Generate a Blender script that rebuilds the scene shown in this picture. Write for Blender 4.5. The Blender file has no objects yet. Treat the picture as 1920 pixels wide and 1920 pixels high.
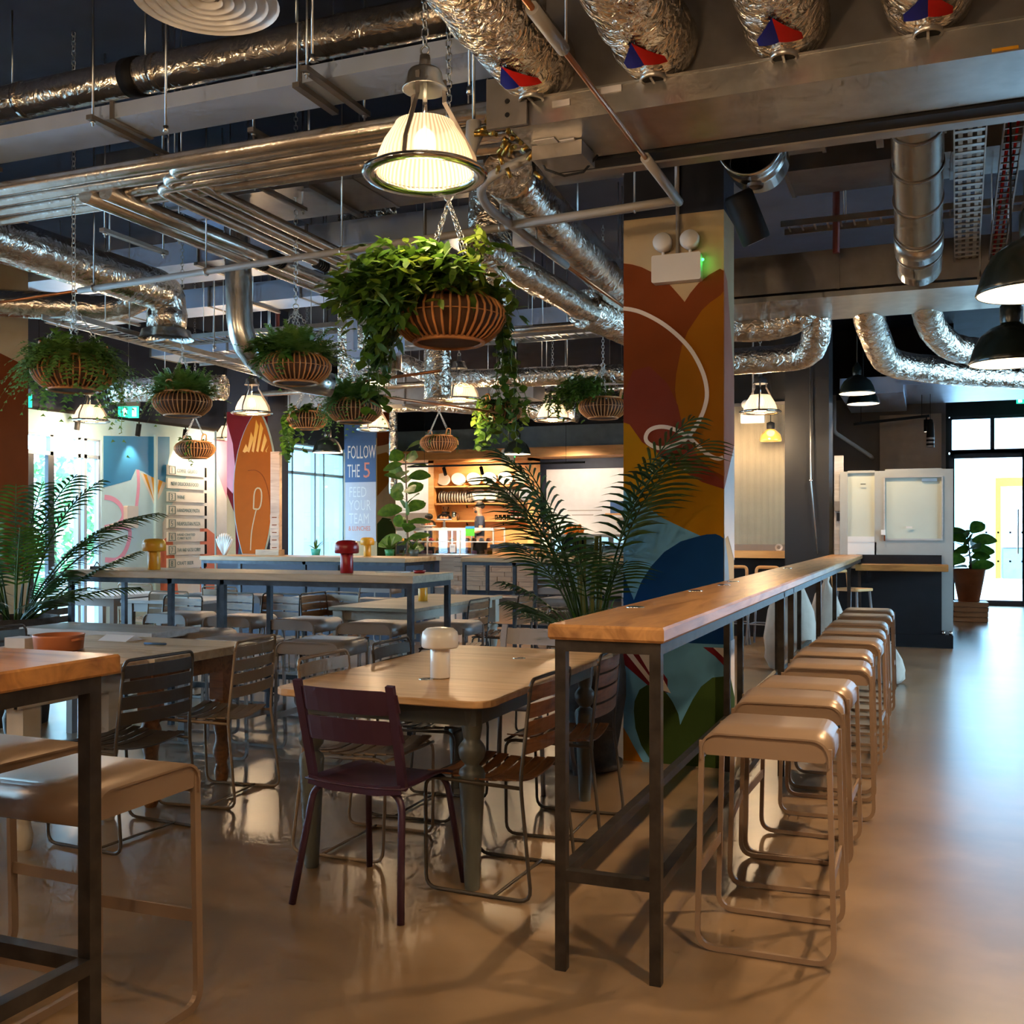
import bpy, math, random
from mathutils import Vector, Matrix
from mathutils.geometry import tessellate_polygon
random.seed(7)
R = math.radians
PI = math.pi
S = bpy.context.scene
COL = S.collection

# ------------------------------------------------------------------ camera, world, exposure
cam_d = bpy.data.cameras.new('camera')
cam = bpy.data.objects.new('camera', cam_d); COL.objects.link(cam)
cam.location = (0, 0, 1.38)
cam.rotation_euler = (R(90), 0, R(21.8))
cam_d.sensor_width = 36; cam_d.sensor_fit = 'HORIZONTAL'
cam_d.lens = 36 * 1950 / 1920
cam_d.shift_y = 35 / 1920
cam_d.clip_start = .02; cam_d.clip_end = 300
S.camera = cam
S.view_settings.view_transform = 'Standard'
S.view_settings.look = 'None'
S.view_settings.exposure = 0.68
S.view_settings.gamma = 1
S.view_settings.use_curve_mapping = False
S.cycles.use_denoising = True
S.cycles.max_bounces = 5
S.cycles.diffuse_bounces = 3
S.cycles.glossy_bounces = 3
S.cycles.transmission_bounces = 4
S.cycles.transparent_max_bounces = 14
S.cycles.use_adaptive_sampling = True
S.cycles.adaptive_threshold = .09
S.cycles.adaptive_min_samples = 14
S.cycles.sample_clamp_indirect = 5
S.cycles.caustics_reflective = False
S.cycles.caustics_refractive = False

W = bpy.data.worlds.new('world'); S.world = W; W.use_nodes = True
wn = W.node_tree; wn.nodes.clear()
wo = wn.nodes.new('ShaderNodeOutputWorld'); wb = wn.nodes.new('ShaderNodeBackground')
sky = wn.nodes.new('ShaderNodeTexSky'); sky.sky_type = 'HOSEK_WILKIE'; sky.turbidity = 4
sky.sun_direction = Vector((-.55, -.35, .75)).normalized(); sky.ground_albedo = .5
mixw = wn.nodes.new('ShaderNodeMixRGB'); mixw.inputs[0].default_value = .55
mixw.inputs[2].default_value = (.52, .78, 1.0, 1)
wn.links.new(sky.outputs[0], mixw.inputs[1]); wn.links.new(mixw.outputs[0], wb.inputs[0])
wb.inputs[1].default_value = 15.0
wn.links.new(wb.outputs[0], wo.inputs[0])

sun_d = bpy.data.lights.new('sun', 'SUN'); sun_d.energy = 1.2; sun_d.angle = R(12); sun_d.color = (1, .95, .88)
sun = bpy.data.objects.new('sun', sun_d); COL.objects.link(sun); sun.rotation_euler = (R(24), 0, R(150))

# ------------------------------------------------------------------ materials
def _nt(name):
    m = bpy.data.materials.new(name); m.use_nodes = True
    nt = m.node_tree; b = nt.nodes['Principled BSDF']
    return m, nt, b
def ramp(nt, cols, pos=None):
    r = nt.nodes.new('ShaderNodeValToRGB'); e = r.color_ramp.elements
    n = len(cols)
    while len(e) < n: e.new(.5)
    for i, c in enumerate(cols):
        e[i].position = pos[i] if pos else i / (n - 1); e[i].color = (*c, 1)
    return r
def mat(name, c, rough=.5, metal=0., var=.12, scale=6., bump=0., bscale=60., coat=0., emit=None, es=0., spec=.5, stretch=None, trans=0., alpha=1.):
    m, nt, b = _nt(name)
    L = nt.links
    tc = nt.nodes.new('ShaderNodeTexCoord')
    vec = tc.outputs['Object']
    if stretch:
        mp = nt.nodes.new('ShaderNodeMapping'); mp.inputs['Scale'].default_value = stretch
        L.new(vec, mp.inputs[0]); vec = mp.outputs[0]
    n = nt.nodes.new('ShaderNodeTexNoise'); n.inputs['Scale'].default_value = scale; n.inputs['Detail'].default_value = 4
    L.new(vec, n.inputs['Vector'])
    r = ramp(nt, [tuple(max(0, v * (1 - var)) for v in c), tuple(min(1, v * (1 + var)) for v in c)], [.3, .7])
    L.new(n.outputs[0], r.inputs[0]); L.new(r.outputs[0], b.inputs['Base Color'])
    b.inputs['Roughness'].default_value = rough; b.inputs['Metallic'].default_value = metal
    b.inputs['Specular IOR Level'].default_value = spec
    if coat: b.inputs['Coat Weight'].default_value = coat; b.inputs['Coat Roughness'].default_value = .15
    if bump:
        n2 = nt.nodes.new('ShaderNodeTexNoise'); n2.inputs['Scale'].default_value = bscale; n2.inputs['Detail'].default_value = 3
        L.new(vec, n2.inputs['Vector'])
        bp = nt.nodes.new('ShaderNodeBump'); bp.inputs['Strength'].default_value = bump; bp.inputs['Distance'].default_value = .01
        L.new(n2.outputs[0], bp.inputs['Height']); L.new(bp.outputs[0], b.inputs['Normal'])
    if emit:
        b.inputs['Emission Color'].default_value = (*emit, 1); b.inputs['Emission Strength'].default_value = es
    if trans: b.inputs['Transmission Weight'].default_value = trans
    if alpha < 1: b.inputs['Alpha'].default_value = alpha
    return m
def wood(name, c1, c2, axis='X', rough=.45, scale=3., knots=True, coat=.0):
    m, nt, b = _nt(name); L = nt.links
    tc = nt.nodes.new('ShaderNodeTexCoord'); mp = nt.nodes.new('ShaderNodeMapping')
    st = {'X': (.12, 1, 1), 'Y': (1, .12, 1), 'Z': (1, 1, .12)}[axis]
    mp.inputs['Scale'].default_value = [s * scale for s in st]
    L.new(tc.outputs['Object'], mp.inputs[0])
    n = nt.nodes.new('ShaderNodeTexNoise'); n.inputs['Scale'].default_value = 6; n.inputs['Detail'].default_value = 8; n.inputs['Distortion'].default_value = 1.2
    L.new(mp.outputs[0], n.inputs['Vector'])
    n3 = nt.nodes.new('ShaderNodeTexNoise'); n3.inputs['Scale'].default_value = 1.3; n3.inputs['Detail'].default_value = 2
    L.new(mp.outputs[0], n3.inputs['Vector'])
    mid = tuple((a + d) / 2 for a, d in zip(c1, c2))
    r = ramp(nt, [c2, mid, c1, mid], [.32, .45, .58, .75]); L.new(n.outputs[0], r.inputs[0])
    r2 = ramp(nt, [(.72, .72, .72), (1.1, 1.1, 1.1)], [.35, .65]); L.new(n3.outputs[0], r2.inputs[0])
    mx = nt.nodes.new('ShaderNodeMixRGB'); mx.blend_type = 'MULTIPLY'; mx.inputs[0].default_value = .7
    L.new(r.outputs[0], mx.inputs[1]); L.new(r2.outputs[0], mx.inputs[2]); L.new(mx.outputs[0], b.inputs['Base Color'])
    b.inputs['Roughness'].default_value = rough
    if coat: b.inputs['Coat Weight'].default_value = coat; b.inputs['Coat Roughness'].default_value = .2
    bp = nt.nodes.new('ShaderNodeBump'); bp.inputs['Strength'].default_value = .25; bp.inputs['Distance'].default_value = .004
    L.new(n.outputs[0], bp.inputs['Height']); L.new(bp.outputs[0], b.inputs['Normal'])
    return m
def foil(name, c, rough=.24, scale=22., strength=.9, stretch=(1, 1, 1)):
    m, nt, b = _nt(name); L = nt.links
    tc = nt.nodes.new('ShaderNodeTexCoord'); mp = nt.nodes.new('ShaderNodeMapping'); mp.inputs['Scale'].default_value = stretch
    L.new(tc.outputs['Object'], mp.inputs[0])
    n = nt.nodes.new('ShaderNodeTexNoise'); n.inputs['Scale'].default_value = scale * .5; n.inputs['Detail'].default_value = 3.5; n.inputs['Roughness'].default_value = .45; n.inputs['Distortion'].default_value = 3
    v = nt.nodes.new('ShaderNodeTexVoronoi'); v.inputs['Scale'].default_value = scale * .6; v.feature = 'F1'
    L.new(mp.outputs[0], v.inputs['Vector']); L.new(mp.outputs[0], n.inputs['Vector'])
    ad = nt.nodes.new('ShaderNodeMath'); ad.operation = 'MULTIPLY_ADD'; ad.inputs[1].default_value = .35; L.new(v.outputs[0], ad.inputs[0]); L.new(n.outputs[0], ad.inputs[2])
    bp = nt.nodes.new('ShaderNodeBump'); bp.inputs['Strength'].default_value = strength; bp.inputs['Distance'].default_value = .035
    L.new(ad.outputs[0], bp.inputs['Height']); L.new(bp.outputs[0], b.inputs['Normal'])
    r = ramp(nt, [tuple(x * .8 for x in c), c], [.35, .65]); L.new(n.outputs[0], r.inputs[0]); L.new(r.outputs[0], b.inputs['Base Color'])
    b.inputs['Metallic'].default_value = .95; b.inputs['Roughness'].default_value = rough
    return m
def emis(name, c, s):
    m, nt, b = _nt(name)
    b.inputs['Base Color'].default_value = (*c, 1); b.inputs['Emission Color'].default_value = (*c, 1); b.inputs['Emission Strength'].default_value = s
    return m
def glassy(name, c=(.9, .97, 1), mixf=.12, rough=.02):
    m = bpy.data.materials.new(name); m.use_nodes = True; nt = m.node_tree; nt.nodes.clear()
    o = nt.nodes.new('ShaderNodeOutputMaterial'); mx = nt.nodes.new('ShaderNodeMixShader')
    t = nt.nodes.new('ShaderNodeBsdfTransparent'); g = nt.nodes.new('ShaderNodeBsdfGlossy')
    t.inputs[0].default_value = (*c, 1); g.inputs['Roughness'].default_value = rough
    f = nt.nodes.new('ShaderNodeFresnel'); f.inputs[0].default_value = 1.45
    ad = nt.nodes.new('ShaderNodeMath'); ad.operation = 'ADD'; ad.inputs[1].default_value = mixf - .04
    nt.links.new(f.outputs[0], ad.inputs[0]); nt.links.new(ad.outputs[0], mx.inputs[0])
    nt.links.new(t.outputs[0], mx.inputs[1]); nt.links.new(g.outputs[0], mx.inputs[2]); nt.links.new(mx.outputs[0], o.inputs[0])
    return m
def floor_mat():
    m, nt, b = _nt('polished_concrete'); L = nt.links
    tc = nt.nodes.new('ShaderNodeTexCoord')
    def noise(s, d=6, dist=0.):
        n = nt.nodes.new('ShaderNodeTexNoise'); n.inputs['Scale'].default_value = s; n.inputs['Detail'].default_value = d; n.inputs['Distortion'].default_value = dist
        L.new(tc.outputs['Object'], n.inputs['Vector']); return n
    n1 = noise(.8, 9, .5); n2 = noise(4.5, 12, .2); n3 = noise(60, 3)
    r1 = ramp(nt, [(.165, .098, .049), (.225, .139, .074), (.275, .180, .102)], [.34, .5, .66]); L.new(n1.outputs[0], r1.inputs[0])
    r2 = ramp(nt, [(.74, .73, .72), (1.08, 1.07, 1.06)], [.32, .66]); L.new(n2.outputs[0], r2.inputs[0])
    mx = nt.nodes.new('ShaderNodeMixRGB'); mx.blend_type = 'MULTIPLY'; mx.inputs[0].default_value = .75
    L.new(r1.outputs[0], mx.inputs[1]); L.new(r2.outputs[0], mx.inputs[2])
    n4 = noise(1.7, 3, .3)
    r4 = ramp(nt, [(.84, .84, .86), (1, 1, 1)], [.30, .50]); L.new(n4.outputs[0], r4.inputs[0])
    mx2 = nt.nodes.new('ShaderNodeMixRGB'); mx2.blend_type = 'MULTIPLY'; mx2.inputs[0].default_value = 1
    L.new(mx.outputs[0], mx2.inputs[1]); L.new(r4.outputs[0], mx2.inputs[2])
    L.new(mx2.outputs[0], b.inputs['Base Color'])
    rr = nt.nodes.new('ShaderNodeMapRange'); rr.inputs[3].default_value = .27; rr.inputs[4].default_value = .33
    L.new(n2.outputs[0], rr.inputs[0]); L.new(rr.outputs[0], b.inputs['Roughness'])
    bp = nt.nodes.new('ShaderNodeBump'); bp.inputs['Strength'].default_value = .02; bp.inputs['Distance'].default_value = .01
    L.new(n2.outputs[0], bp.inputs['Height']); L.new(bp.outputs[0], b.inputs['Normal'])
    b.inputs['Specular IOR Level'].default_value = .9
    b.inputs['Coat Weight'].default_value = .25; b.inputs['Coat Roughness'].default_value = .28
    return m
def leafmat(name, c1, c2, rough=.45):
    m, nt, b = _nt(name); L = nt.links
    tc = nt.nodes.new('ShaderNodeTexCoord'); n = nt.nodes.new('ShaderNodeTexNoise'); n.inputs['Scale'].default_value = 14; n.inputs['Detail'].default_value = 2
    L.new(tc.outputs['Object'], n.inputs['Vector']); r = ramp(nt, [c1, c2], [.35, .65]); L.new(n.outputs[0], r.inputs[0])
    L.new(r.outputs[0], b.inputs['Base Color']); b.inputs['Roughness'].default_value = rough
    b.inputs['Subsurface Weight'].default_value = 0
    t = nt.nodes.new('ShaderNodeBsdfTranslucent'); L.new(r.outputs[0], t.inputs[0])
    mx = nt.nodes.new('ShaderNodeMixShader'); mx.inputs[0].default_value = .3
    o = nt.nodes['Material Output']; L.new(b.outputs[0], mx.inputs[1]); L.new(t.outputs[0], mx.inputs[2]); L.new(mx.outputs[0], o.inputs[0])
    return m

M = {}
M['floor'] = floor_mat()
M['ceil'] = mat('ceiling_navy', (.020, .026, .048), .8, var=.3, scale=2)
M['dark'] = mat('charcoal_wall', (.014, .0135, .015), .55, var=.2, scale=2)
M['navy'] = mat('navy_paint', (.016, .024, .05), .6, var=.15)
M['slate'] = mat('slate_paint', (.19, .27, .36), .6, var=.1)
M['greywall'] = mat('grey_plaster', (.30, .26, .235), .7, var=.08, scale=2)
M['beigewall'] = mat('beige_board', (.78, .62, .50), .7, var=.05)
M['whitewall'] = mat('white_plaster', (.78, .80, .84), .6, var=.04)
M['blackm'] = mat('black_powdercoat', (.010, .010, .012), .6, var=.2, spec=.25)
M['steel'] = mat('raw_steel_frame', (.055, .045, .038), .42, .75, var=.35, scale=14)
M['steelb'] = mat('blued_steel_frame', (.05, .055, .065), .42, .7, var=.3, scale=14)
M['galv'] = mat('galvanised_sheet', (.50, .48, .45), .30, .9, var=.12, scale=9, bump=.04, bscale=8)
M['galvd'] = mat('dull_galvanised_sheet', (.30, .265, .24), .42, .75, var=.12, scale=7, bump=.04, bscale=6)
M['duct'] = mat('spiral_duct_steel', (.56, .54, .50), .26, .95, var=.10, scale=8, bump=.08, bscale=14)
M['panelduct'] = mat('pale_flat_duct', (.56, .66, .86), .36, .35, var=.06, scale=4)
M['foil'] = foil('crinkled_foil', (.93, .82, .68), .17, 24, .55)
M['foilc'] = foil('heavily_crinkled_foil', (.93, .82, .68), .15, 24, 1.0)
M['foil2'] = foil('smooth_foil', (.80, .72, .62), .20, 16, .30)
M['pipe'] = mat('insulated_pipe', (.62, .56, .50), .26, .85, var=.15, scale=10, bump=.25, bscale=30)
M['chrome'] = mat('chrome', (.75, .73, .70), .12, 1, var=.03)
M['chain'] = mat('zinc_chain', (.62, .62, .60), .3, 1, var=.05)
M['greyplastic'] = mat('grey_plastic_pipe', (.33, .31, .29), .5, var=.06)
M['copper'] = mat('copper_pipe', (.55, .22, .10), .3, .9, var=.15)
M['redpipe'] = mat('oxide_red_pipe', (.20, .03, .02), .5)
M['taupe'] = mat('taupe_powdercoat', (.27, .178, .118), .36, .25, var=.04, scale=5)
M['greytaupe'] = mat('grey_taupe_powdercoat', (.25, .22, .21), .40, .2, var=.05, scale=5)
M['beigem'] = mat('beige_powdercoat', (.27, .19, .125), .42, .15, var=.06)
M['bronzem'] = mat('dark_bronze_powdercoat', (.07, .055, .042), .42, .3, var=.08)
M['purple'] = mat('aubergine_powdercoat', (.050, .018, .036), .38, .1, var=.08)
M['lilacgrey'] = mat('lilac_grey_powdercoat', (.33, .30, .31), .42, .1, var=.04)
M['oak'] = wood('oiled_oak', (.50, .25, .09), (.27, .12, .04), 'Y', .38, 2.2, coat=.15)
M['oakx'] = wood('oiled_oak_cross', (.52, .23, .06), (.22, .085, .022), 'X', .38, 2.2, coat=.15)
M['pine'] = wood('honey_pine_top', (.62, .38, .19), (.44, .24, .10), 'X', .42, 2.0, coat=.1)
M['paletop'] = wood('weathered_pale_top', (.56, .44, .31), (.40, .30, .20), 'X', .5, 2.4)
M['greytop'] = wood('limed_grey_top', (.52, .49, .47), (.40, .37, .35), 'X', .5, 2.4)
M['brownwood'] = wood('brown_slat_wood', (.30, .12, .040), (.15, .058, .018), 'X', .45, 5)
M['delioak'] = wood('warm_shelf_wood', (.80, .42, .15), (.62, .30, .10), 'X', .45, 1.5)
M['deliplank'] = wood('pale_plank_wood', (.62, .40, .26), (.45, .27, .17), 'X', .5, 2)
M['sage'] = mat('grey_green_table_paint', (.085, .088, .076), .4, var=.1, scale=8)
M['creamleg'] = mat('cream_table_paint', (.50, .44, .36), .5, var=.1, scale=8)
M['rattan'] = mat('rattan_cane', (.58, .25, .085), .45, var=.3, scale=12)
M['rattand'] = mat('rattan_inner', (.10, .042, .02), .7, var=.3, scale=12)
M['soil'] = mat('soil', (.03, .022, .015), .95, var=.4, scale=30)
M['urn'] = mat('dark_stone_urn', (.045, .038, .034), .75, var=.35, scale=18, bump=.4, bscale=50)
M['terra'] = mat('terracotta', (.52, .17, .07), .55, var=.15)
M['leaf'] = leafmat('leaf_green', (.035, .10, .010), (.09, .18, .018))
M['leafy'] = leafmat('leaf_lime', (.10, .18, .015), (.20, .28, .03))
M['fern'] = leafmat('fern_green', (.09, .21, .035), (.19, .34, .07))
M['palm'] = leafmat('palm_green', (.012, .045, .012), (.04, .10, .02), .35)
M['palmstem'] = mat('palm_stem', (.10, .12, .03), .5)
M['bark'] = mat('bark', (.16, .10, .06), .8, var=.3)
M['glass'] = glassy('window_glass', (.72, .91, 1))
M['caseglass'] = glassy('case_glass', (.94, .98, 1), .10)
M['frost'] = mat('frosted_sheet', (.55, .56, .47), .35, 0, var=.04, scale=2)
M['corr'] = mat('corrugated_gold_sheet', (.55, .47, .34), .42, .7, var=.05)
M['white'] = mat('white_ceramic', (.80, .76, .72), .3, var=.02)
M['whitep'] = mat('white_plastic', (.72, .69, .66), .45, var=.02)
M['red'] = mat('red_enamel', (.38, .012, .016), .3, var=.04)
M['mustard'] = mat('mustard_enamel', (.72, .33, .015), .35, var=.05)
M['glow'] = emis('lamp_glow', (1.0, .83, .60), 4)
M['cream'] = mat('pillar_cream', (.52, .39, .23), .8, var=.05, spec=.15)
M['rust'] = mat('pillar_rust', (.20, .042, .008), .8, var=.05, spec=.15)
M['rust2'] = mat('pillar_deep_rust', (.20, .035, .02), .8, var=.05, spec=.15)
M['amber'] = mat('pillar_amber', (.31, .105, .003), .8, var=.05, spec=.15)
M['ochre'] = mat('pillar_ochre', (.40, .185, .003), .8, var=.05, spec=.15)
M['skyb'] = mat('pillar_sky_blue', (.15, .40, .64), .8, var=.05, spec=.15)
M['deepb'] = mat('pillar_deep_blue', (.003, .045, .18), .8, var=.05, spec=.15)
M['green'] = mat('pillar_moss_green', (.035, .065, .014), .8, var=.05, spec=.15)
M['salmon'] = mat('pillar_salmon', (.48, .19, .12), .8, var=.05, spec=.15)
M['maroon'] = mat('pillar_maroon', (.17, .012, .02), .8, var=.05, spec=.15)
M['paintw'] = mat('white_paint', (.74, .66, .60), .6, var=.03)
M['pink'] = mat('pink_paint', (.75, .36, .55), .6, var=.03)
M['coral'] = mat('coral_paint', (.80, .25, .17), .6, var=.03)
M['blue'] = mat('bright_blue_paint', (.03, .25, .55), .6, var=.03)
M['paleb'] = mat('pale_blue_paint', (.50, .74, .86), .6, var=.03)
M['poster'] = mat('poster_blue', (.045, .12, .30), .55, var=.03)
M['postergrey'] = mat('poster_grey', (.55, .57, .66), .55, var=.03)
M['ink'] = mat('grey_ink', (.12, .25, .32), .6)
M['surf'] = mat('surfboard_orange', (.36, .085, .006), .75, var=.05, spec=.15)
M['surfrail'] = mat('surfboard_rail', (.38, .50, .50), .35)
M['exitg'] = emis('exit_sign_green', (.02, .62, .38), 1.1)
M['exitw'] = emis('exit_sign_white', (.85, 1, .92), 1.3)
M['led'] = emis('green_led', (.05, 1, .15), 4)
M['tapeblue'] = mat('blue_tape', (.008, .012, .20), .6, spec=.2)
M['tapered'] = mat('red_tape', (.60, .012, .008), .6, spec=.2)
M['label'] = mat('paper_label', (.60, .55, .53), .6)
M['fabric'] = mat('cream_cloth', (.52, .40, .31), .9, var=.1, bump=.5, bscale=9)
M['skin'] = mat('skin', (.36, .18, .11), .5, var=.05)
M['hair'] = mat('dark_hair', (.012, .010, .010), .6)
M['shirt'] = mat('navy_shirt', (.02, .028, .055), .8)
M['domeg'] = mat('dark_green_enamel', (.010, .016, .014), .25, var=.1)
M['domei'] = emis('dome_lining_glow', (1.0, .84, .62), 1.4)  # bulb light on the white dome lining, put in as emission
M['leafout'] = leafmat('tree_leaf_outdoor', (.18, .42, .16), (.36, .62, .30))
M['pave'] = mat('pale_paving', (.60, .62, .64), .7)

# ------------------------------------------------------------------ mesh helpers
class MB:
    def __init__(s): s.v = []; s.f = []; s.sm = []
    def add(s, vs, fs, smooth=False):
        o = len(s.v); s.v.extend([tuple(p) for p in vs])
        for f in fs: s.f.append(tuple(i + o for i in f)); s.sm.append(smooth)
        return s
    def box(s, c, d, rz=0, m=None):
        x, y, z = d[0] / 2, d[1] / 2, d[2] / 2
        b = min(x, y, z) * .25; b = min(b, .004)
        vs = [Vector(p) for p in ((-x, -y, -z), (x, -y, -z), (x, y, -z), (-x, y, -z), (-x, -y, z), (x, -y, z), (x, y, z), (-x, y, z))]
        q = m if m else Matrix.Rotation(rz, 3, 'Z')
        vs = [q @ p + Vector(c) for p in vs]
        return s.add(vs, [(0, 3, 2, 1), (4, 5, 6, 7), (0, 1, 5, 4), (1, 2, 6, 5), (2, 3, 7, 6), (3, 0, 4, 7)])
    def bb(s, a, b):
        return s.box([(p + q) / 2 for p, q in zip(a, b)], [abs(q - p) for p, q in zip(a, b)])
    def tube(s, pts, r, seg=8, closed=False, cap=True, flat=None):
        P = [Vector(p) for p in pts]; n = len(P)
        rr = r if isinstance(r, (list, tuple)) else [r] * n
        rings = []; up = None
        for i in range(n):
            if closed: t = (P[(i + 1) % n] - P[i - 1])
            else: t = P[min(i + 1, n - 1)] - P[max(i - 1, 0)]
            if t.length < 1e-9: t = Vector((0, 0, 1))
            t.normalize()
            if up is None:
                up = Vector((0, 0, 1)) if abs(t.z) < .9 else Vector((0, 1, 0))
            a = t.cross(up)
            if a.length < 1e-6: a = t.cross(Vector((1, .2, 0)))
            a.normalize(); b = a.cross(t).normalized(); up = b
            ring = []
            if flat:   # rectangular section: flat=(half along a, half along b)
                for (u, w) in ((-1, -1), (1, -1), (1, 1), (-1, 1)): ring.append(P[i] + a * u * flat[0] + b * w * flat[1])
            else:
                for k in range(seg):
                    g = 2 * PI * k / seg; ring.append(P[i] + (a * math.cos(g) + b * math.sin(g)) * rr[i])
            rings.append(ring)
        sg = 4 if flat else seg
        vs = [p for r_ in rings for p in r_]; fs = []
        for i in range(n if closed else n - 1):
            j = (i + 1) % n
            for k in range(sg):
                k2 = (k + 1) % sg
                fs.append((i * sg + k, i * sg + k2, j * sg + k2, j * sg + k))
        s.add(vs, fs, not flat)
        if cap and not closed:
            o = len(s.v) - len(vs)
            s.f.append(tuple(o + k for k in reversed(range(sg)))); s.sm.append(False)
            s.f.append(tuple(o + (n - 1) * sg + k for k in range(sg))); s.sm.append(False)
        return s
    def lathe(s, prof, seg=24, c=(0, 0, 0), smooth=True, m=None, rib=None):
        vs = []; fs = []; n = len(prof); C = Vector(c)
        for (r, z) in prof:
            for k in range(seg):
                g = 2 * PI * k / seg; r2 = r * (rib if rib and k % 2 else 1)
                p = Vector((r2 * math.cos(g), r2 * math.sin(g), z))
                if m: p = m @ p
                vs.append(p + C)
        for i in range(n - 1):
            for k in range(seg):
                k2 = (k + 1) % seg
                fs.append((i * seg + k, i * seg + k2, (i + 1) * seg + k2, (i + 1) * seg + k))
        s.add(vs, fs, smooth)
        o = len(s.v) - len(vs)
        if prof[0][0] > 1e-4 and False: pass
        return s
    def cyl(s, p0, p1, r, seg=16, r2=None): return s.tube([p0, p1], [r, r if r2 is None else r2], seg)
    def prism(s, poly, z0, z1, ax='Z', off=0.):
        # poly in 2D; ax gives the extrusion axis: Z -> (x,y), Y -> (x,z), X -> (y,z)
        n = len(poly)
        def P(p, h):
            return {'Z': (p[0], p[1], h), 'Y': (p[0], h, p[1]), 'X': (h, p[0], p[1])}[ax]
        vs = [P(p, z0) for p in poly] + [P(p, z1) for p in poly]
        fs = [(i, (i + 1) % n, n + (i + 1) % n, n + i) for i in range(n)]
        tri = tessellate_polygon([[Vector((p[0], p[1], 0)) for p in poly]])
        for t in tri: fs.append(tuple(t)); fs.append(tuple(n + i for i in reversed(t)))
        return s.add(vs, fs)
    def sphere(s, c, r, seg=12, rings=8, sc=(1, 1, 1)):
        vs = []; fs = []
        for i in range(rings + 1):
            th = PI * i / rings
            for k in range(seg):
                g = 2 * PI * k / seg
                vs.append((c[0] + r * sc[0] * math.sin(th) * math.cos(g), c[1] + r * sc[1] * math.sin(th) * math.sin(g), c[2] + r * sc[2] * math.cos(th)))
        for i in range(rings):
            for k in range(seg):
                k2 = (k + 1) % seg; fs.append((i * seg + k, (i + 1) * seg + k, (i + 1) * seg + k2, i * seg + k2))
        return s.add(vs, fs, True)
    def torus(s, c, R_, r, seg=32, ts=8, m=None):
        pts = []
        for k in range(seg):
            g = 2 * PI * k / seg; p = Vector((R_ * math.cos(g), R_ * math.sin(g), 0))
            if m: p = m @ p
            pts.append(p + Vector(c))
        return s.tube(pts, r, ts, closed=True)
    def quadleaf(s, p, d, w, up, bend=.3, seg=3):
        # pointed leaf blade from p along d, half-width vector from up x d
        d = Vector(d); L = d.length; dn = d.normalized(); sd = dn.cross(Vector(up))
        if sd.length < 1e-4: sd = dn.cross(Vector((1, .3, .1)))
        sd.normalize(); nn = sd.cross(dn)
        ws = {2: (.25, 1, 0), 3: (.3, 1, .75, 0), 4: (.3, .9, 1, .6, 0)}[seg]
        vs = []
        for i in range(seg + 1):
            t = i / seg; q = Vector(p) + dn * L * t + Vector((0, 0, -1)) * bend * L * t * t
            vs.append(q - sd * w * ws[i]); vs.append(q + sd * w * ws[i])
        fs = [(2 * i, 2 * i + 1, 2 * i + 3, 2 * i + 2) for i in range(seg - 1)]
        fs.append((2 * seg - 2, 2 * seg - 1, 2 * seg))
        vs = vs[:-1]
        return s.add(vs, fs, True)
    def build(s, name, m, parent=None, loc=None, rz=0):
        me = bpy.data.meshes.new(name); me.from_pydata([tuple(p) for p in s.v], [], s.f)
        me.polygons.foreach_set('use_smooth', s.sm); me.materials.append(m if not isinstance(m, str) else M[m]); me.update()
        o = bpy.data.objects.new(name, me); COL.objects.link(o)
        if parent: o.parent = parent
        if loc: o.location = loc
        if rz: o.rotation_euler.z = rz
        return o
def tag(o, label=None, cat=None, group=None, kind=None):
    if label: o['label'] = label
    if cat: o['category'] = cat
    if group: o['group'] = group
    if kind: o['kind'] = kind
    return o
def thing(name, label, cat, loc=(0, 0, 0), rz=0, group=None):
    o = bpy.data.objects.new(name, None); COL.objects.link(o); o.location = loc; o.rotation_euler = (0, 0, rz)
    o.empty_display_size = .1
    return tag(o, label, cat, group)
CH = {}
def kids(o): return [c for c in bpy.data.objects if c.parent is o]
def dup(root, loc, rz=0, label=None, group=None, sc=None):
    if root.name not in CH: CH[root.name] = [(c, kids(c)) for c in kids(root)]
    r = root.copy(); COL.objects.link(r); r.location = loc; r.rotation_euler = (0, 0, rz)
    if sc: r.scale = (sc, sc, sc)
    if label: r['label'] = label
    if group: r['group'] = group
    for c, gs in CH[root.name]:
        d = c.copy(); COL.objects.link(d); d.parent = r
        for g in gs:
            e = g.copy(); COL.objects.link(e); e.parent = d
    return r
def struct(name, mb, m, label=None, parent=None):
    o = mb.build(name, m, parent)
    if not parent:
        o['kind'] = 'structure'
        if label: o['label'] = label
    return o
def arc2(cx, cy, r, a0, a1, n):
    return [(cx + r * math.cos(R(a0 + (a1 - a0) * i / n)), cy + r * math.sin(R(a0 + (a1 - a0) * i / n))) for i in range(n + 1)]
def rrect(x0, y0, x1, y1, r, n=4):
    return arc2(x1 - r, y1 - r, r, 0, 90, n) + arc2(x0 + r, y1 - r, r, 90, 180, n) + arc2(x0 + r, y0 + r, r, 180, 270, n) + arc2(x1 - r, y0 + r, r, 270, 360, n)
def rpath(pts, r, n=5):
    """polyline with rounded corners"""
    P = [Vector(p) for p in pts]; out = [P[0]]
    for i in range(1, len(P) - 1):
        a = (P[i - 1] - P[i]); b = (P[i + 1] - P[i]); q = min(r, a.length * .49, b.length * .49)
        A = P[i] + a.normalized() * q; B = P[i] + b.normalized() * q
        for k in range(n + 1):
            t = k / n; out.append(A * (1 - t) ** 2 + P[i] * 2 * t * (1 - t) + B * t * t)
    out.append(P[-1]); return out
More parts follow.
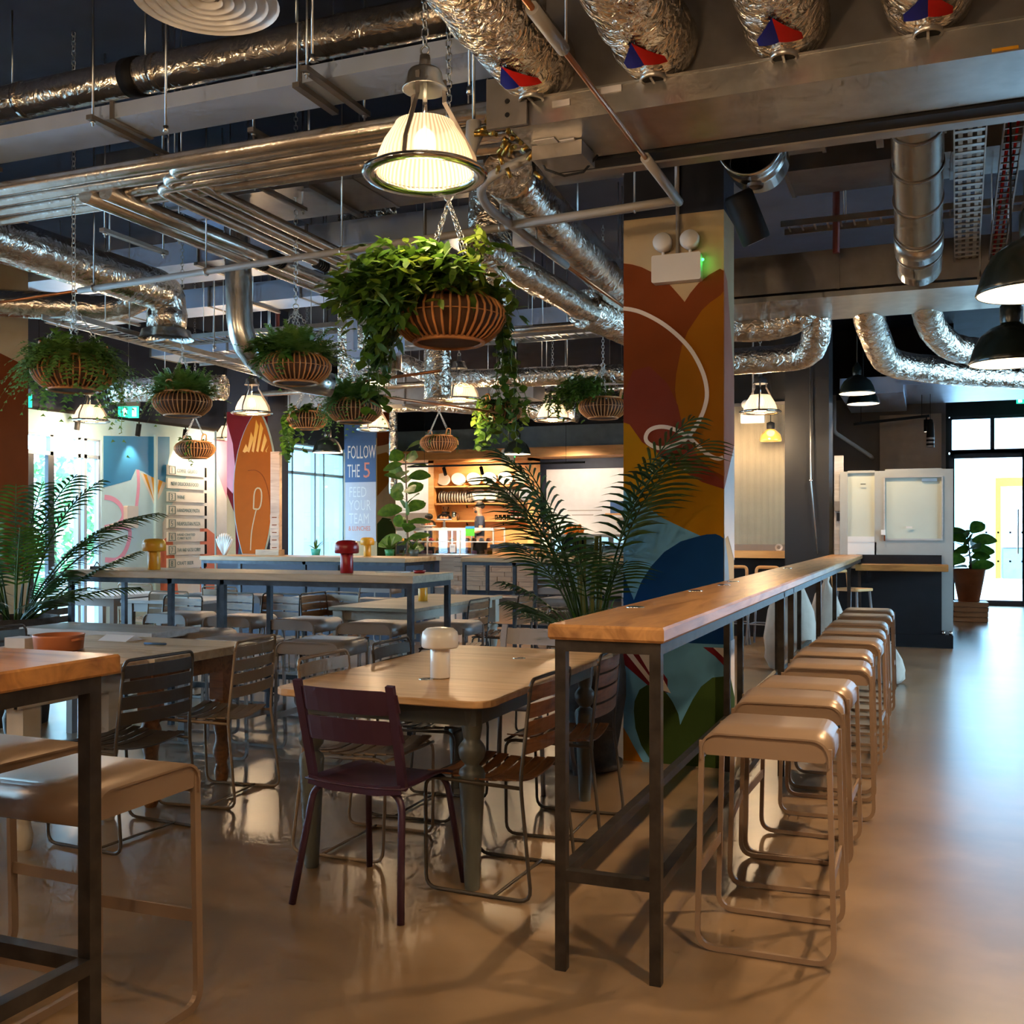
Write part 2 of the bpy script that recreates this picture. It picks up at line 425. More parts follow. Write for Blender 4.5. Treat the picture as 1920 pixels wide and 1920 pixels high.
def chain_mb(mb, p0, p1, link=.028, r=.0026):
    a = Vector(p0); b = Vector(p1); d = b - a; n = max(2, int(d.length / (link * .75))); t = d.normalized()
    s1 = t.cross(Vector((0, 0, 1)))
    if s1.length < .05: s1 = t.cross(Vector((0, 1, 0)))
    s1.normalize(); s2 = t.cross(s1)
    for i in range(n):
        c = a + d * (i + .5) / n; s_ = s1 if i % 2 else s2; h = link / 2; w = link * .3
        pts = [c + t * h * .6 + s_ * w, c + t * h, c + t * h * .6 - s_ * w, c - t * h * .6 - s_ * w, c - t * h, c - t * h * .6 + s_ * w]
        mb.tube(pts, r, 4, closed=True)
    return mb
def text_mesh(txt, size, m, parent=None, loc=(0, 0, 0), rot=(0, 0, 0), sx=1., name='lettering', depth=.001, align='LEFT', spacing=1.):
    c = bpy.data.curves.new(name, 'FONT'); c.body = txt; c.size = size; c.extrude = depth; c.align_x = align; c.resolution_u = 2; c.space_character = spacing
    o = bpy.data.objects.new(name, c); COL.objects.link(o)
    dg = bpy.context.evaluated_depsgraph_get()
    me = bpy.data.meshes.new_from_object(o.evaluated_get(dg)); bpy.data.objects.remove(o); 
    me.materials.clear(); me.materials.append(M[m])
    t = bpy.data.objects.new(name, me); COL.objects.link(t); t.parent = parent; t.location = loc; t.rotation_euler = rot; t.scale = (sx, 1, 1)
    return t
def pt_light(name, loc, e, c=(1, .76, .48), r=.05, parent=None):
    l = bpy.data.lights.new(name, 'POINT'); l.energy = e; l.color = c; l.shadow_soft_size = r
    o = bpy.data.objects.new(name, l); COL.objects.link(o); o.location = loc
    if parent: o.parent = parent
    return o
def spot_light(name, loc, to, e, c=(1, .78, .5), ang=70, parent=None, r=.04):
    l = bpy.data.lights.new(name, 'SPOT'); l.energy = e; l.color = c; l.shadow_soft_size = r; l.spot_size = R(ang); l.spot_blend = .6
    o = bpy.data.objects.new(name, l); COL.objects.link(o); o.location = loc
    o.rotation_euler = (Vector(to) - Vector(loc)).to_track_quat('-Z', 'Y').to_euler()
    return o

# ------------------------------------------------------------------ the setting
struct('floor', MB().bb((-12.6, -4, -.12), (3.6, 22.2, 0)), 'floor', 'polished warm brown concrete floor')
struct('ceiling', MB().bb((-12.6, -4, 4.5), (3.6, 22.2, 4.62)), 'ceil', 'dark navy exposed soffit above the ducts')
w = MB().bb((-10.62, -4, 2.95), (-10.5, 17.6, 4.5)); w.bb((-10.62, -4, 0), (-10.5, 1, 2.95)); w.bb((-10.62, 1, 0), (-10.5, 9.5, .4)); struct('wall_left', w, 'ceil', 'dark upper wall above the windows')
w = MB().bb((-10.62, 9.5, 2.62), (-10.5, 11.13, 2.95)); w.bb((-10.62, 11.13, 2.82), (-10.5, 13.4, 2.95)); w.bb((-10.62, 11.13, 0), (-10.5, 15.27, 2.82)); w.bb((-10.62, 13.4, 2.82), (-10.5, 15.27, 2.95))
w.bb((-12.6, 17.5, 0), (-10.5, 17.62, 4.5)); w.bb((-12.6, 17.62, 0), (-12.5, 22.1, 4.5))
mural_wall = struct('wall_left_mural', w, 'paleb', 'pale blue painted wall beside the entrance')
w = MB().bb((-12.6, 22, 0), (-3.1, 22.12, 4.5)); struct('wall_back', w, 'navy', 'navy wall behind the deli')
w = MB().bb((-3.3, 13.95, 0), (-1.15, 14.1, 4.5)); w.bb((-3.3, 14.1, 0), (-3.1, 22, 4.5)); struct('wall_dark', w, 'dark', 'charcoal wall behind the bar')
w = MB().bb((-3.1, 17, 0), (.25, 17.15, 3.42)); w.bb((.1, 17.15, 0), (.25, 21, 3.42)); struct('wall_grey', w, 'greywall', 'grey brown plaster wall beyond the booth')
w = MB().bb((-3.1, 17, 3.42), (.36, 17.15, 4.5)); w.bb((.1, 17.15, 3.42), (.25, 21, 4.5)); w.bb((.1, 21, 3.5), (3.6, 21.15, 4.5)); w.bb((.1, 21, 0), (.36, 21.15, 3.5))
struct('wall_entrance', w, 'dark', 'dark lintel above the entrance glazing')
w = MB().bb((3.5, 13, 0), (3.62, 21.1, 4.5)); w.bb((3.5, -4, 2.95), (3.62, 13, 4.5)); w.bb((3.5, 8, 0), (3.62, 13, .4)); w.bb((3.5, -4, 0), (3.62, 8, 2.95)); struct('wall_right', w, 'greywall', 'grey plaster wall')
w = MB().bb((-10.6, -4.12, 0), (3.6, -4, 4.5)); struct('wall_front', w, 'greywall', 'grey plaster wall')
MF = mat('pale_blue_grey_frame', (.42, .52, .64), .45, var=.05)
MFd = mat('dark_entrance_frame', (.045, .042, .055), .4, .3, var=.05)

def glazing(name, x, y0, y1, z0, z1, ys, zs, axis='Y', fm=MF, label='tall glazed window', t=.05, glass='glass'):
    fr = MB()
    def b(a0, a1, c0, c1):
        if axis == 'Y': fr.bb((x - .04, a0, c0), (x + .04, a1, c1))
        else: fr.bb((a0, x - .04, c0), (a1, x + .04, c1))
    for yy in [y0, *ys, y1]: b(yy - t / 2, yy + t / 2, z0, z1)
    for zz in [z0, *zs, z1]: b(y0, y1, zz - t / 2, zz + t / 2)
    o = fr.build(name, fm); o['kind'] = 'structure'; o['label'] = label
    Y = [y0, *ys, y1]; Zs = [z0, *zs, z1]
    for i in range(len(Y) - 1):
        for j in range(len(Zs) - 1):
            g = MB()
            if axis == 'Y': g.add([(x, Y[i], Zs[j]), (x, Y[i + 1], Zs[j]), (x, Y[i + 1], Zs[j + 1]), (x, Y[i], Zs[j + 1])], [(0, 1, 2, 3)])
            else: g.add([(Y[i], x, Zs[j]), (Y[i + 1], x, Zs[j]), (Y[i + 1], x, Zs[j + 1]), (Y[i], x, Zs[j + 1])], [(0, 1, 2, 3)])
            g.build('pane', glass, o)
    return o
glazing('window_1', -10.56, 9.5, 11.12, 0, 2.62, [10.28, 10.75, 10.86], [2.38], label='entrance glazing with door between pale frames')
d1 = MB().bb((-10.54, 9.62, 0), (-10.48, 9.95, 2.35)); d1.bb((-10.54, 10.18, 0), (-10.48, 10.28, 2.35)); d1.build('door_1', mat('charcoal_door', (.035, .045, .065), .5))['kind'] = 'structure'
glazing('window_2', -10.56, 15.3, 17.5, 0, 2.95, [15.76, 16.5, 16.8], [2.42, 2.85], label='tall pale framed shopfront glazing')
glazing('window_3', -10.56, 1, 9.5, .4, 2.95, [3, 5, 7], [2.38], label='shopfront glazing')
glazing('window_4', 3.56, 8, 13, .4, 2.95, [9.6, 11.3], [2.38], label='shopfront glazing')
glazing('window_6', 21.06, .38, 3.5, 2.84, 3.48, [1.1, 1.75, 2.6], [], axis='X', fm=MFd, label='transom glazing above the entrance doors', t=.07)
for n, (a, b_) in enumerate(((.38, 1.68), (1.68, 3.48))):
    o = glazing('door_%d' % (n + 2), 21.06, a, b_, 0.02, 2.80, [], [], axis='X', fm=MFd, label='dark framed glass entrance door', t=.16)
    h = MB().tube([(b_ - .16, 20.98, .95), (b_ - .16, 20.94, .98), (b_ - .16, 20.94, 1.75), (b_ - .16, 20.98, 1.78)], .014, 8); h.build('door_handle', 'chrome', o)
    for zz in (1.33, .80):
        for k in range(6):
            q = MB().bb((a + .2 + k * .2, 21.045, zz), (a + .235 + k * .2, 21.05, zz + .035)); q.build('safety_dot', 'blackm', o)

# outdoors
struct('ground', MB().bb((-60, -40, -.2), (50, 70, -.13)), 'pave', 'pale paving outside')
wb_ = MB().bb((-6, 48, -.13), (20, 49, 7)); wb2 = wb_.build('building', 'whitewall'); tag(wb2, 'pale building facing the entrance doors across the paving', 'building')
for zz in range(3):
    for k in range(5): MB().bb((-3 + k * 4, 47.96, .8 + zz * 2.2), (-1 + k * 4, 48.05, 2.2 + zz * 2.2)).build('window', 'paleb', wb2)
ks = thing('kiosk', 'yellow framed kiosk seen outside through the entrance glass', 'kiosk', (2.3, 33, 0))
k1 = MB().bb((-.5, -.1, 0), (-.36, .1, 2.9)); k1.bb((.9, -.1, 0), (1.04, .1, 2.9)); k1.bb((-.36, -.1, 2.65), (.9, .1, 2.9)); k1.build('frame', 'mustard', ks)
MB().bb((-.36, .2, 0), (.9, .3, 2.65)).build('back_panel', 'postergrey', ks)
MB().bb((-.3, -.1, .9), (.85, .2, .96)).build('counter', 'white', ks)
MB().bb((-.3, -.05, 0), (.85, .2, .88)).build('cabinet', 'slate', ks)
def leafcloud(c, r, n, size, seed, sq=1.):
    rd = random.Random(seed); mb = MB()
    for i in range(n):
        v = Vector((rd.gauss(0, 1), rd.gauss(0, 1), rd.gauss(0, 1))).normalized() * r * rd.uniform(.55, 1)
        v.z *= sq; d = Vector((rd.uniform(-1, 1), rd.uniform(-1, 1), rd.uniform(-.8, .5))).normalized() * size
        mb.quadleaf(Vector(c) + v, d, size * .3, (rd.uniform(-.4, .4), rd.uniform(-.4, .4), 1), .2, 2)
    return mb
for i, (x, y, h) in enumerate(((-16.0, 15.6, 3.0), (-16, 20, 3.2), (-17, 27.5, 3.2), (-15, 11.6, 3.2))):
    t = thing('street_tree', ['leafy tree outside behind the entrance door glass', 'tall leafy tree outside behind the mural wall', 'leafy tree outside beyond the far shopfront', 'leafy tree outside left of the entrance door'][i], 'tree', (x, y, -.13))
    MB().tube([(0, 0, 0), (.05, 0, 1), (0, .05, h * .6)], [.1, .08, .05], 8).build('trunk', 'bark', t)
    o = leafcloud((0, 0, h * .55), h * .42, 1100, .22, i, 1.2).build('foliage', 'leafout', t); o['kind'] = 'stuff'

# ------------------------------------------------------------------ mural on the left wall (flat paint)
def wpaint(pts, m, k, par=None, x=-10.5):
    o = MB().prism(pts, x + .0008 * k, x + .0008 * k + .0008, 'X').build('painted_shape', m, par); return o
def ribbon(pts, w):
    P = [Vector(p) for p in pts]; L = []; Rr = []
    for i in range(len(P)):
        t = (P[min(i + 1, len(P) - 1)] - P[max(i - 1, 0)]).normalized(); n = Vector((-t.y, t.x)); L.append(P[i] + n * w / 2); Rr.append(P[i] - n * w / 2)
    return L, Rr
def ribbon_mb(mb, pts, w, fix, axis, h0, h1):
    L, Rr = ribbon(smooth2(pts), w)
    for i in range(len(L) - 1):
        q = [L[i], L[i + 1], Rr[i + 1], Rr[i]]
        mb.prism([tuple(p) for p in q], h0, h1, axis)
def smooth2(pts, it=2):
    for _ in range(it):
        out = [pts[0]]
        for a, b in zip(pts[:-1], pts[1:]):
            out.append((a[0] * .75 + b[0] * .25, a[1] * .75 + b[1] * .25)); out.append((a[0] * .25 + b[0] * .75, a[1] * .25 + b[1] * .75))
        out.append(pts[-1]); pts = out
    return pts
wpaint([(11.16, 2.68), (12.5, 2.78), (12.5, 2.53), (12.4, 2.09), (12.18, 2.14), (11.94, 2.23), (11.79, 2.26), (11.69, 2.1), (11.16, 1.97)], 'blue', 2, mural_wall)
wpaint([(11.87, 2.22), (12.43, 2.09), (12.18, 1.73)], 'white', 3, mural_wall)
for k in range(3):
    a = .12 + k * .3; wpaint([(11.87 + .56 * a, 2.22 - .13 * a), (11.87 + .56 * (a + .13), 2.22 - .13 * (a + .13)), (12.18, 1.78)], 'mustard', 4, mural_wall)
wpaint([(12.35, 1.5), (13.35, 2.82), (15.2, 2.82), (15.2, .0), (12.3, .0)], 'whitewall', 1, mural_wall)
wpaint([(13.2, 1.5), (14.2, 1.0), (14.2, 0.1), (13.2, 0.1)], 'coral', 2, mural_wall)
wpaint([(12.3, .1), (12.3, 1.2), (12.55, 1.35), (12.75, 0.1)], 'coral', 2, mural_wall)
wpaint([(13.35, 2.82), (13.95, 2.82), (13.95, 1.75), (13.6, 2.35)], 'pink', 2, mural_wall)
mb = MB(); ribbon_mb(mb, [(11.18, 1.84), (11.32, 1.83), (11.45, 1.77), (11.53, 1.68), (11.55, 1.57), (11.45, 1.46), (11.18, 1.42)], .07, 0, 'X', -10.498, -10.4965)
ribbon_mb(mb, [(11.83, 2.25), (11.85, 2.03), (11.8, 1.72)], .06, 0, 'X', -10.498, -10.4965)
ribbon_mb(mb, [(11.18, 1.4), (11.48, 1.43), (11.67, 1.42), (11.67, 1.27), (11.58, 1.08), (11.43, .96), (11.19, .98)], .07, 0, 'X', -10.4975, -10.496)
mb.build('painted_ring', 'pink', mural_wall)
# dispenser on mural wall
t = thing('soap_dispenser', 'white wall dispenser box on the pale blue mural', 'dispenser', (-10.495, 11.65, 1.42))
MB().prism(rrect(-.11, 0, .11, .31, .02), 0, .07, 'X').build('casing', 'whitep', t)
MB().bb((.07, -.07, .1), (.075, .07, .13)).build('window_slot', 'slate', t)
# signboards
names = [('1', 'COFFEE  GELATO'), ('', 'NEW DELICIOUS FOOD'), ('3', 'WINE'), ('4', 'HANDMADE PASTA'), ('5', 'NEAPOLITAN PIZZA'), ('6', 'HAND CRAFTED\nCURRY ROTI'), ('7', 'THAI AND KATSU CURRY'), ('8', 'CRAFT BEER')]
word = ['coffee and gelato', 'new delicious food', 'wine', 'handmade pasta', 'neapolitan pizza', 'two lines starting hand crafted', 'number 7', 'craft beer']
for i, (no, tx) in enumerate(names):
    z = 2.285 - i * .199
    b = thing('directory_sign', 'white directory board reading ' + word[i] + ' on the mural wall', 'sign', (-10.49, 12.42, z), 0, 'directory boards in a column')
    MB().bb((0, 0, -.075), (.03, .84, .075)).build('board', 'whitewall', b)
    MB().bb((.0, .845, -.075), (.045, .875, .075)).build('bracket', 'blackm', b)
    rot = (R(90), 0, R(90))
    if no:
        fr = MB()
        for a_, c_ in (((.032, .02, -.06), (.036, .03, .06)), ((.032, .155, -.06), (.036, .165, .06)), ((.032, .02, .052), (.036, .165, .06)), ((.032, .02, -.06), (.036, .165, -.052))): fr.bb(a_, c_)
        fr.build('number_frame', 'ink', b)
        text_mesh(no, .12, 'ink', b, (.033, .062, -.043), rot, .8)
    if '\n' in tx: text_mesh(tx, .055, 'ink', b, (.033, .2, .012), rot, 1.0)
    else: text_mesh(tx, .078, 'ink', b, (.033, .2 if no else .06, -.028), rot, .60 if len(tx) > 17 and no else .76 if len(tx) > 13 else .88)
struct('trim_1', MB().bb((-10.5, 12.16, 0), (-10.46, 12.2, 2.78)), 'paleb')
# free hanging glass screen beside menu boards
t = thing('glass_screen', 'upright glass screen with pale edge left of the surfboard pillar', 'screen', (-9.75, 12.6, 0))
MB().bb((-.01, 0, 0), (.01, .02, 2.85)).build('edge_post', 'paleb', t)

# ------------------------------------------------------------------ painted pillars
def pillar_shape(par, pts, m, k, y0=0.): return MB().prism(pts, y0 - .0009 * k - .0009, y0 - .0009 * k, 'Y').build('painted_shape', m, par)
pil = thing('pillar', 'square pillar painted rust, ochre and blue with a white looping line', 'pillar', (-1.70, 6.06, 0)); 
o = MB().prism([(0, 0), (.6, 0), (.6, .34), (0, .34)], 0, 3.245, 'Z').build('shaft', 'cream', pil)
MB().bb((0, 0, 3.245), (.6, .34, 4.5)).build('upper_shaft', 'ceil', pil)
P = lambda pts, m, k: pillar_shape(pil, pts, m, k)
P([(0, 2.988), (.051, 2.977), (.111, 2.955), (.198, 2.905), (.279, 2.838), (.333, 2.774), (.371, 2.726), (.403, 2.774), (.453, 2.829), (.516, 2.873), (.578, 2.902), (.6, 2.888), (.6, 1.5), (0, 1.5)], 'rust', 1)
P([(.6, 2.772), (.584, 2.749), (.52, 2.71), (.472, 2.668), (.39, 2.552), (.355, 2.47), (.34, 2.399), (.32, 2.30), (.314, 2.211), (.327, 2.104), (.349, 2.034), (.39, 1.922), (.447, 1.82), (.516, 1.744), (.6, 1.696)], 'amber', 2)
P([(0, 2.2), (.06, 2.34), (.16, 2.36), (.27, 2.25), (.33, 2.12), (.36, 1.99), (.46, 1.79), (.6, 1.66), (.6, 1.5), (0, 1.5)], 'rust2', 3)
P([(0, 2.03), (.009, 2.028), (.038, 2.017), (.114, 1.909), (.195, 1.853), (.289, 1.777), (.381, 1.719), (.475, 1.664), (.59, 1.625), (.6, 1.621), (.6, 1.2), (0, 1.2)], 'ochre', 4)
P([(0, 1.624), (.094, 1.556), (.237, 1.456), (.362, 1.396), (.46, 1.352), (.52, 1.33), (.6, 1.33), (.6, .0), (0, .0)], 'skyb', 5)
P([(.6, 1.334), (.58, 1.350), (.553, 1.361), (.5, 1.358), (.46, 1.349), (.349, 1.317), (.25, 1.254), (.169, 1.167), (.111, 1.077), (.065, .964), (.028, 1.05), (0, 1.139), (0, .72), (.6, .72)], 'deepb', 6)
P([(0, .72), (.6, .72), (.6, .55), (.3, .52), (.0, .66)], 'skyb', 7)
P([(0, .70), (.12, .70), (.27, .50), (.27, .42), (.15, .46), (0, .58)], 'maroon', 8)
P([(.06, .70), (.13, .70), (.29, .42), (.22, .44)], 'paintw', 9)
P([(.02, .64), (.06, .64), (.22, .44), (.18, .455)], 'paintw', 9)
P([(.48, .70), (.6, .70), (.6, .60), (.55, .65)], 'maroon', 8); P([(.54, .70), (.6, .70), (.6, .645)], 'paintw', 9)
P([(.346, .236), (.335, .30), (.30, .37), (.263, .42), (.21, .455), (.146, .461), (.10, .43), (.07, .36), (.065, .30), (.075, .2), (.11, .1), (.18, 0), (.6, 0), (.6, .535), (.535, .525), (.47, .47), (.422, .394), (.375, .30)], 'green', 9)
P([(0, .20), (.03, .15), (.07, .08), (.12, 0), (0, 0)], 'amber', 9)
qm = MB(); ribbon_mb(qm, [(0, 2.715), (.051, 2.705), (.114, 2.684), (.224, 2.621), (.314, 2.548), (.397, 2.461), (.453, 2.37), (.494, 2.268), (.507, 2.174), (.494, 2.106), (.469, 2.041), (.403, 1.931), (.33, 1.89), (.237, 1.864), (.176, 1.882), (.132, 1.921), (.15, 1.975), (.208, 1.998), (.276, 1.992), (.349, 1.961), (.409, 1.919), (.475, 1.851), (.525, 1.812), (.572, 1.795), (.599, 1.804)], .024, 0, 'Y', -.0115, -.010)
qm.build('painted_line', 'paintw', pil)
side = lambda pts, m, k: MB().prism(pts, .6 + .0009 * k, .6009 + .0009 * k, 'X').build('painted_shape', m, pil)
side([(0, 2.9), (.1, 2.85), (.34, 2.3), (.34, 1.9), (0, 1.62)], 'salmon', 1)
side([(0, 1.62), (.34, 1.9), (.34, 1.2), (.12, 1.35), (0, 1.33)], 'paintw', 2)
side([(0, 1.36), (.12, 1.2), (.3, .72), (0, .72)], 'slate', 3); side([(0, .72), (.34, .72), (.34, 0), (0, 0)], 'paintw', 3)
side([(0, .53), (.2, .5), (.34, .36), (.34, 0), (0, 0)], 'green', 4)
for k, (x, c_) in enumerate(((.185, 'painted ochre'), (.39, 'near the rust boundary'))):
    t = thing('coat_peg', ['round white knob on the ochre paint of the pillar, the left one', 'round white knob on the pillar nearer the rust paint, the right one'][k], 'knob', (-1.70 + x, 6.05, 1.738), 0, 'knobs on the painted pillar')
    m_ = Matrix.Rotation(R(90), 3, 'X'); MB().lathe([(.0001, .035), (.017, .03), (.02, .02), (.012, .008), (.008, 0), (.0001, 0)], 16, m=m_).build('knob', 'white', t)

def emergency(loc, label, s=1.):
    t = thing('emergency_light', label, 'emergency light', loc)
    MB().prism(rrect(-.145 * s, 0, .145 * s, .16 * s, .012), -.07, 0, 'Y').build('housing', 'whitep', t)
    for sx in (-1, 1):
        m_ = Matrix.Rotation(R(78), 3, 'X')
        h = MB().lathe([(.0001, .03), (.05 * s, .028), (.055 * s, .02), (.058 * s, 0), (.045 * s, -.05), (.0001, -.055)], 20, (sx * .08 * s, -.06, .235 * s), m=m_); hd = h.build('lamp_head', 'whitep', t)
        MB().cyl((sx * .08 * s, -.05, .15 * s), (sx * .08 * s, -.04, .20 * s), .009, 8).build('neck', 'whitep', hd)
    MB().tube([(-.0, -.02, .16 * s), (0, -.02, 4.5 - loc[2])], .011, 8).build('conduit', 'greyplastic', t)
    MB().sphere((.15 * s, -.03, .12 * s), .009, 8, 6).build('indicator_led', 'led', t)
    return t
emergency((-1.365, 6.05, 2.835), 'white twin head emergency light on the painted pillar')
pt_light('led_light', (-1.19, 6.0, 2.93), .05, (.05, 1, .15), .01)

# pillar with poster
p5 = thing('pillar', 'pillar carrying the blue poster beside the deli', 'pillar', (-9.9, 16.5, 0))
MB().bb((0, 0, 0), (.68, .7, 4.5)).build('shaft', 'cream', p5)
pillar_shape(p5, [(0, 3.33), (.68, 3.33), (.68, 3.05), (.3, 2.98), (.2, 2.85), (0, 2.8)], 'poster', 1)
MB().prism([(0, 2.9), (.3, 2.95), (.7, 3.05), (.7, 3.6), (0, 3.6)], .6809, .6818, 'X').build('painted_shape', 'rust', p5)
MB().prism([(0, 2.75), (.35, 2.82), (.7, 2.7), (.65, 2.45), (.35, 2.2), (0, 2.0)], .6809, .6818, 'X').build('painted_shape', 'amber', p5)
MB().prism([(0, 1.5), (.2, 1.62), (.5, 1.6), (.7, 1.4), (.7, 0), (0, 0)], .6809, .6818, 'X').build('painted_shape', 'green', p5)
po = thing('poster', 'tall blue and grey poster reading follow the 5 on the pillar', 'poster', (-9.87, 16.49, 1.19))
MB().bb((0, -.01, 0), (.64, 0, 1.95)).build('sheet', 'postergrey', po)
MB().bb((0, -.013, 1.07), (.64, -.0101, 1.95)).build('blue_field', 'poster', po)
rt = (R(90), 0, 0)
text_mesh('FOLLOW', .34, 'white', po, (.05, -.0135, 1.50), rt, .42); text_mesh('THE', .34, 'white', po, (.05, -.0135, 1.16), rt, .42)
text_mesh('5', .40, 'coral', po, (.37, -.0135, 1.15), rt, .85)
for k, tx in enumerate(('FEED', 'YOUR', 'TEAM')): text_mesh(tx, .27, 'whitewall', po, (.08, -.0105, .80 - k * .24), rt, .62)
text_mesh('& LUNCHES', .12, 'coral', po, (.07, -.0105, .19), rt, .72)
# maroon pillar behind surfboard
p2 = thing('pillar', 'maroon and navy pillar behind the surfboard', 'pillar', (-9.16, 12.1, 0))
MB().bb((0, 0, 0), (.68, .5, 4.5)).build('shaft', 'navy', p2)
pillar_shape(p2, [(0, 3.05), (.68, 3.05), (.68, 2.3), (.3, 1.9), (.18, 1.0), (.18, 0), (0, 0)], 'maroon', 1)
pillar_shape(p2, [(0, 2.9), (.1, 2.6), (.16, 2.1), (.1, 1.9), (0, 2.0)], 'pink', 2)
pillar_shape(p2, [(0, 1.9), (.14, 1.6), (.18, 0), (0, 0)], 'cream', 3)
# pillar at the left picture edge
p6 = thing('pillar', 'rust and cream painted pillar at the left edge behind the palm', 'pillar', (-8.28, 6.9, 0))
MB().bb((-.1, 0, 0), (.52, .4, 4.5)).build('shaft', 'cream', p6)
side2 = MB().prism([(-.1, 3.0), (.3, 2.85), (.52, 2.7), (.52, 1.0), (-.1, 1.0)], -.002, -.0008, 'Y').build('painted_shape', 'rust', p6)
MB().prism([(0, 3.0), (.4, 2.9), (.4, 1.0), (0, 1.0)], .521, .522, 'X').build('painted_shape', 'rust', p6)

# surfboard
sb = thing('surfboard', 'orange surfboard standing upright against the maroon pillar', 'surfboard', (-8.62, 11.92, 1.06)); sb.rotation_euler = (R(-4), 0, 0)
out = [(-.13, 0), (.20, 0), (.27, .3), (.315, .7), (.325, 1.0), (.30, 1.3), (.24, 1.55), (.14, 1.8), (.06, 1.93), (.01, 1.97), (-.07, 1.9), (-.17, 1.74), (-.26, 1.5), (-.315, 1.2), (-.325, .9), (-.29, .55), (-.22, .25)]
out = smooth2(out + [out[0]], 1)[:-1]
MB().prism(out, -.02, .03, 'Y').build('board', 'surf', sb)
rl = MB().tube([(p[0] - .01, .02, p[1]) for p in out], .024, 8, closed=True); rl.build('rail', 'surfrail', sb)
for k in range(6):
    x = -.2 + k * .075; ztop = 1.95 - abs(x + .02) * 2.2 - .03; MB().prism([(x, 1.42), (x + .035, 1.40), (min(x + .1, .235 - k * .01), ztop - .09), (x + .05, ztop)], -.0225, -.0205, 'Y').build('stripe', 'mustard', sb)
lm = MB(); ribbon_mb(lm, [(.0, .05), (-.0, .3), (.05, .55), (.07, .62)], .016, 0, 'Y', -.0225, -.0205); ribbon_mb(lm, [(.02, .62), (.14, .61), (.15, .9), (.02, .91), (.02, .62)], .02, 0, 'Y', -.0225, -.0205)
lm.build('painted_plug', 'cream', sb)
l2 = MB(); ribbon_mb(l2, [(-.1, 1.15), (.05, 1.16), (.18, 1.05), (.27, .8), (.30, .6)], .01, 0, 'Y', -.0225, -.0205); l2.build('painted_cord', 'rust', sb)
# divider ledge with planters
t = thing('divider_cabinet', 'dark divider cabinet with wooden cap below the surfboard', 'cabinet', (-8.9, 11.55, 0))
MB().bb((0, 0, 0), (3.1, .45, 1.0)).build('carcass', 'navy', t); MB().bb((-.02, -.02, 1.0), (3.12, .47, 1.05)).build('cap', 'paletop', t)
t = thing('sign_post', 'pinkish wooden post with small hand written plaques', 'sign post', (-8.05, 11.68, 1.05))
MB().bb((-.07, -.03, 0), (.07, .03, 1.38)).build('post', 'deliplank', t)
for k in range(5): 
    q = MB().bb((-.068, -.04, .06 + k * .1), (.068, -.031, .145 + k * .1)).build('plaque', 'deliplank', t)
    MB().bb((-.04, -.0415, .1 + k * .1), (.035, -.0402, .112 + k * .1)).build('pen_mark', 'rust', q)

# ------------------------------------------------------------------ ducts, pipes and hangers under the soffit
def xduct(name, label, cat, x0, x1, y, z, r, m, rings=0, ringr=1.03, group=None, ringm=None):
    t = thing(name, label, cat, (x0, y, z), 0, group)
    MB().tube([(0, 0, 0)] + [((x1 - x0) * k / 8, 0, 0) for k in range(1, 9)], r, 24).build('duct_run', m, t)
    for k in range(rings):
        x = (x1 - x0) * (k + .5) / rings
        MB().tube([(x - .02, 0, 0), (x + .02, 0, 0)], r * ringr, 24).build('joint_band', ringm or m, t)
    return t
d = xduct('spiral_duct', 'long foil clad round duct crossing the top left under the navy soffit', 'duct', -8.5, -1.5, 4.68, 3.95, .10, 'foil2', 7, 1.05)
MB().tube([(4.28, 0, 0), (4.38, 0, 0)], .107, 24).build('rubber_collar', 'blackm', d)
for k in range(7): MB().tube([(.4 + k, 0, .09), (.4 + k, 0, .55)], .005, 6).build('hanger_rod', 'chain', d)

def flatduct(name, label, p0, p1, m='panelduct', seams=4, axis='X', group=None, rods=3):
    t = thing(name, label, 'duct', ((p0[0] + p1[0]) / 2, (p0[1] + p1[1]) / 2, p0[2]), 0, group)
    hx, hy, h = (p1[0] - p0[0]) / 2, (p1[1] - p0[1]) / 2, p1[2] - p0[2]
    n = seams + 1
    for k in range(n):
        if axis == 'X': MB().bb((-hx + 2 * hx * k / n + .004, -hy, 0), (-hx + 2 * hx * (k + 1) / n - .004, hy, h)).build('duct_section', m, t)
        else: MB().bb((-hx, -hy + 2 * hy * k / n + .004, 0), (hx, -hy + 2 * hy * (k + 1) / n - .004, h)).build('duct_section', m, t)
    for k in range(n + 1):
        if axis == 'X': x = -hx + 2 * hx * k / n; MB().bb((x - .012, -hy - .012, -.008), (x + .012, hy + .012, h + .01)).build('flange', 'galvd', t)
        else: y = -hy + 2 * hy * k / n; MB().bb((-hx - .012, y - .012, -.008), (hx + .012, y + .012, h + .01)).build('flange', 'galvd', t)
    rd = MB()
    for k in range(rods):
        q = (k + .5) / rods
        for s_ in (-1, 1):
            if axis == 'X': x, y = -hx + 2 * hx * q, s_ * (hy + .02)
            else: x, y = s_ * (hx + .02), -hy + 2 * hy * q
            MB().tube([(x, y, -.01), (x, y, 4.5 - p0[2])], .005, 6).build('hanger_rod', 'chain', t)
        if axis == 'X': MB().bb((-hx + 2 * hx * q - .02, -hy - .04, -.035), (-hx + 2 * hx * q + .02, hy + .04, -.009)).build('support_bar', 'galvd', t)
        else: MB().bb((-hx - .04, -hy + 2 * hy * q - .02, -.035), (hx + .04, -hy + 2 * hy * q + .02, -.009)).build('support_bar', 'galvd', t)
    return t
flatduct('flat_duct', 'pale flat duct running below the round foil duct at the top left', (-9, 4.50, 3.65), (-1.75, 4.80, 3.73), 'panelduct', 5)
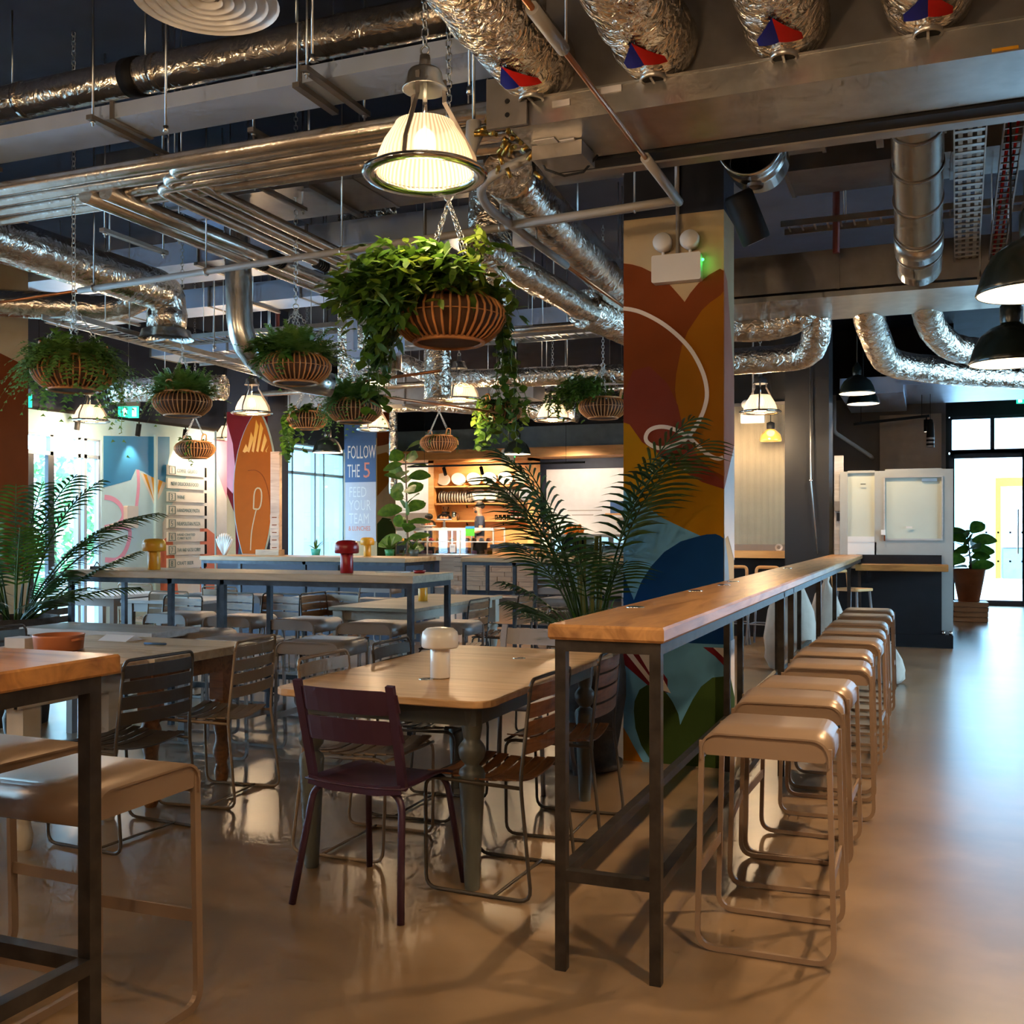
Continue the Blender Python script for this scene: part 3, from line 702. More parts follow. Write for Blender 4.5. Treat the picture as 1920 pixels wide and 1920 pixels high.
flatduct('flat_duct', 'wide grey flat duct above the hanging basket chains', (-4.6, 6.1, 3.75), (-.6, 6.75, 3.95), 'galvd', 3)
flatduct('flat_duct', 'blue grey flat duct beyond the wide grey one', (-9.2, 7.4, 3.72), (-2.6, 8.0, 3.92), 'panelduct', 5)
flatduct('flat_duct', 'pale narrow flat duct over the left baskets', (-9.2, 8.9, 3.72), (-3.6, 9.3, 3.92), 'panelduct', 4)
flatduct('flat_duct', 'far pale flat duct above the menu boards', (-9.2, 10.6, 3.6), (-3.3, 11.2, 3.8), 'panelduct', 4)
flatduct('flat_duct', 'grey deep duct above the glass pendant in front of the deli', (-8.2, 12.2, 3.05), (-4.6, 12.6, 3.42), 'galvd', 3)
flatduct('flat_duct', 'pale flat duct far ahead of the deli', (-9.0, 15.0, 3.55), (-3.5, 15.6, 3.8), 'panelduct', 4)
flatduct('flat_duct', 'blue grey cross duct running away above the foil elbow', (-5.6, 5.9, 3.95), (-5.1, 10.4, 4.1), 'panelduct', 3, 'Y')
# right hand ducts behind the plenum
flatduct('flat_duct', 'upper grey duct behind the deep plenum on the right', (-.9, 7.2, 3.8), (3.3, 7.75, 4.0), 'galvd', 3)
flatduct('flat_duct', 'lower thin grey duct behind the deep plenum on the right', (-.98, 6.3, 3.72), (3.3, 6.6, 3.80), 'galvd', 3)
t = flatduct('flat_duct', 'brown grey side lined duct crossing behind the black domes', (-2.6, 8.25, 3.22), (3.3, 9.05, 3.52), 'galvd', 2)
MB().bb((-2.95, -.45, -.07), (2.95, .45, -.03)).build('lip', 'galv', t)

# deep plenum with the four flex ducts
pn = thing('plenum_duct', 'deep bare metal plenum duct that the four foil flex ducts enter', 'duct', (-1.71, 4.25, 3.15))
MB().bb((0, 0, 0), (2.5, .47, .12)).build('lower_section', 'galv', pn); MB().bb((2.503, 0, 0), (5.1, .47, .12)).build('lower_section', 'galv', pn)
MB().bb((.12, .14, .12), (5.1, .62, 1.0)).build('upper_section', 'galvd', pn)
MB().bb((0, -.006, .112), (5.1, .14, .122)).build('ledge_seam', 'galv', pn)
MB().bb((0, .49, -.01), (5.1, .60, .03)).build('gap_shade_strip', 'blackm', pn); MB().bb((-.02, .60, -.02), (5.1, .68, .06)).build('rear_flange', 'galvd', pn)  # black strip stands for the shaded gap before the rear flange
eb = MB().bb((-.10, -.03, -.0), (.09, -.012, .22)).build('end_bracket', 'galvd', pn)
for k in range(3): MB().cyl((0, -.033, .05 + k * .06), (0, -.030, .05 + k * .06), .011, 12).build('bolt_hole', 'blackm', eb)
for k, (x, z, y, ww) in enumerate(((.2, .06, -.008, .08), (.42, .085, -.008, .09))): MB().bb((x, y, z), (x + ww, 0, z + .028)).build('paper_label', 'label', pn)
MB().bb((.05, .16, -.006), (.15, .22, -.001)).build('paper_label', 'label', pn); MB().bb((.16, .2, -.008), (.23, .32, -.001)).build('paper_label', 'label', pn)
q = MB().bb((1.93, -.004, .006), (2.02, -.001, .018)).build('warning_label', 'mustard', pn)
MB().bb((.02, .22, -.07), (.26, .42, -.004)).build('control_box', 'galvd', pn)
wl = MB(); wl.tube([(0.02, .3, -.02), (.06, .3, -.09), (.14, .33, -.12), (.22, .37, -.10), (.28, .4, -.02)], .006, 6); wl.build('cable_loop', 'blackm', pn)
wrd = random.Random(3); brass = mat('brass', (.50, .30, .07), .3, .9, var=.2)
for k in range(26):
    a = Vector((wrd.uniform(-.22, -.02), wrd.uniform(.1, .45), wrd.uniform(-.06, .12))); MB().tube([a, a + Vector((wrd.uniform(-.06, .06), wrd.uniform(-.06, .06), wrd.uniform(-.05, .05)))], .011, 6).build('brass_valve', brass, pn)
t = thing('valve_funnel', 'small grey funnel drain beside the large glass pendant', 'funnel', (-1.95, 4.4, 3.15))
MB().lathe([(.035, .12), (.04, .05), (.012, -.02), (.012, -.07)], 12).build('funnel', 'greyplastic', t)
MB().tube([(0, 0, .12), (0, 0, 1.35)], .008, 6).build('rod', 'chain', t)
rd = random.Random(11)
for k, (x, lab) in enumerate(((-1.60, 'crinkled foil flex duct nearest the large glass pendant'), (-1.06, 'crinkled foil flex duct second from the glass pendant'), (-.53, 'crinkled foil flex duct third from the glass pendant'), (.0, 'crinkled foil flex duct nearest the right edge'))):
    t = thing('flex_duct', lab, 'duct', (x, 4.36, 3.43), 0, 'foil flex ducts entering the plenum')
    prof = []; n = 34; L_ = 2.6; mb = MB()
    pts = []; rr = []
    for i in range(n + 1):
        s_ = i / n; y = .06 - s_ * L_
        pts.append((rd.uniform(-.004, .004), y, .16 * max(0, (s_ - .25)) + rd.uniform(-.004, .004) + (.02 if i < 2 else 0))); rr.append(.165 + (.006 if i % 3 == 0 else 0) + rd.uniform(-.004, .004) - (.03 if i == 0 else 0))
    mb.tube(pts, rr, 28); mb.build('duct_run', 'foilc', t)
    c = MB().lathe([(.052, -.01), (.056, -.03), (.048, -.035), (.044, -.012)], 20, (0, -.135, -.150)).build('inspection_ring', 'galv', t)
    MB().lathe([(.045, -.012), (.0001, -.012)], 20, (0, -.135, -.164)).build('inspection_cap', 'blackm', c); MB().bb((-.005, -.175, -.186), (.005, -.095, -.178)).build('cap_bar', 'galv', c)
    # two colour arrow of tape, wrapped under the duct
    for s_, m_ in ((-1, 'tapeblue'), (1, 'tapered')):
        mb = MB(); vs = []; nn = 6
        for i in range(nn + 1):
            a = s_ * .50 * i / nn
            for (yy) in (-.20 + .05 * (i / nn), -.20 - .20 * (1 - i / nn) - .004): vs.append((.176 * math.sin(a), yy - .075, -.176 * math.cos(a)))
        mb.add(vs, [(2 * i, 2 * i + 2, 2 * i + 3, 2 * i + 1) for i in range(nn)], True); mb.build('tape_arrow', m_, t)
    MB().tube([(.0, -.9, .28), (0, -.9, 1.07)], .005, 6).build('hanger_rod', 'chain', t)

# round ceiling diffusers
def diffuser(loc, r, label, stem=True, group=None, m='white'):
    t = thing('ceiling_diffuser', label, 'air diffuser', loc, 0, group)
    for k in range(6):
        q = r * (1 - .155 * k); MB().lathe([(q, 0), (q * .985, .008), (q * .93, .03), (q * .88, .075), (q * .865, .076)], 48).build('cone_ring' if k else 'outer_ring', m, t)
    MB().lathe([(r * .14, .02), (.0001, .02)], 24).build('centre_disc', m, t)
    if stem: MB().lathe([(r * .8, .06), (r * .8, 4.5 - loc[2])], 32).build('neck_duct', 'galvd', t)
    return t
diffuser((-2.80, 3.56, 3.59), .30, 'large round cream air diffuser at the top edge')
bf = thing('foil_duct', 'large foil duct on the left that turns down into a diffuser', 'duct', (-6.05, 5.0, 3.43))
pts = rpath([(0.05, -3.0, .05), (.03, -1, .02), (0, 0, 0), (-.03, 2.22, 0), (-.05, 2.22, -.36)], .32, 8)
rd = random.Random(5); MB().tube(pts, [.165 + rd.uniform(-.006, .008) for _ in pts], 28).build('duct_run', 'foil2', bf)
for yy in (-.6, .4, 1.5): MB().tube([(.0, yy, .15), (0, yy, 1.07)], .006, 6).build('hanger_rod', 'chain', bf)
diffuser((-6.10, 7.22, 3.03), .23, 'round diffuser under the large foil elbow on the left', False, m='galv')
d = thing('foil_duct', 'dull lagged duct low at the left edge behind the big fern basket', 'duct', (-7.6, 6.6, 3.35))
MB().tube(rpath([(-1.5, -1.2, 0), (0, 0, 0), (.9, .7, 0), (1.3, .7, .15)], .2), .12, 20).build('duct_run', 'foil2', d); MB().tube([(0, 0, .1), (0, 0, 1.15)], .005, 6).build('hanger_rod', 'chain', d)

# insulated pipe bundles
def pipebundle(n, label, base, dx, pts, r, m='pipe', gap=2.3):
    for k in range(n):
        off = Vector(dx) * k
        t = thing('insulated_pipe', label[k] if isinstance(label, list) else label, 'pipe', Vector(base) + off, 0, 'insulated pipes in bundles')
        MB().tube(pts(k) if callable(pts) else pts, r, 12).build('pipe_run', m, t)
        hr = (pts(k) if callable(pts) else pts)[1]; MB().tube([(hr[0], hr[1], hr[2]), (hr[0], hr[1], 4.5 - (base[2] + off[2]))], .004, 6).build('hanger_rod', 'chain', t)
ordn = ['nearest', 'second', 'third', 'fourth', 'farthest']
pipebundle(4, [ordn[k] + ' silver pipe of the long bundle crossing below the flat duct' for k in range(4)], (-9.4, 4.82, 3.5), (0, .14, -.005), lambda k: [(0, 0, 0), (3.0, 0, 0), (4.9, 0, 0), (7.6, 0, 0)], .045)
pipebundle(2, [['outer', 'inner'][k] + ' pipe running away from the corner of the bundle to the vertical drop' for k in range(2)], (-4.80, 4.95, 3.44), (.16, 0, 0), lambda k: rpath([(0, 0, 0), (0, 1.5, 0), (.03 - k * .02, 3.7, 0), (.03 - k * .02, 3.7, -.55)], .07), .052)
pipebundle(3, [['left', 'middle', 'right'][k] + ' of three slim pipes running away over the hanging baskets' for k in range(3)], (-4.33, 5.05, 3.42), (.13, 0, .01), lambda k: rpath([(2.3, -.1 * k, .05), (0, -.1 * k, .03), (0, .3, .02), (0, 3.4 + .1 * k, 0), (0, 3.4 + .1 * k, -.3)], .08), .036)
# black clamps on pipes
for k, (x, y, z) in enumerate(((-4.75, 6.6, 3.44), (-4.6, 6.6, 3.44), (-4.33, 6.8, 3.42))):
    t = thing('pipe_clamp', ['black ribbed clamp on the outer pipe', 'black ribbed clamp on the inner pipe', 'black ribbed clamp on the left slim pipe'][k], 'clamp', (x, y, z))
    for j in range(5): MB().tube([(0, j * .03, 0), (0, j * .03 + .02, 0)], .058 if k < 2 else .042, 14).build('rib', 'blackm', t)

# trapeze brackets: a slotted bar between two rods
tp = [((-4.24, 4.40), 3.62, 'short trapeze bar under the flat duct left of the diffuser'), ((-2.82, 4.32), 3.62, 'trapeze bar under the flat duct right of the diffuser'), ((-3.50, 4.83), 3.60, 'trapeze bar over the silver pipe bundle'), ((-4.06, 5.62), 3.62, 'trapeze bar over the slim pipes'), ((-5.36, 6.46), 3.62, 'trapeze bar over the blue grey duct'), ((-5.0, 5.3), 3.33, 'trapeze bar carrying the bundle at its corner'), ((-2.35, 5.2), 3.35, 'trapeze bar right of the basket chain'), ((-1.6, 5.1), 3.42, 'double trapeze bar under the plenum end'), ((-3.3, 8.2), 3.5, 'trapeze bar beyond the nearest hanging basket'), ((-6.9, 9.3), 3.4, 'trapeze bar over the small fern basket')]
for k, ((x, y), z, lab) in enumerate(tp):
    t = thing('trapeze_hanger', lab, 'bracket', (x, y, z), 0, 'trapeze hangers under the soffit')
    MB().bb((-.02, 0, 0), (.02, .62, .025)).build('channel', 'galvd', t)
    for yy in (.03, .59): 
        MB().tube([(0, yy, -.03), (0, yy, 4.5 - z)], .006, 6).build('rod', 'chain', t); MB().cyl((0, yy, -.012), (0, yy, -.002), .014, 6).build('nut', 'chain', t)
rods = [(-4.42, 3.9, 3.3, 'tall thin rod at the far left'), (-3.55, 4.2, 3.4, 'thin rod dropping beside the pipe bundle corner'), (-2.5, 3.9, 3.45, 'thin rod right of the large diffuser'), (-1.95, 4.35, 3.4, 'thin rod left of the large glass pendant'), (-6.2, 8.0, 3.1, 'thin rod above the second fern basket'), (-3.2, 7.6, 3.1, 'thin rod over the low tables'), (-5.2, 9.6, 3.1, 'thin rod far over the stools')]
for x, y, z, lab in rods:
    t = thing('threaded_rod', lab, 'rod', (x, y, z)); MB().tube([(0, 0, 0), (0, 0, 4.5 - z)], .006, 6).build('rod', 'chain', t); MB().cyl((0, 0, -.02), (0, 0, .01), .014, 8).build('end_nut', 'chain', t)

# grey conduit and copper gas line
t = thing('grey_conduit', 'long grey pipe crossing above the hanging baskets with a copper end', 'pipe', (-5.65, 5.77, 3.1))
MB().tube([(0, 0, 0), (2, -.19, 0), (4.42, -.40, 0)], .022, 12).build('pipe_run', 'greyplastic', t); MB().tube([(-2.6, .22, 0), (0, 0, 0)], .011, 10).build('copper_end', 'copper', t)
for q in (.15, 1.2, 2.3, 3.4, 4.2): 
    cl = MB().torus((q, -.093 * q, 0), .027, .005, 14, 6, Matrix.Rotation(R(90), 3, 'Y')).build('pipe_ring', 'chain', t); MB().tube([(q, -.093 * q, .027), (q, -.093 * q, 1.4)], .005, 6).build('ring_rod', 'chain', cl)
t = thing('gas_pipe', 'copper pipe with grey sleeves slanting under the flex ducts', 'pipe', (-1.21, 3.1, 3.1))
MB().tube([(0, -.9, 0), (0, 2.27, 0)], .011, 10).build('copper_run', 'copper', t)
for a, b_ in ((.1, .42), (1.58, 2.28)): MB().tube([(0, a, 0), (0, b_, 0)], .024, 12).build('sleeve', 'greyplastic', t)
MB().tube(rpath([(0, 2.24, 0), (-.4, 2.28, 0), (-1.0, 2.33, 0)], .02), .022, 12).build('return_sleeve', 'greyplastic', t)
for q in (.45, 2.2): MB().tube([(0, q, .02), (0, q, 1.4)], .005, 6).build('hanger_rod', 'chain', t)
t = thing('grey_conduit', 'curved grey pipe bending from the plenum end toward the painted pillar', 'pipe', (-2.18, 4.95, 3.1))
MB().tube(rpath([(.5, -.25, .12), (.1, -.2, .02), (0, .1, 0), (-.0, 1.45, 0)], .2), .024, 12).build('pipe_run', 'greyplastic', t); MB().tube([(0, 1.45, 0), (0.02, 4.2, 0)], .012, 8).build('copper_end', 'copper', t)
MB().tube([(0, .9, .02), (0, .9, 1.4)], .005, 6).build('hanger_rod', 'chain', t)
for k, (a, b_, lab) in enumerate((((-5.4, 8.4, 2.72), (-3.9, 8.1, 2.76), 'slim copper pipe behind the nearest basket'), ((-5.2, 8.3, 2.70), (-4.3, 10.5, 2.66), 'slanting copper pipe behind the trailing leaves'))):
    t = thing('copper_pipe', lab, 'pipe', a); MB().tube([(0, 0, 0), Vector(b_) - Vector(a)], .013, 8).build('pipe_run', 'copper', t); MB().tube([(0, 0, 0), (0, 0, 4.5 - a[2])], .004, 6).build('hanger_rod', 'chain', t)

# foil drops and far foil ducts
def foilpath(label, pts, r, m='foil', rods=(), seed=1, name='foil_duct', rr=.28):
    t = thing(name, label, 'duct', pts[0]); b0 = Vector(pts[0]); q = rpath([Vector(p) - b0 for p in pts], rr, 6)
    fine = []
    for i in range(len(q) - 1):
        n = max(1, int((q[i + 1] - q[i]).length / .09))
        for k in range(n): fine.append(q[i].lerp(q[i + 1], k / n))
    fine.append(q[-1]); rd = random.Random(seed)
    MB().tube(fine, [r * (1 + rd.uniform(-.035, .035)) for _ in fine], 22).build('duct_run', m, t)
    for p in rods: p = Vector(p) - b0; MB().tube([p, (p.x, p.y, 4.5 - b0.z)], .005, 6).build('hanger_rod', 'chain', t)
    return t
foilpath('vertical foil duct behind the nearest hanging basket', [(-2.74, 6.7, 4.1), (-2.74, 6.46, 3.7), (-2.74, 6.44, 2.86)], .152, seed=2)
foilpath('slim foil duct dropping behind the basket leaves', [(-4.16, 8.57, 3.9), (-4.16, 8.57, 2.58)], .125, seed=3)
foilpath('wide foil duct running away left of the painted pillar', [(-2.15, 5.3, 3.35), (-2.2, 6.2, 3.32), (-2.35, 9.6, 3.3)], .15, 'foil2', [(-2.3, 7, 3.4)], 4)
foilpath('lower foil duct running away beside the wide one', [(-2.62, 5.9, 3.17), (-2.5, 7.9, 3.12)], .10, 'foil2', [(-2.55, 7.2, 3.2)], 5)
foilpath('foil elbow hanging left of the pillar edge', [(-2.55, 7.9, 3.15), (-2.35, 8.6, 3.1), (-2.1, 8.8, 2.95), (-1.95, 9.0, 2.9)], .15, 'foil', (), 6)
foilpath('level foil duct above the far glass pendant', [(-5.4, 10.1, 3.25), (-4.9, 10.15, 3.02), (-4.1, 10.22, 3.0), (-3.0, 10.33, 3.0), (-2.7, 10.6, 3.0)], .10, 'foil', [(-3.5, 10.3, 3)], 7)
foilpath('pale foil duct stretching ahead of the deli', [(-8.6, 12.9, 3.2), (-6.4, 13.0, 3.18), (-4.3, 13.1, 2.95)], .14, 'foil', [(-7, 12.9, 3.2)], 8)
foilpath('slim vertical foil pipe beside the poster pillar', [(-8.35, 15.5, 4.2), (-8.35, 15.5, 2.0)], .07, 'foil', (), 9)
foilpath('foil duct behind the left fern baskets', [(-8.6, 9.3, 2.98), (-7.3, 9.6, 2.98)], .14, 'foil', [(-8, 9.45, 3)], 10)
bl = foilpath('blue grey steel duct dropping and curving right behind the fern basket', [(-4.95, 6.65, 4.0), (-4.91, 6.65, 2.84), (-4.82, 6.9, 2.62), (-4.5, 7.3, 2.56)], .10, 'duct', (), 12, 'spiral_duct')
t = thing('foil_duct', 'square foil wrapped shaft left of the nearest basket', 'duct', (-4.85, 8.5, 2.75)); MB().bb((-.2, -.2, 0), (.2, .2, 1.75)).build('shaft', 'foil', t)
t = thing('cable_drop', 'pale square downpipes framing the foil shaft', 'pipe', (-4.78, 8.1, 2.95)); MB().tube(rpath([(0, 0, .5), (0, 0, 0), (.5, -.05, 0), (.5, -.05, .4)], .03), .035, 4, flat=(.035, .035)).build('pipe_run', 'panelduct', t); MB().tube([(0, 0, .5), (0, 0, 1.55)], .005, 6).build('rod', 'chain', t)
# right side foil elbows
foilpath('short foil duct against the right side of the painted pillar', [(-1.6, 8.95, 3.12), (-1.3, 9.0, 3.1), (-1.0, 8.97, 3.15), (-.92, 8.9, 3.28)], .12, 'foil', (), 21)
foilpath('foil duct emerging from the pillar and turning up', [(-2.4, 9.6, 2.93), (-1.6, 9.55, 2.92), (-1.0, 9.5, 2.92), (-.88, 9.2, 3.0), (-.86, 9.0, 3.3)], .12, 'foil', (), 22)
foilpath('foil duct swooping down and away to the right edge', [(-.47, 8.9, 3.3), (-.46, 9.3, 3.15), (-.36, 10.2, 2.92), (.3, 10.9, 2.90), (1.6, 12.0, 2.9)], .13, 'foil', [(.9, 11.4, 2.9)], 23)
foilpath('short foil elbow under the brown duct beside the black dome', [(-.02, 8.9, 3.3), (-.0, 9.4, 3.1), (.2, 9.95, 2.98), (.5, 10.2, 2.97), (1.4, 10.8, 2.97)], .12, 'foil', [(.8, 10.4, 2.97)], 24)
# spiral duct pointing away over the bar
t = thing('spiral_duct', 'fat ribbed steel duct hanging over the bar stools', 'duct', (-.053, 5.55, 3.62))
q = [Vector((0, .45 * k, -.16 * k)) for k in range(0, 5)]; q = [Vector((0, 0, 0)).lerp(Vector((0, 1.60, -.56)), k / 16) for k in range(17)]
MB().tube(q, .135, 28).build('duct_run', 'duct', t)
for k in (1, 3, 6, 9, 12, 14): 
    dd = (q[1] - q[0]).normalized(); MB().tube([q[k] - dd * .008, q[k] + dd * .008], .141, 28).build('seam_ring', 'galvd', t)
MB().tube([q[13] - dd * .08, q[13] + dd * .08], .143, 28).build('coupling_band', 'galv', t)
MB().tube([q[16], q[16] + dd * .13], .05, 16).build('spigot', 'galv', t)
MB().tube([(.0, .6, 0), (0, .6, .88)], .005, 6).build('hanger_rod', 'chain', t)
t = thing('spiral_duct', 'open steel duct mouth hanging beside the top of the painted pillar', 'duct', (-.90, 5.72, 3.49))
m_ = Matrix.Rotation(R(-90), 3, 'X')
MB().lathe([(.158, .03), (.17, .0), (.178, .0), (.178, .05), (.17, .055), (.17, .17), (.176, .175), (.176, .20), (.17, .205), (.17, .36), (.158, .36), (.158, .03)], 36, m=m_).build('duct_run', 'duct', t)
MB().lathe([(.157, .32), (.0001, .32)], 28, m=m_).build('inner_shade_disc', 'blackm', t)  # black disc puts the shade inside the duct mouth into colour
MB().lathe([(.045, -.02), (.05, .01), (.0001, .012)], 16, (0, .2, -.165)).build('inspection_cap', 'galv', t); MB().tube([(0, .15, .17), (0, .15, 1.01)], .006, 6).build('hanger_rod', 'chain', t)
t = thing('loudspeaker', 'black tilted loudspeaker beside the top of the painted pillar', 'speaker', (-.945, 5.93, 3.14)); m_ = Matrix.Rotation(R(-20), 3, 'Y') @ Matrix.Rotation(R(18), 3, 'X')
MB().lathe([(.0001, .15), (.07, .148), (.082, .13), (.082, -.13), (.078, -.14)], 24, m=m_).build('cabinet', 'blackm', t); MB().lathe([(.078, -.135), (.05, -.142), (.0001, -.142)], 24, m=m_).build('grille', 'galvd', t); MB().tube([(-.0, 0, .12), (-.0, 0, 1.36)], .008, 6).build('bracket', 'blackm', t)
# cable trays
def tray(label, p0, p1, w, m='galv', perf=False, name='cable_tray', n=None, cables=None):
    t = thing(name, label, 'cable tray', p0); a = Vector((0, 0, 0)); b = Vector(p1) - Vector(p0); d = b.normalized(); s_ = Vector((d.y, -d.x, 0)).normalized()
    for q in (-1, 1): MB().tube([a + s_ * q * w / 2, b + s_ * q * w / 2], 1, flat=(.004, .022)).build('side_rail', m, t)
    n = n or int(b.length / .09); rg = MB()
    for k in range(n): c = a.lerp(b, (k + .5) / n); rg.tube([c - s_ * w / 2, c + s_ * w / 2], 1, flat=(.022 if perf else .006, .004))
    rg.build('rungs', m, t)['kind'] = 'stuff'
    if perf:
        for q in (-.3, 0, .3): MB().tube([a + s_ * w * q, b + s_ * w * q], 1, flat=(.012, .003)).build('strip', m, t)
    for q in (.2, .8):
        c = a.lerp(b, q)
        for e in (-1, 1): p = c + s_ * e * w / 2; MB().tube([p, (p.x, p.y, 4.5 - p0[2])], .004, 6).build('rod', 'chain', t)
    if cables:
        for k, (off, cm, r) in enumerate(cables): MB().tube([a + s_ * w * off + Vector((0, 0, .02)), b + s_ * w * off + Vector((0, 0, .02))], r, 6).build('cable', cm, t)
    return t
tray('wire ladder tray running away past the second diffuser', (-6.42, 6.3, 3.08), (-6.66, 10.0, 3.08), .25)
tray('cross tray behind the blue grey steel duct', (-7.2, 8.3, 3.25), (-3.4, 8.3, 3.25), .3)
tray('far cross tray over the middle tables', (-8, 9.9, 3.35), (-2.6, 9.9, 3.35), .3)
tray('cable tray behind the painted pillar over the brown duct', (-1.0, 7.9, 3.62), (1.2, 7.9, 3.62), .22)
tray('perforated metal tray right of the fat ribbed duct', (.2, 5.6, 3.62), (.26, 8.2, 3.35), .16, 'galv', True)
tray('narrow ladder tray with red cables near the right edge', (.42, 5.6, 3.6), (.46, 8.3, 3.35), .1, 'galvd', cables=[(-.2, 'tapered', .010), (.2, 'tapered', .008)])
t = thing('red_pipe', 'dark red vertical pipe right of the pillar under the soffit', 'pipe', (-.62, 7.9, 3.4)); MB().tube([(0, 0, 0), (0, 0, 1.1)], .025, 10).build('pipe_run', 'redpipe', t)
t = thing('red_pipe', 'dark red sprinkler pipe bending above the far left chairs', 'pipe', (-6.6, 9.6, 3.3)); MB().tube(rpath([(-2.3, 0, .6), (0, 0, .6), (0, 0, 0)], .08), .025, 10).build('pipe_run', 'redpipe', t); MB().tube([(-1, 0, .6), (-1, 0, 1.2)], .004, 6).build('rod', 'chain', t)
t = thing('red_pipe', 'dark red pipe at the top left corner under the soffit', 'pipe', (-6.5, 4.2, 4.2)); MB().tube([(-1, -1, 0), (1.1, 1.1, 0)], .03, 10).build('pipe_run', 'redpipe', t); MB().tube([(.5, .5, 0), (.5, .5, .3)], .004, 6).build('rod', 'chain', t)
t = thing('insulated_pipe', 'pale conduit along the soffit edge over the right entrance', 'pipe', (.6, 12.6, 3.0)); MB().tube([(0, 0, 0), (2.4, .4, 0)], .02, 8).build('pipe_run', 'panelduct', t); MB().tube([(1, .17, 0), (1, .17, 1.5)], .004, 6).build('rod', 'chain', t)
# extra mid distance services: level pipes and trays between the main runs
for k, (x0, x1, y, z, r, m_) in enumerate(((-4.6, -1.9, 9.0, 3.25, .035, 'pipe'), (-4.6, -1.9, 9.12, 3.27, .035, 'pipe'), (-4.7, -1.9, 10.9, 3.15, .04, 'pipe'), (-4.7, -1.9, 11.05, 3.12, .03, 'pipe'), (-8.4, -5.6, 11.6, 3.2, .04, 'pipe'), (-8.8, -3.4, 13.9, 3.35, .05, 'pipe'), (-5.6, -2.2, 12.0, 3.3, .03, 'pipe'))):
    lab = ['near level pipe left of the pillar', 'second level pipe left of the pillar', 'third level pipe left of the pillar', 'fourth level pipe left of the pillar', 'level pipe over the small basket', 'far level pipe before the deli', 'thin far pipe left of the pillar'][k]
    t = thing('insulated_pipe', 'silver ' + lab, 'pipe', (x0, y, z), 0, 'insulated pipes in bundles'); MB().tube([(0, 0, 0), (x1 - x0, 0, 0)], r, 10).build('pipe_run', m_, t)
    for q in (.25, .75): MB().tube([((x1 - x0) * q, 0, 0), ((x1 - x0) * q, 0, 4.5 - z)], .004, 6).build('hanger_rod', 'chain', t)

# ------------------------------------------------------------------ furniture
def make_stool(name, label, m, h=.72, w=.41, dp=.38, cat='stool', leg=.024):
    t = thing(name, label, cat); hw = w / 2
    r = .055
    # seat: bent plate
    prof = [(-hw, h - .085)] + [(-hw + r - r * math.cos(R(a)), h - r + r * math.sin(R(a))) for a in range(0, 91, 15)] + [(hw - r + r * math.sin(R(a)), h - r + r * math.cos(R(a))) for a in range(0, 91, 15)] + [(hw, h - .085)]
    mb = MB(); n = len(prof); th = .006; hd = dp / 2 + .012
    inner = [(x * (1 - th / hw * 1.0), z - th) for x, z in prof]
    vs = []
    for y in (-hd, hd): vs += [(x, y, z) for x, z in prof] + [(x, y, z) for x, z in inner]
    fs = []
    for i in range(n - 1):
        fs += [(i, i + 1, 2 * n + i + 1, 2 * n + i), (n + i + 1, n + i, 3 * n + i, 3 * n + i + 1), (i + 1, i, n + i, n + i + 1), (2 * n + i, 2 * n + i + 1, 3 * n + i + 1, 3 * n + i)]
    fs += [(0, 2 * n, 3 * n, n), (n - 1, 2 * n - 1, 4 * n - 1, 3 * n - 1)]
    mb.add(vs, fs); 
    for k in range(len(mb.sm)): mb.sm[k] = (k % 4 == 0)
    mb.build('seat', m, t)
    for s_ in (-1, 1):   # skirt plate following the bend
        top = [(x, z) for x, z in inner[1:-1]]
        poly = top + [(hw - .02, h - .075), (-hw + .02, h - .075)]
        MB().prism(poly, s_ * dp / 2 - .002, s_ * dp / 2 + .002, 'Y').build('skirt', m, t)
        path = rpath([(-hw + .004, 0, h - .03), (-hw - .012, 0, .012), (hw + .012, 0, .012), (hw - .004, 0, h - .03)], .06, 6)
        MB().tube([Vector((p.x, s_ * (dp / 2 - .004), p.z)) for p in path], 1, flat=(.0085, .0075) if leg == .024 else (.013, .008)).build('leg_hoop', m, t)
    for s_ in (-1, 1): MB().box((s_ * (hw + .004), 0, .27), (.008, dp, .036)).build('footrest', m, t)
    return t
# flat: first = along a (in-plane?) handled symmetric enough
S0 = make_stool('bar_stool', 'taupe metal stool nearest the camera beside the long bar', 'taupe')
S0.location = (-.49, 3.60, 0); S0['group'] = 'taupe stools along the bar'
sp = [(-.51, 4.27, 3), (-.50, 4.66, -2), (-.46, 5.38, 2), (-.48, 5.92, 1), (-.46, 6.6, -2), (-.46, 7.2, 1), (-.47, 7.87, 0), (-.46, 8.55, 2), (-.47, 9.2, 0)]
ordl = ['second', 'third', 'fourth', 'fifth', 'sixth', 'seventh', 'eighth', 'ninth', 'farthest']
S0['group'] = 'taupe stools along the bar'
for k, (x, y, a) in enumerate(sp): dup(S0, (x, y, 0), R(a), 'taupe metal bar stool, ' + (ordl[k] + ' in the row from the camera' if k < 8 else 'the farthest in the row by the booth'))
SL = make_stool('bar_stool', 'wide legged taupe stool under the near left high table', 'taupe', .72, .41, .38, leg=.03)
SL.location = (-2.14, 2.235, 0); SL.rotation_euler.z = R(91); SL['group'] = 'taupe stools at the near left table'
dup(SL, (-2.63, 2.36, 0), R(88), 'taupe stool half hidden behind the near left one')
SG = make_stool('bar_stool', 'grey stool in front of the long high table, right of centre', 'greytaupe', .72, .42, .38)
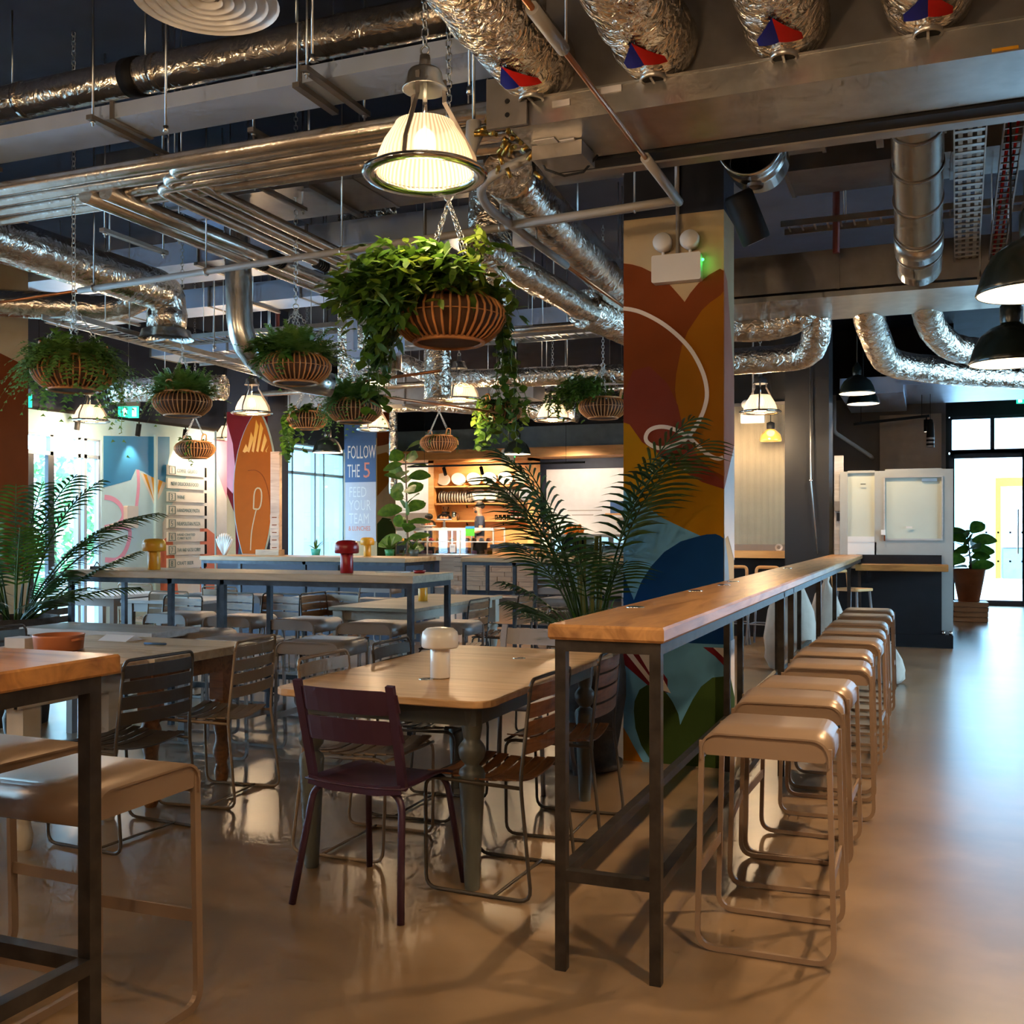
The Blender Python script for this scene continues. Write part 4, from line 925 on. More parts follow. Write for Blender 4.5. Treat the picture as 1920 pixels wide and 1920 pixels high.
gs = [((-3.42, 5.45), 4, SG['label']), ((-3.99, 5.38), -3, 'grey stool in front of the long high table, behind the beige chair'), ((-4.52, 5.62), 6, 'grey stool beside the pale table right end'),
      ((-3.72, 6.62), 5, 'grey stool behind the long high table, right end'), ((-4.36, 6.70), -2, 'grey stool behind the long high table, second from its right end'), ((-4.98, 6.75), 3, 'grey stool behind the long high table, third from its right end'), ((-3.25, 6.85), 2, 'grey stool partly behind the white mushroom lamp'),
      ((-5.6, 6.8), 0, 'grey stool behind the long high table near its middle'), ((-5.05, 8.9), 0, 'grey stool under the far left high table, right end'), ((-5.75, 8.95), 2, 'grey stool under the far left high table, second from right'), ((-6.45, 9.0), -3, 'grey stool under the far left high table, third from right'), ((-7.1, 9.1), 2, 'grey stool under the far left high table, fourth from right'),
      ((-3.95, 9.7), 3, 'grey stool in front of the far right high table, left'), ((-3.35, 9.75), -2, 'grey stool in front of the far right high table behind the palm'), ((-4.0, 11.5), 0, 'grey stool behind the far right high table, left one'), ((-3.4, 11.5), 0, 'grey stool behind the far right high table, right one'),
      ((-5.3, 11.1), 4, 'grey stool behind the far left high table, right one'), ((-6.1, 11.05), 0, 'grey stool behind the far left high table near the divider')]
for k, ((x, y), a, lab) in enumerate(gs):
    if k == 0: SG.location = (x, y, 0); SG.rotation_euler.z = R(a); SG['group'] = 'grey stools round the high tables'
    else: dup(SG, (x, y, 0), R(a), lab)

def steel_frame(t, x0, x1, y0, y1, h, m='steel', sq=.035, low=.30, mids=(), axis='Y', lowx=True):
    q = sq / 2
    legs = [(x0, y0), (x1, y0), (x0, y1), (x1, y1)]
    for mm in mids: legs += [(x0, mm), (x1, mm)] if axis == 'Y' else [(mm, y0), (mm, y1)]
    for x, y in legs: MB().box((x, y, h / 2), (sq, sq, h)).build('leg', m, t)
    for y in (y0, y1): MB().box(((x0 + x1) / 2, y, h - q), (x1 - x0 - sq, sq, sq)).build('top_rail', m, t); MB().box(((x0 + x1) / 2, y, low), (x1 - x0 - sq, sq, sq)).build('foot_rail', m, t)
    for x in (x0, x1): MB().box((x, (y0 + y1) / 2, h - q), (sq, y1 - y0 - sq, sq)).build('top_rail', m, t)
    for x in ((x0, x1) if lowx else (x0,)): MB().box((x, (y0 + y1) / 2, low), (sq, y1 - y0 - sq, sq)).build('foot_rail', m, t)

def slab(pts, z0, z1, name, m, par, ch=.006):
    """top slab with chamfered edges; pts is an outline, counter clockwise"""
    c = Vector((sum(p[0] for p in pts) / len(pts), sum(p[1] for p in pts) / len(pts)))
    def ins(d): 
        out = []
        n = len(pts)
        for i in range(n):
            a, b, e = Vector(pts[i - 1]), Vector(pts[i]), Vector(pts[(i + 1) % n])
            n1 = Vector((-(b - a).y, (b - a).x)); n2 = Vector((-(e - b).y, (e - b).x))
            n1 = n1.normalized() if n1.length > 1e-6 else n1; n2 = n2.normalized() if n2.length > 1e-6 else n2
            v = (n1 + n2); v = v.normalized() if v.length > 1e-6 else n1
            out.append(b + v * d)
        return out
    rings = [(ins(ch), z0), (ins(0), z0 + ch), (ins(0), z1 - ch), (ins(ch), z1)]
    mb = MB(); n = len(pts); vs = []; fs = []
    for pp, z in rings: vs += [(p.x, p.y, z) for p in pp]
    for k in range(3):
        for i in range(n): j = (i + 1) % n; fs.append((k * n + i, k * n + j, (k + 1) * n + j, (k + 1) * n + i))
    fs.append(tuple(reversed(range(n)))); fs.append(tuple(3 * n + i for i in range(n)))
    return mb.add(vs, fs).build(name, m, par)

# long bar on the right
bt = thing('long_bar_table', 'long narrow oak bar on a raw steel frame running to the booth', 'bar table', (-.915, 3.1, 0))
steel_frame(bt, -.155, .148, 0, 10.1, 1.038, mids=(2.9, 3.35, 5.05, 6.5, 8.3), low=.30)
slab([(-.19, -.035), (.18, -.035), (.18, 4.9), (.18, 10.2), (-.19, 10.2), (-.19, 3.2)], 1.04, 1.088, 'tabletop', 'oak', bt, .008)
MB().box((0, 0, 0), (.01, .01, .01))
for k, (y, x) in enumerate(((.75, -.12), (1.9, -.13), (2.5, -.1), (2.9, -.12), (5.2, -.1))):
    MB().lathe([(.035, 0), (.035, .003), (.028, .004), (.0001, .003)], 20, (x, y, 1.088)).build('cable_grommet', 'chrome', bt)
# near left high table
ht = thing('high_table', 'near left high table with a thick orange toned timber top', 'high table', (-2.15, 1.0, 0))
steel_frame(ht, -.33, .36, -.9, .86, 1.045, low=.385)
slab([(-.38, -.95), (.385, -.95), (.385, .93), (-.38, .93)], 1.045, 1.09, 'tabletop', 'oakx', ht, .005)
# long high table, left
for nm, lab, x0, x1, y0, y1, mids in (('high_table', 'long high table crossing the room behind the pale table', -5.95, -3.06, 5.94, 6.55, (-5.0, -4.55)), ('high_table', 'far left high table with the surfboard behind it', -7.8, -5.14, 9.8, 10.55, (-6.4,)), ('high_table', 'far right high table half behind the main palm', -4.72, -2.75, 10.3, 11.0, (-4.1,))):
    t = thing(nm, lab, 'high table', (0, 0, 0)); t.location = ((x0 + x1) / 2, (y0 + y1) / 2, 0); cx, cy = t.location.x, t.location.y
    steel_frame(t, x0 - cx + .03, x1 - cx - .03, y0 - cy + .03, y1 - cy - .03, 1.04, 'steelb', low=.30, mids=[mm - cx for mm in mids], axis='X')
    slab([(x0 - cx, y0 - cy), (x1 - cx, y0 - cy), (x1 - cx, y1 - cy), (x0 - cx, y1 - cy)], 1.04, 1.09, 'tabletop', 'paletop' if y0 < 7 else 'pine', t, .004)

def turned_leg(h, style):
    if style == 'a':   # tapering grey leg with bulbs near the top
        p = [(.026, 0), (.030, .01), (.030, .03), (.050, h * .60), (.052, h * .645), (.047, h * .67), (.030, h * .69), (.028, h * .70), (.048, h * .735), (.053, h * .765), (.053, h * .79), (.046, h * .81), (.032, h * .835), (.034, h * .85), (.040, h * .90), (.043, h)]
    else:
        p = [(.028, 0), (.036, .02), (.040, .06), (.030, .10), (.030, .115), (.044, .15), (.046, .18), (.034, .22), (.032, .25), (.046, h * .46), (.052, h * .55), (.040, h * .60), (.040, h * .615), (.055, h * .64), (.040, h * .67)]
    return MB().lathe(p, 20)
# dining table at the centre
dt = thing('dining_table', 'central wooden dining table on grey green turned legs', 'dining table', (-1.975, 4.36, 0))
slab(rrect(-.475, -.86, .475, .86, .09), .722, .75, 'tabletop', 'pine', dt, .004)
for x in (-.375, .345):
    for y in (-.70, .72):
        l = turned_leg(.69, 'a').build('leg', 'sage', dt, (x, y, 0))
MB().prism([(-.40, -.74), (.38, -.74), (.38, .76), (-.40, .76), (-.40, .73), (.35, .73), (.35, -.71), (-.40, -.71)], .635, .722, 'Z').build('apron', 'sage', dt); MB().bb((-.40, -.74, .635), (-.37, .76, .722)).build('apron', 'sage', dt)
for x, y in ((.0, -.40), (.10, .42)):
    MB().lathe([(.032, 0), (.032, .003), (.026, .0035), (.0001, .002)], 20, (x, y, .75)).build('cable_grommet', 'chrome', dt)
# farmhouse tables
t = thing('farmhouse_table', 'yellowish topped farmhouse table on cream turned legs at the left', 'dining table', (-4.05, 3.62, 0))
slab([(-.60, -.42), (.56, -.42), (.56, .38), (-.60, .38)], .715, .76, 'tabletop', 'pine', t, .004)
for x in (-.5, .41):
    for y in (-.22, .28):
        turned_leg(.69, 'b').build('leg', 'creamleg', t, (x, y, 0)); MB().box((x, y, .56), (.095, .095, .27)).build('leg_block', 'creamleg', t)
MB().bb((-.52, -.30, .62), (.46, -.27, .715)).build('apron', 'creamleg', t); MB().bb((.44, -.30, .62), (.47, .36, .715)).build('apron', 'creamleg', t)
t = thing('farmhouse_table', 'brown planked farmhouse table on turned legs behind the cream one', 'dining table', (-4.03, 4.42, 0))
pr_ = [(-.60, -.17), (-.17, .26), (.26, .41)]
for k, (a, b_) in enumerate(((-.405, -.14), (-.135, .13), (.135, .42))): slab([(-.58, a), (.57, a), (.57, b_), (-.58, b_)], .715, .76, 'top_plank', 'paletop', t, .003)
for x in (-.5, .42):
    for y in (-.26, .30): turned_leg(.70, 'b').build('leg', 'bronzem' if x < 0 else 'brownwood', t, (x, y, 0)); MB().box((x, y, .58), (.09, .09, .25)).build('leg_block', 'brownwood', t)
for a in ((.44, -.3, .62), ): MB().bb(a, (.47, .34, .715)).build('apron', 'brownwood', t)
MB().bb((-.5, -.33, .62), (.46, -.30, .715)).build('apron', 'brownwood', t)
# pale table left
def simple_table(name, lab, x0, x1, y0, y1, z, m, lm, th=.03, style='box'):
    t = thing(name, lab, 'dining table', ((x0 + x1) / 2, (y0 + y1) / 2, 0)); hx, hy = (x1 - x0) / 2, (y1 - y0) / 2
    slab([(-hx, -hy), (hx, -hy), (hx, hy), (-hx, hy)], z - th, z, 'tabletop', m, t, .004)
    for x in (-hx + .07, hx - .07):
        for y in (-hy + .07, hy - .07):
            if style == 'box': MB().box((x, y, (z - th) / 2), (.05, .05, z - th)).build('leg', lm, t)
            else: turned_leg(z - th, 'b').build('leg', lm, t, (x, y, 0)); MB().box((x, y, z - th - .11), (.09, .09, .22)).build('leg_block', lm, t)
    MB().bb((-hx + .06, -hy + .06, z - th - .08), (hx - .06, -hy + .08, z - th)).build('apron', lm, t); MB().bb((hx - .08, -hy + .08, z - th - .08), (hx - .06, hy - .06, z - th)).build('apron', lm, t)
    return t
simple_table('dining_table', 'pale grey low table behind the farmhouse tables', -5.5, -4.42, 5.1, 5.55, .75, 'greytop', 'greytaupe', .045)
simple_table('dining_table', 'weathered table on cream legs beyond the long high table', -4.62, -3.84, 7.45, 9.35, .75, 'paletop', 'creamleg', .03, 't')
simple_table('dining_table', 'white small table near the entrance on the far left', -8.2, -7.3, 7.9, 8.7, .75, 'whitep', 'greytaupe')
simple_table('dining_table', 'white low table among the brown slatted chairs', -6.95, -6.1, 7.6, 8.4, .74, 'greytop', 'greytaupe')

# chairs. local: faces +Y, backrest at -Y
def make_sled(name, label, frame, slat, wide=.44):
    t = thing(name, label, 'chair'); hw = wide / 2
    for s_ in (-1, 1):
        x = s_ * hw
        p = rpath([(x * .93, -.235, .80), (x, -.20, .44), (x * 1.06, -.25, .008), (x * 1.06, .19, .008), (x, .20, .43), (x, -.20, .42)], .05, 4)
        MB().tube(p, .0075, 8).build('side_frame', frame, t)
    MB().tube(rpath([(-hw * .95, -.232, .78), (-hw * .90, -.240, .825), (hw * .90, -.240, .825), (hw * .95, -.232, .78)], .03, 4), .0075, 8).build('top_rail', frame, t)
    MB().tube([(-hw, .20, .425), (hw, .20, .425)], .007, 8).build('front_rail', frame, t); MB().tube([(-hw * 1.05, -.1, .012), (hw * 1.05, -.1, .012)], .006, 8).build('stretcher', frame, t)
    def bow(y0, y1, z0, z1, sag, vert, zc=None):
        vs = []; n = 8; th = .006
        for i in range(n + 1):
            u = -1 + 2 * i / n; x = u * hw * .965; c = sag * (1 - u * u)
            if vert: a = (x, y0 - c, z0); b = (x, y1 - c, z1); nn = (0, th, 0)
            else: a = (x, y0, z0 - c); b = (x, y1, z1 - c); nn = (0, 0, -th)
            vs += [a, b, tuple(q + w for q, w in zip(a, nn)), tuple(q + w for q, w in zip(b, nn))]
        fs = []
        for i in range(n):
            o = 4 * i; q = o + 4; fs += [(o, o + 1, q + 1, q), (o + 2, q + 2, q + 3, o + 3), (o, q, q + 2, o + 2), (o + 1, o + 3, q + 3, q + 1)]
        fs += [(0, 2, 3, 1), (4 * n, 4 * n + 1, 4 * n + 3, 4 * n + 2)]
        return MB().add(vs, fs)
    for k in range(4):
        z0 = .545 + k * .067; f = lambda z: -.205 - (z - .44) * .083
        bow(f(z0), f(z0 + .055), z0, z0 + .055, .025, True).build('back_slat', slat, t)
    for k in range(7):
        y0 = -.18 + k * .055; zz = .438 + .012 * abs(k - 2.5) * .4
        bow(y0, y0 + .045, zz, zz, .028, False).build('seat_slat', slat, t)
    return t
def make_metal(name, label, m):
    t = thing(name, label, 'chair')
    # rear and front tube arches
    MB().tube(rpath([(-.235, -.25, 0), (-.19, -.17, .44), (.19, -.17, .44), (.235, -.25, 0)], .07, 6), .0135, 10).build('rear_legs', m, t)
    MB().tube(rpath([(-.22, .24, 0), (-.18, .17, .43), (.18, .17, .43), (.22, .24, 0)], .06, 6), .0125, 10).build('front_legs', m, t)
    for s_ in (-1, 1): MB().tube([(s_ * .195, -.17, .45), (s_ * .198, -.20, .58), (s_ * .200, -.265, .835)], 1, flat=(.016, .009)).build('back_post', m, t)
    # seat: dished sheet
    mb = MB(); n = 8; g = []
    for j in range(n + 1):
        for i in range(n + 1):
            u = -1 + 2 * i / n; v = -1 + 2 * j / n; z = .462 - .018 * (1 - u * u) * (1 - .4 * v * v) - (.02 * max(0, v - .7) / .3)
            g.append((u * (.205 - .01 * v), v * .20, z))
    g2 = [(x, y, z - .006) for x, y, z in g]; N = len(g); fs = []
    for j in range(n):
        for i in range(n):
            a = j * (n + 1) + i; fs += [(a, a + 1, a + n + 2, a + n + 1), (N + a, N + a + n + 1, N + a + n + 2, N + a + 1)]
    edge = [i for i in range(n + 1)] + [(j + 1) * (n + 1) - 1 for j in range(1, n + 1)] + [N - 1 - i for i in range(1, n + 1)] + [(n - j) * (n + 1) for j in range(1, n)]
    for a, b in zip(edge, edge[1:] + edge[:1]): fs.append((a, N + a, N + b, b))
    mb.add(g + g2, fs, True).build('seat', m, t)
    MB().tube([(-.2, -.195, .455), (-.1, -.195, .440), (.1, -.195, .440), (.2, -.195, .455)], 1, flat=(.004, .016)).build('seat_edge', m, t)
    for z0, z1, y0 in ((.725, .815, -.245), (.615, .705, -.218)):
        vs = []; n = 8; th = .004
        for i in range(n + 1):
            u = -1 + 2 * i / n; c = .03 * (1 - u * u) - .012; rr = .012 if abs(u) > .99 else 0
            a = (u * .222, y0 - c, z0 + rr); b = (u * .222, y0 - c - .022, z1 - rr)
            vs += [a, b, (a[0], a[1] + th, a[2]), (b[0], b[1] + th, b[2])]
        fs = []
        for i in range(n): o = 4 * i; q = o + 4; fs += [(o, o + 1, q + 1, q), (o + 2, q + 2, q + 3, o + 3), (o, q, q + 2, o + 2), (o + 1, o + 3, q + 3, q + 1)]
        fs += [(0, 2, 3, 1), (4 * n, 4 * n + 1, 4 * n + 3, 4 * n + 2)]
        MB().add(vs, fs, False).build('back_slat', m, t)
    return t
pc = make_metal('metal_chair', 'dark aubergine metal chair at the near end of the central table', 'purple'); pc.location = (-1.93, 3.50, 0); pc.rotation_euler.z = R(-4)
gc = make_metal('metal_chair', 'lilac grey metal chair at the far end of the central table', 'lilacgrey'); gc.location = (-2.08, 5.33, 0); gc.rotation_euler.z = R(180)
cb = make_sled('slatted_chair', 'dark bronze slatted chair at the cream legged table', 'bronzem', 'bronzem'); cb.location = (-3.40, 3.72, 0); cb.rotation_euler.z = R(86)
ce = make_sled('slatted_chair', 'beige slatted chair at the brown farmhouse table', 'beigem', 'beigem'); ce.location = (-3.45, 4.46, 0); ce.rotation_euler.z = R(97)
cw = make_sled('slatted_chair', 'wood slat chair on the right of the central table, nearer the camera', 'bronzem', 'brownwood'); cw.location = (-1.60, 3.83, 0); cw.rotation_euler.z = R(88)
dup(cw, (-1.60, 4.62, 0), R(93), 'wood slat chair on the right of the central table, nearer the pillar')
dup(cb, (-2.28, 4.66, 0), R(-88), 'dark bronze slatted chair on the left of the central table, farther one')
dup(ce, (-2.28, 4.02, 0), R(-90), 'beige slatted chair on the left of the central table, nearer one')
dup(cw, (-4.72, 3.75, 0), R(-90), 'wood slat chair on the far side of the cream legged table')
dup(cb, (-4.72, 4.45, 0), R(-88), 'dark bronze slatted chair on the far side of the brown farmhouse table')
dup(cw, (-3.62, 7.75, 0), R(90), 'wood slat chair right of the weathered table, nearer one')
dup(cw, (-3.60, 8.75, 0), R(92), 'wood slat chair right of the weathered table, farther one')
dup(cw, (-4.85, 7.95, 0), R(-90), 'wood slat chair left of the weathered table')
dup(cb, (-2.35, 6.75, 0), R(170), 'dark wire chair behind the lilac grey chair')
far = [((-5.9, 6.95), 178, cw, 'brown slatted chair, leftmost of the row behind the pale grey table'), ((-5.75, 7.45), 172, cw, 'brown slatted chair in the middle behind the pale grey table'), ((-6.4, 7.4), 185, ce, 'beige slatted chair turned toward the white low table'),
       ((-5.3, 7.5), 175, cw, 'brown slatted chair, second right behind the pale grey table'), ((-4.95, 7.9), 168, ce, 'beige slatted chair near the left end of the weathered table'), ((-6.5, 8.7), 0, ce, 'beige slatted chair beyond the white low table'), ((-7.75, 8.9), 5, ce, 'beige slatted chair beside the white small table'), ((-6.95, 6.6), 100, cb, 'dark slatted chair beyond the left palm pot'), ((-4.25, 11.9), 20, cb, 'dark chair near the plank fronted deli counter')]
for (x, y), a, src, lab in far: dup(src, (x, y, 0), R(a), lab)

# things on tables
def mushroom(loc, m, label, s=1.):
    t = thing('mushroom_lamp', label, 'table lamp', loc, 0); 
    if s != 1: t.scale = (s, s, s)
    MB().lathe([(.0001, .002), (.040, 0), (.042, .004), (.042, .13), (.038, .135)], 28).build('base', m, t)
    MB().lathe([(.042, .130), (.074, .128), (.079, .135), (.079, .175), (.074, .196), (.058, .210), (.03, .214), (.0001, .215)], 28).build('cap', m, t)
    return t
mushroom((-1.935, 4.01, .753), 'white', 'white mushroom shaped lamp on the central table')
mushroom((-5.35, 6.2, 1.09), 'mustard', 'mustard mushroom lamp on the left of the long high table', 1.08)
mushroom((-3.70, 6.2, 1.09), 'red', 'red mushroom lamp on the long high table', 1.05)
mushroom((-5.88, 10.3, 1.09), 'mustard', 'small yellow mushroom lamp on the far left high table', 1.0)
mushroom((-4.2, 8.35, .75), 'mustard', 'mustard mushroom lamp on the weathered table')
t = thing('terracotta_dish', 'brown terracotta dish on the farmhouse table at the left', 'dish', (-4.17, 4.12, .76))
MB().lathe([(.0001, .004), (.10, 0), (.118, .01), (.124, .075), (.128, .085), (.120, .085), (.112, .02), (.0001, .015)], 32).build('bowl', 'terra', t)
for s_ in (-1, 1): MB().tube(rpath([(s_ * .118, -.03, .06), (s_ * .145, -.02, .065), (s_ * .145, .02, .065), (s_ * .118, .03, .06)], .02), .008, 8).build('handle', 'terra', t)
t = thing('menu_card', 'white folded menu card on the brown farmhouse table', 'menu', (-4.25, 4.65, .76)); MB().prism([(-.07, 0), (.07, 0), (.0, .03)], -.1, .1, 'X').build('card', 'whitewall', t)
t = thing('pen', 'dark pen lying by the menu card', 'pen', (-3.95, 4.5, .762)); MB().tube([(0, 0, .006), (.13, .02, .006)], .006, 8).build('barrel', 'poster', t)
t = thing('napkin_stack', 'pink white napkins beside the terracotta dish', 'napkins', (-4.42, 4.12, .76)); MB().bb((-.07, -.05, 0), (.07, .05, .06)).build('stack', 'label', t)
t = thing('ashtray', 'red dish on the right end of the long high table', 'dish', (-3.22, 6.35, 1.09)); MB().lathe([(.0001, .003), (.035, 0), (.045, .02), (.038, .02), (.03, .008), (.0001, .008)], 20).build('bowl', 'red', t)
t = thing('folded_paper', 'white paper lying at the right end of the long high table', 'paper', (-3.45, 6.40, 1.09)); MB().bb((-.1, -.07, 0), (.1, .07, .006)).build('sheet', 'whitewall', t)
t = thing('clip_box', 'small dark clip on the left of the long high table', 'clip', (-5.80, 6.1, 1.09)); MB().box((0, 0, .012), (.09, .05, .024)).build('body', 'bronzem', t); MB().tube([(-.03, 0, .02), (.0, 0, .055), (.03, 0, .02)], .005, 6).build('spring', 'chrome', t)
t = thing('shell_lamp', 'white pleated shell shaped ornament by the foot of the surfboard', 'ornament', (-7.72, 10.15, 1.09))
mb = MB(); n = 9
for k in range(n):
    a = R(-48 + 96 * k / (n - 1)); mb.tube([(0, 0, .0), (math.sin(a) * .10, 0, .06 + math.cos(a) * .09), (math.sin(a) * .15, 0, .06 + math.cos(a) * .20)], [.018, .02, .012], 6)
mb.build('shell', 'white', t)
t = thing('wooden_block', 'pale wooden block at the foot of the surfboard', 'block', (-7.15, 10.25, 1.09)); slab([(-.16, -.06), (.16, -.06), (.16, .06), (-.16, .06)], 0, .07, 'block', 'pine', t, .004)
for k, (x, lab) in enumerate(((-7.5, 'spiky agave in a teal pot on the divider cabinet'), (-7.05, 'spiky agave in a green pot on the divider cabinet'), (-6.4, 'upright leafy plant in a green pot on the divider cabinet'), (-6.05, 'low leafy plant at the right of the divider cabinet'))):
    t = thing('potted_plant', lab, 'potted plant', (x, 11.78, 1.05), 0, 'small pots on the divider cabinet')
    MB().lathe([(.0001, 0), (.05, 0), (.065, .09), (.058, .09), (.05, .07), (.0001, .07)], 20).build('pot', mat('pot_green_%d' % k, [(.03, .35, .30), (.03, .30, .16), (.02, .22, .08), (.05, .06, .05)][k], .4), t)
    rd = random.Random(40 + k)
    for j in range(9 if k < 2 else 14):
        a = rd.uniform(0, 2 * PI); e = rd.uniform(.5, 1.4); L_ = rd.uniform(.14, .24) + (.08 if k == 2 else 0)
        MB().quadleaf((0, 0, .08), Vector((math.cos(a) * math.cos(e), math.sin(a) * math.cos(e), math.sin(e))) * L_, .014 if k < 2 else .02, (-math.cos(a), -math.sin(a), 1), .25, 4).build('leaf', 'leaf', t)

# ------------------------------------------------------------------ pendants
M['prism'] = None
def prism_glass():
    m, nt, b = _nt('ribbed_prismatic_glass'); L = nt.links
    b.inputs['Base Color'].default_value = (.85, .74, .6, 1); b.inputs['Roughness'].default_value = .25
    tc = nt.nodes.new('ShaderNodeTexCoord'); gr = nt.nodes.new('ShaderNodeTexGradient'); gr.gradient_type = 'RADIAL'; L.new(tc.outputs['Object'], gr.inputs[0])
    mu = nt.nodes.new('ShaderNodeMath'); mu.operation = 'MULTIPLY'; mu.inputs[1].default_value = 2 * PI * 60; L.new(gr.outputs[1], mu.inputs[0])
    si = nt.nodes.new('ShaderNodeMath'); si.operation = 'SINE'; L.new(mu.outputs[0], si.inputs[0])
    rr = nt.nodes.new('ShaderNodeMapRange'); rr.inputs[1].default_value = -1; L.new(si.outputs[0], rr.inputs[0])
    rp = ramp(nt, [(.50, .40, .30), (1.0, .86, .70)], [.1, .8]); L.new(rr.outputs[0], rp.inputs[0]); L.new(rp.outputs[0], b.inputs['Base Color'])  # light and dark of the ribs put into the glass colour as stripes
    t = nt.nodes.new('ShaderNodeBsdfTranslucent'); L.new(rp.outputs[0], t.inputs[0])
    tr = nt.nodes.new('ShaderNodeBsdfTransparent'); tr.inputs[0].default_value = (.95, .86, .74, 1)
    e = nt.nodes.new('ShaderNodeEmission'); L.new(rp.outputs[0], e.inputs[0]); e.inputs[1].default_value = .12
    m1 = nt.nodes.new('ShaderNodeMixShader'); m1.inputs[0].default_value = .35; L.new(b.outputs[0], m1.inputs[1]); L.new(t.outputs[0], m1.inputs[2])
    m2 = nt.nodes.new('ShaderNodeMixShader'); m2.inputs[0].default_value = .22; L.new(m1.outputs[0], m2.inputs[1]); L.new(tr.outputs[0], m2.inputs[2])
    ad = nt.nodes.new('ShaderNodeAddShader'); L.new(m2.outputs[0], ad.inputs[0]); L.new(e.outputs[0], ad.inputs[1])
    L.new(ad.outputs[0], nt.nodes['Material Output'].inputs[0]); return m
M['prism'] = prism_glass()
def glass_pendant(loc, label, e=60, chain=True):
    t = thing('glass_pendant', label, 'pendant lamp', loc, 0, 'ribbed glass pendants')
    MB().lathe([(.190, .005), (.197, .03), (.19, .07), (.165, .13), (.135, .175), (.122, .195), (.119, .205), (.112, .205)], 120, rib=.985).build('glass_shade', 'prism', t)
    MB().lathe([(.250, .0), (.252, .008), (.232, .020), (.205, .024), (.190, .014), (.192, .002), (.205, -.006), (.235, -.012), (.250, .0)], 64).build('rim', 'chrome', t)
    MB().lathe([(.030, .42), (.060, .42), (.068, .41), (.072, .375), (.090, .345), (.091, .342), (.085, .343), (.03, .37), (.0001, .37)], 32).build('cap', 'galv', t)
    MB().lathe([(.0001, .48), (.02, .48), (.025, .44), (.03, .42)], 20).build('collar', 'galvd', t)
    MB().tube([(0, 0, .37), (0, 0, .19)], .010, 10).build('stem', 'chrome', t)
    MB().sphere((0, 0, .13), .045, 16, 12, (1, 1, 1.3)).build('bulb', 'glow', t)
    for k in range(3):
        a = R(35 + 120 * k); c, s_ = math.cos(a), math.sin(a)
        MB().tube([(c * .078, s_ * .078, .39), (c * .078, s_ * .078, .30), (c * .20, s_ * .20, .09), (c * .215, s_ * .215, .02)], 1, flat=(.009, .0022)).build('strap', 'galvd', t)
    MB().torus((0, 0, .50), .018, .004, 14, 6, Matrix.Rotation(R(90), 3, 'X')).build('hook', 'chain', t)
    chain_mb(MB(), (0, 0, .52), (0, 0, 4.5 - loc[2]), .045, .0035).build('chain', 'chain', t)
    pt_light('pendant_light', (loc[0], loc[1], loc[2] - .14), e, (1, .70, .40), .08); pt_light('bulb_light', (loc[0], loc[1], loc[2] + .13), .13, (1, .70, .45), .05); return t
GP = glass_pendant((-1.868, 3.733, 2.80), 'large ribbed glass pendant closest to the camera', 14)
for (x, y), lab in (((-7.6, 10.52), 'glass pendant above the surfboard, left of the far fern basket'), ((-10.1, 10.5), 'glass pendant behind the big left fern basket'), ((-10.1, 13.4), 'glass pendant beside the exit sign at the left wall'), ((-4.74, 10.3), 'glass pendant right below the trailing leaves of the nearest basket'), ((-4.48, 12.6), 'glass pendant above the deli, right of the trailing basket'), ((-1.87, 12.7), 'glass pendant right of the painted pillar by the dark column'), ((-7.23, 12.86), 'glass pendant half hidden in front of the poster pillar')):
    dup(GP, (x, y, 2.80), 0, lab); pt_light('pendant_light', (x, y, 2.55), 35, (1, .70, .40), .1); pt_light('bulb_light', (x, y, 2.93), .13, (1, .70, .45), .05)
# unseen pendants added outside the frame to light the near floor
for x, y in ((-.9, .6), (-3.6, 1.0), (-6.6, 1.6), (.2, -1.6), (-3.2, -2.0)):
    dup(GP, (x, y, 2.80), 0, 'added glass pendant outside the frame, ' + {-.9: 'just left of the camera', -3.6: 'well left of the camera', -6.6: 'far left beside the shopfront', .2: 'behind and right of the camera', -3.2: 'behind and left of the camera'}[x]); pt_light('pendant_light', (x, y, 2.55), 48, (1, .70, .40), .1)
def dome(loc, r, label, e=40, hh=.9):
    t = thing('dome_pendant', label, 'pendant lamp', loc, 0, 'dark dome pendants'); k = r / .2
    MB().lathe([(r, 0), (r * 1.02, .006), (r * .98, .03), (r * .90, .085 * k), (r * .74, .145 * k), (r * .5, .185 * k), (r * .26, .205 * k), (r * .24, .215 * k)], 48).build('shade', 'domeg', t)
    MB().lathe([(r * .985, .002), (r * .95, .03), (r * .86, .085 * k), (r * .70, .135 * k), (r * .45, .172 * k), (.0001, .18 * k)], 48).build('white_glow_lining', 'domei', t)
    MB().lathe([(r * .24, .205 * k), (r * .26, .23 * k), (r * .26, .30 * k), (r * .16, .33 * k), (.012, .36 * k)], 24).build('lamp_cap', 'domeg', t)
    MB().tube([(0, 0, .34 * k), (0, 0, 4.5 - loc[2])], .006, 6).build('cord', 'blackm', t)
    MB().sphere((0, 0, .09 * k), .035, 12, 8).build('bulb', 'glow', t)
    spot_light('dome_light', (loc[0], loc[1], loc[2] - .005), (loc[0], loc[1], 0), e, (1, .72, .42), 140)
    return t
dome((.37, 4.35, 2.27), .2, 'dark dome pendant at the right edge, upper one', 90)
dome((.40, 6.0, 2.25), .2, 'dark dome pendant at the right edge, lower one', 90)
dome((-.76, 12.62, 2.96), .2, 'small dark dome pendant near the booth, front one', 60)
dome((-.78, 14.2, 3.02), .2, 'small dark dome pendant near the booth, rear one', 60)
dome((-7.52, 12.1, 2.43), .2, 'dark green dome pendant in front of the far glazing', 40)
dome((-5.6, 14.2, 2.5), .2, 'dark dome pendant behind the deli side basket', 40)
dome((.37, 2.1, 2.27), .2, 'dark dome pendant just outside the right edge', 90)
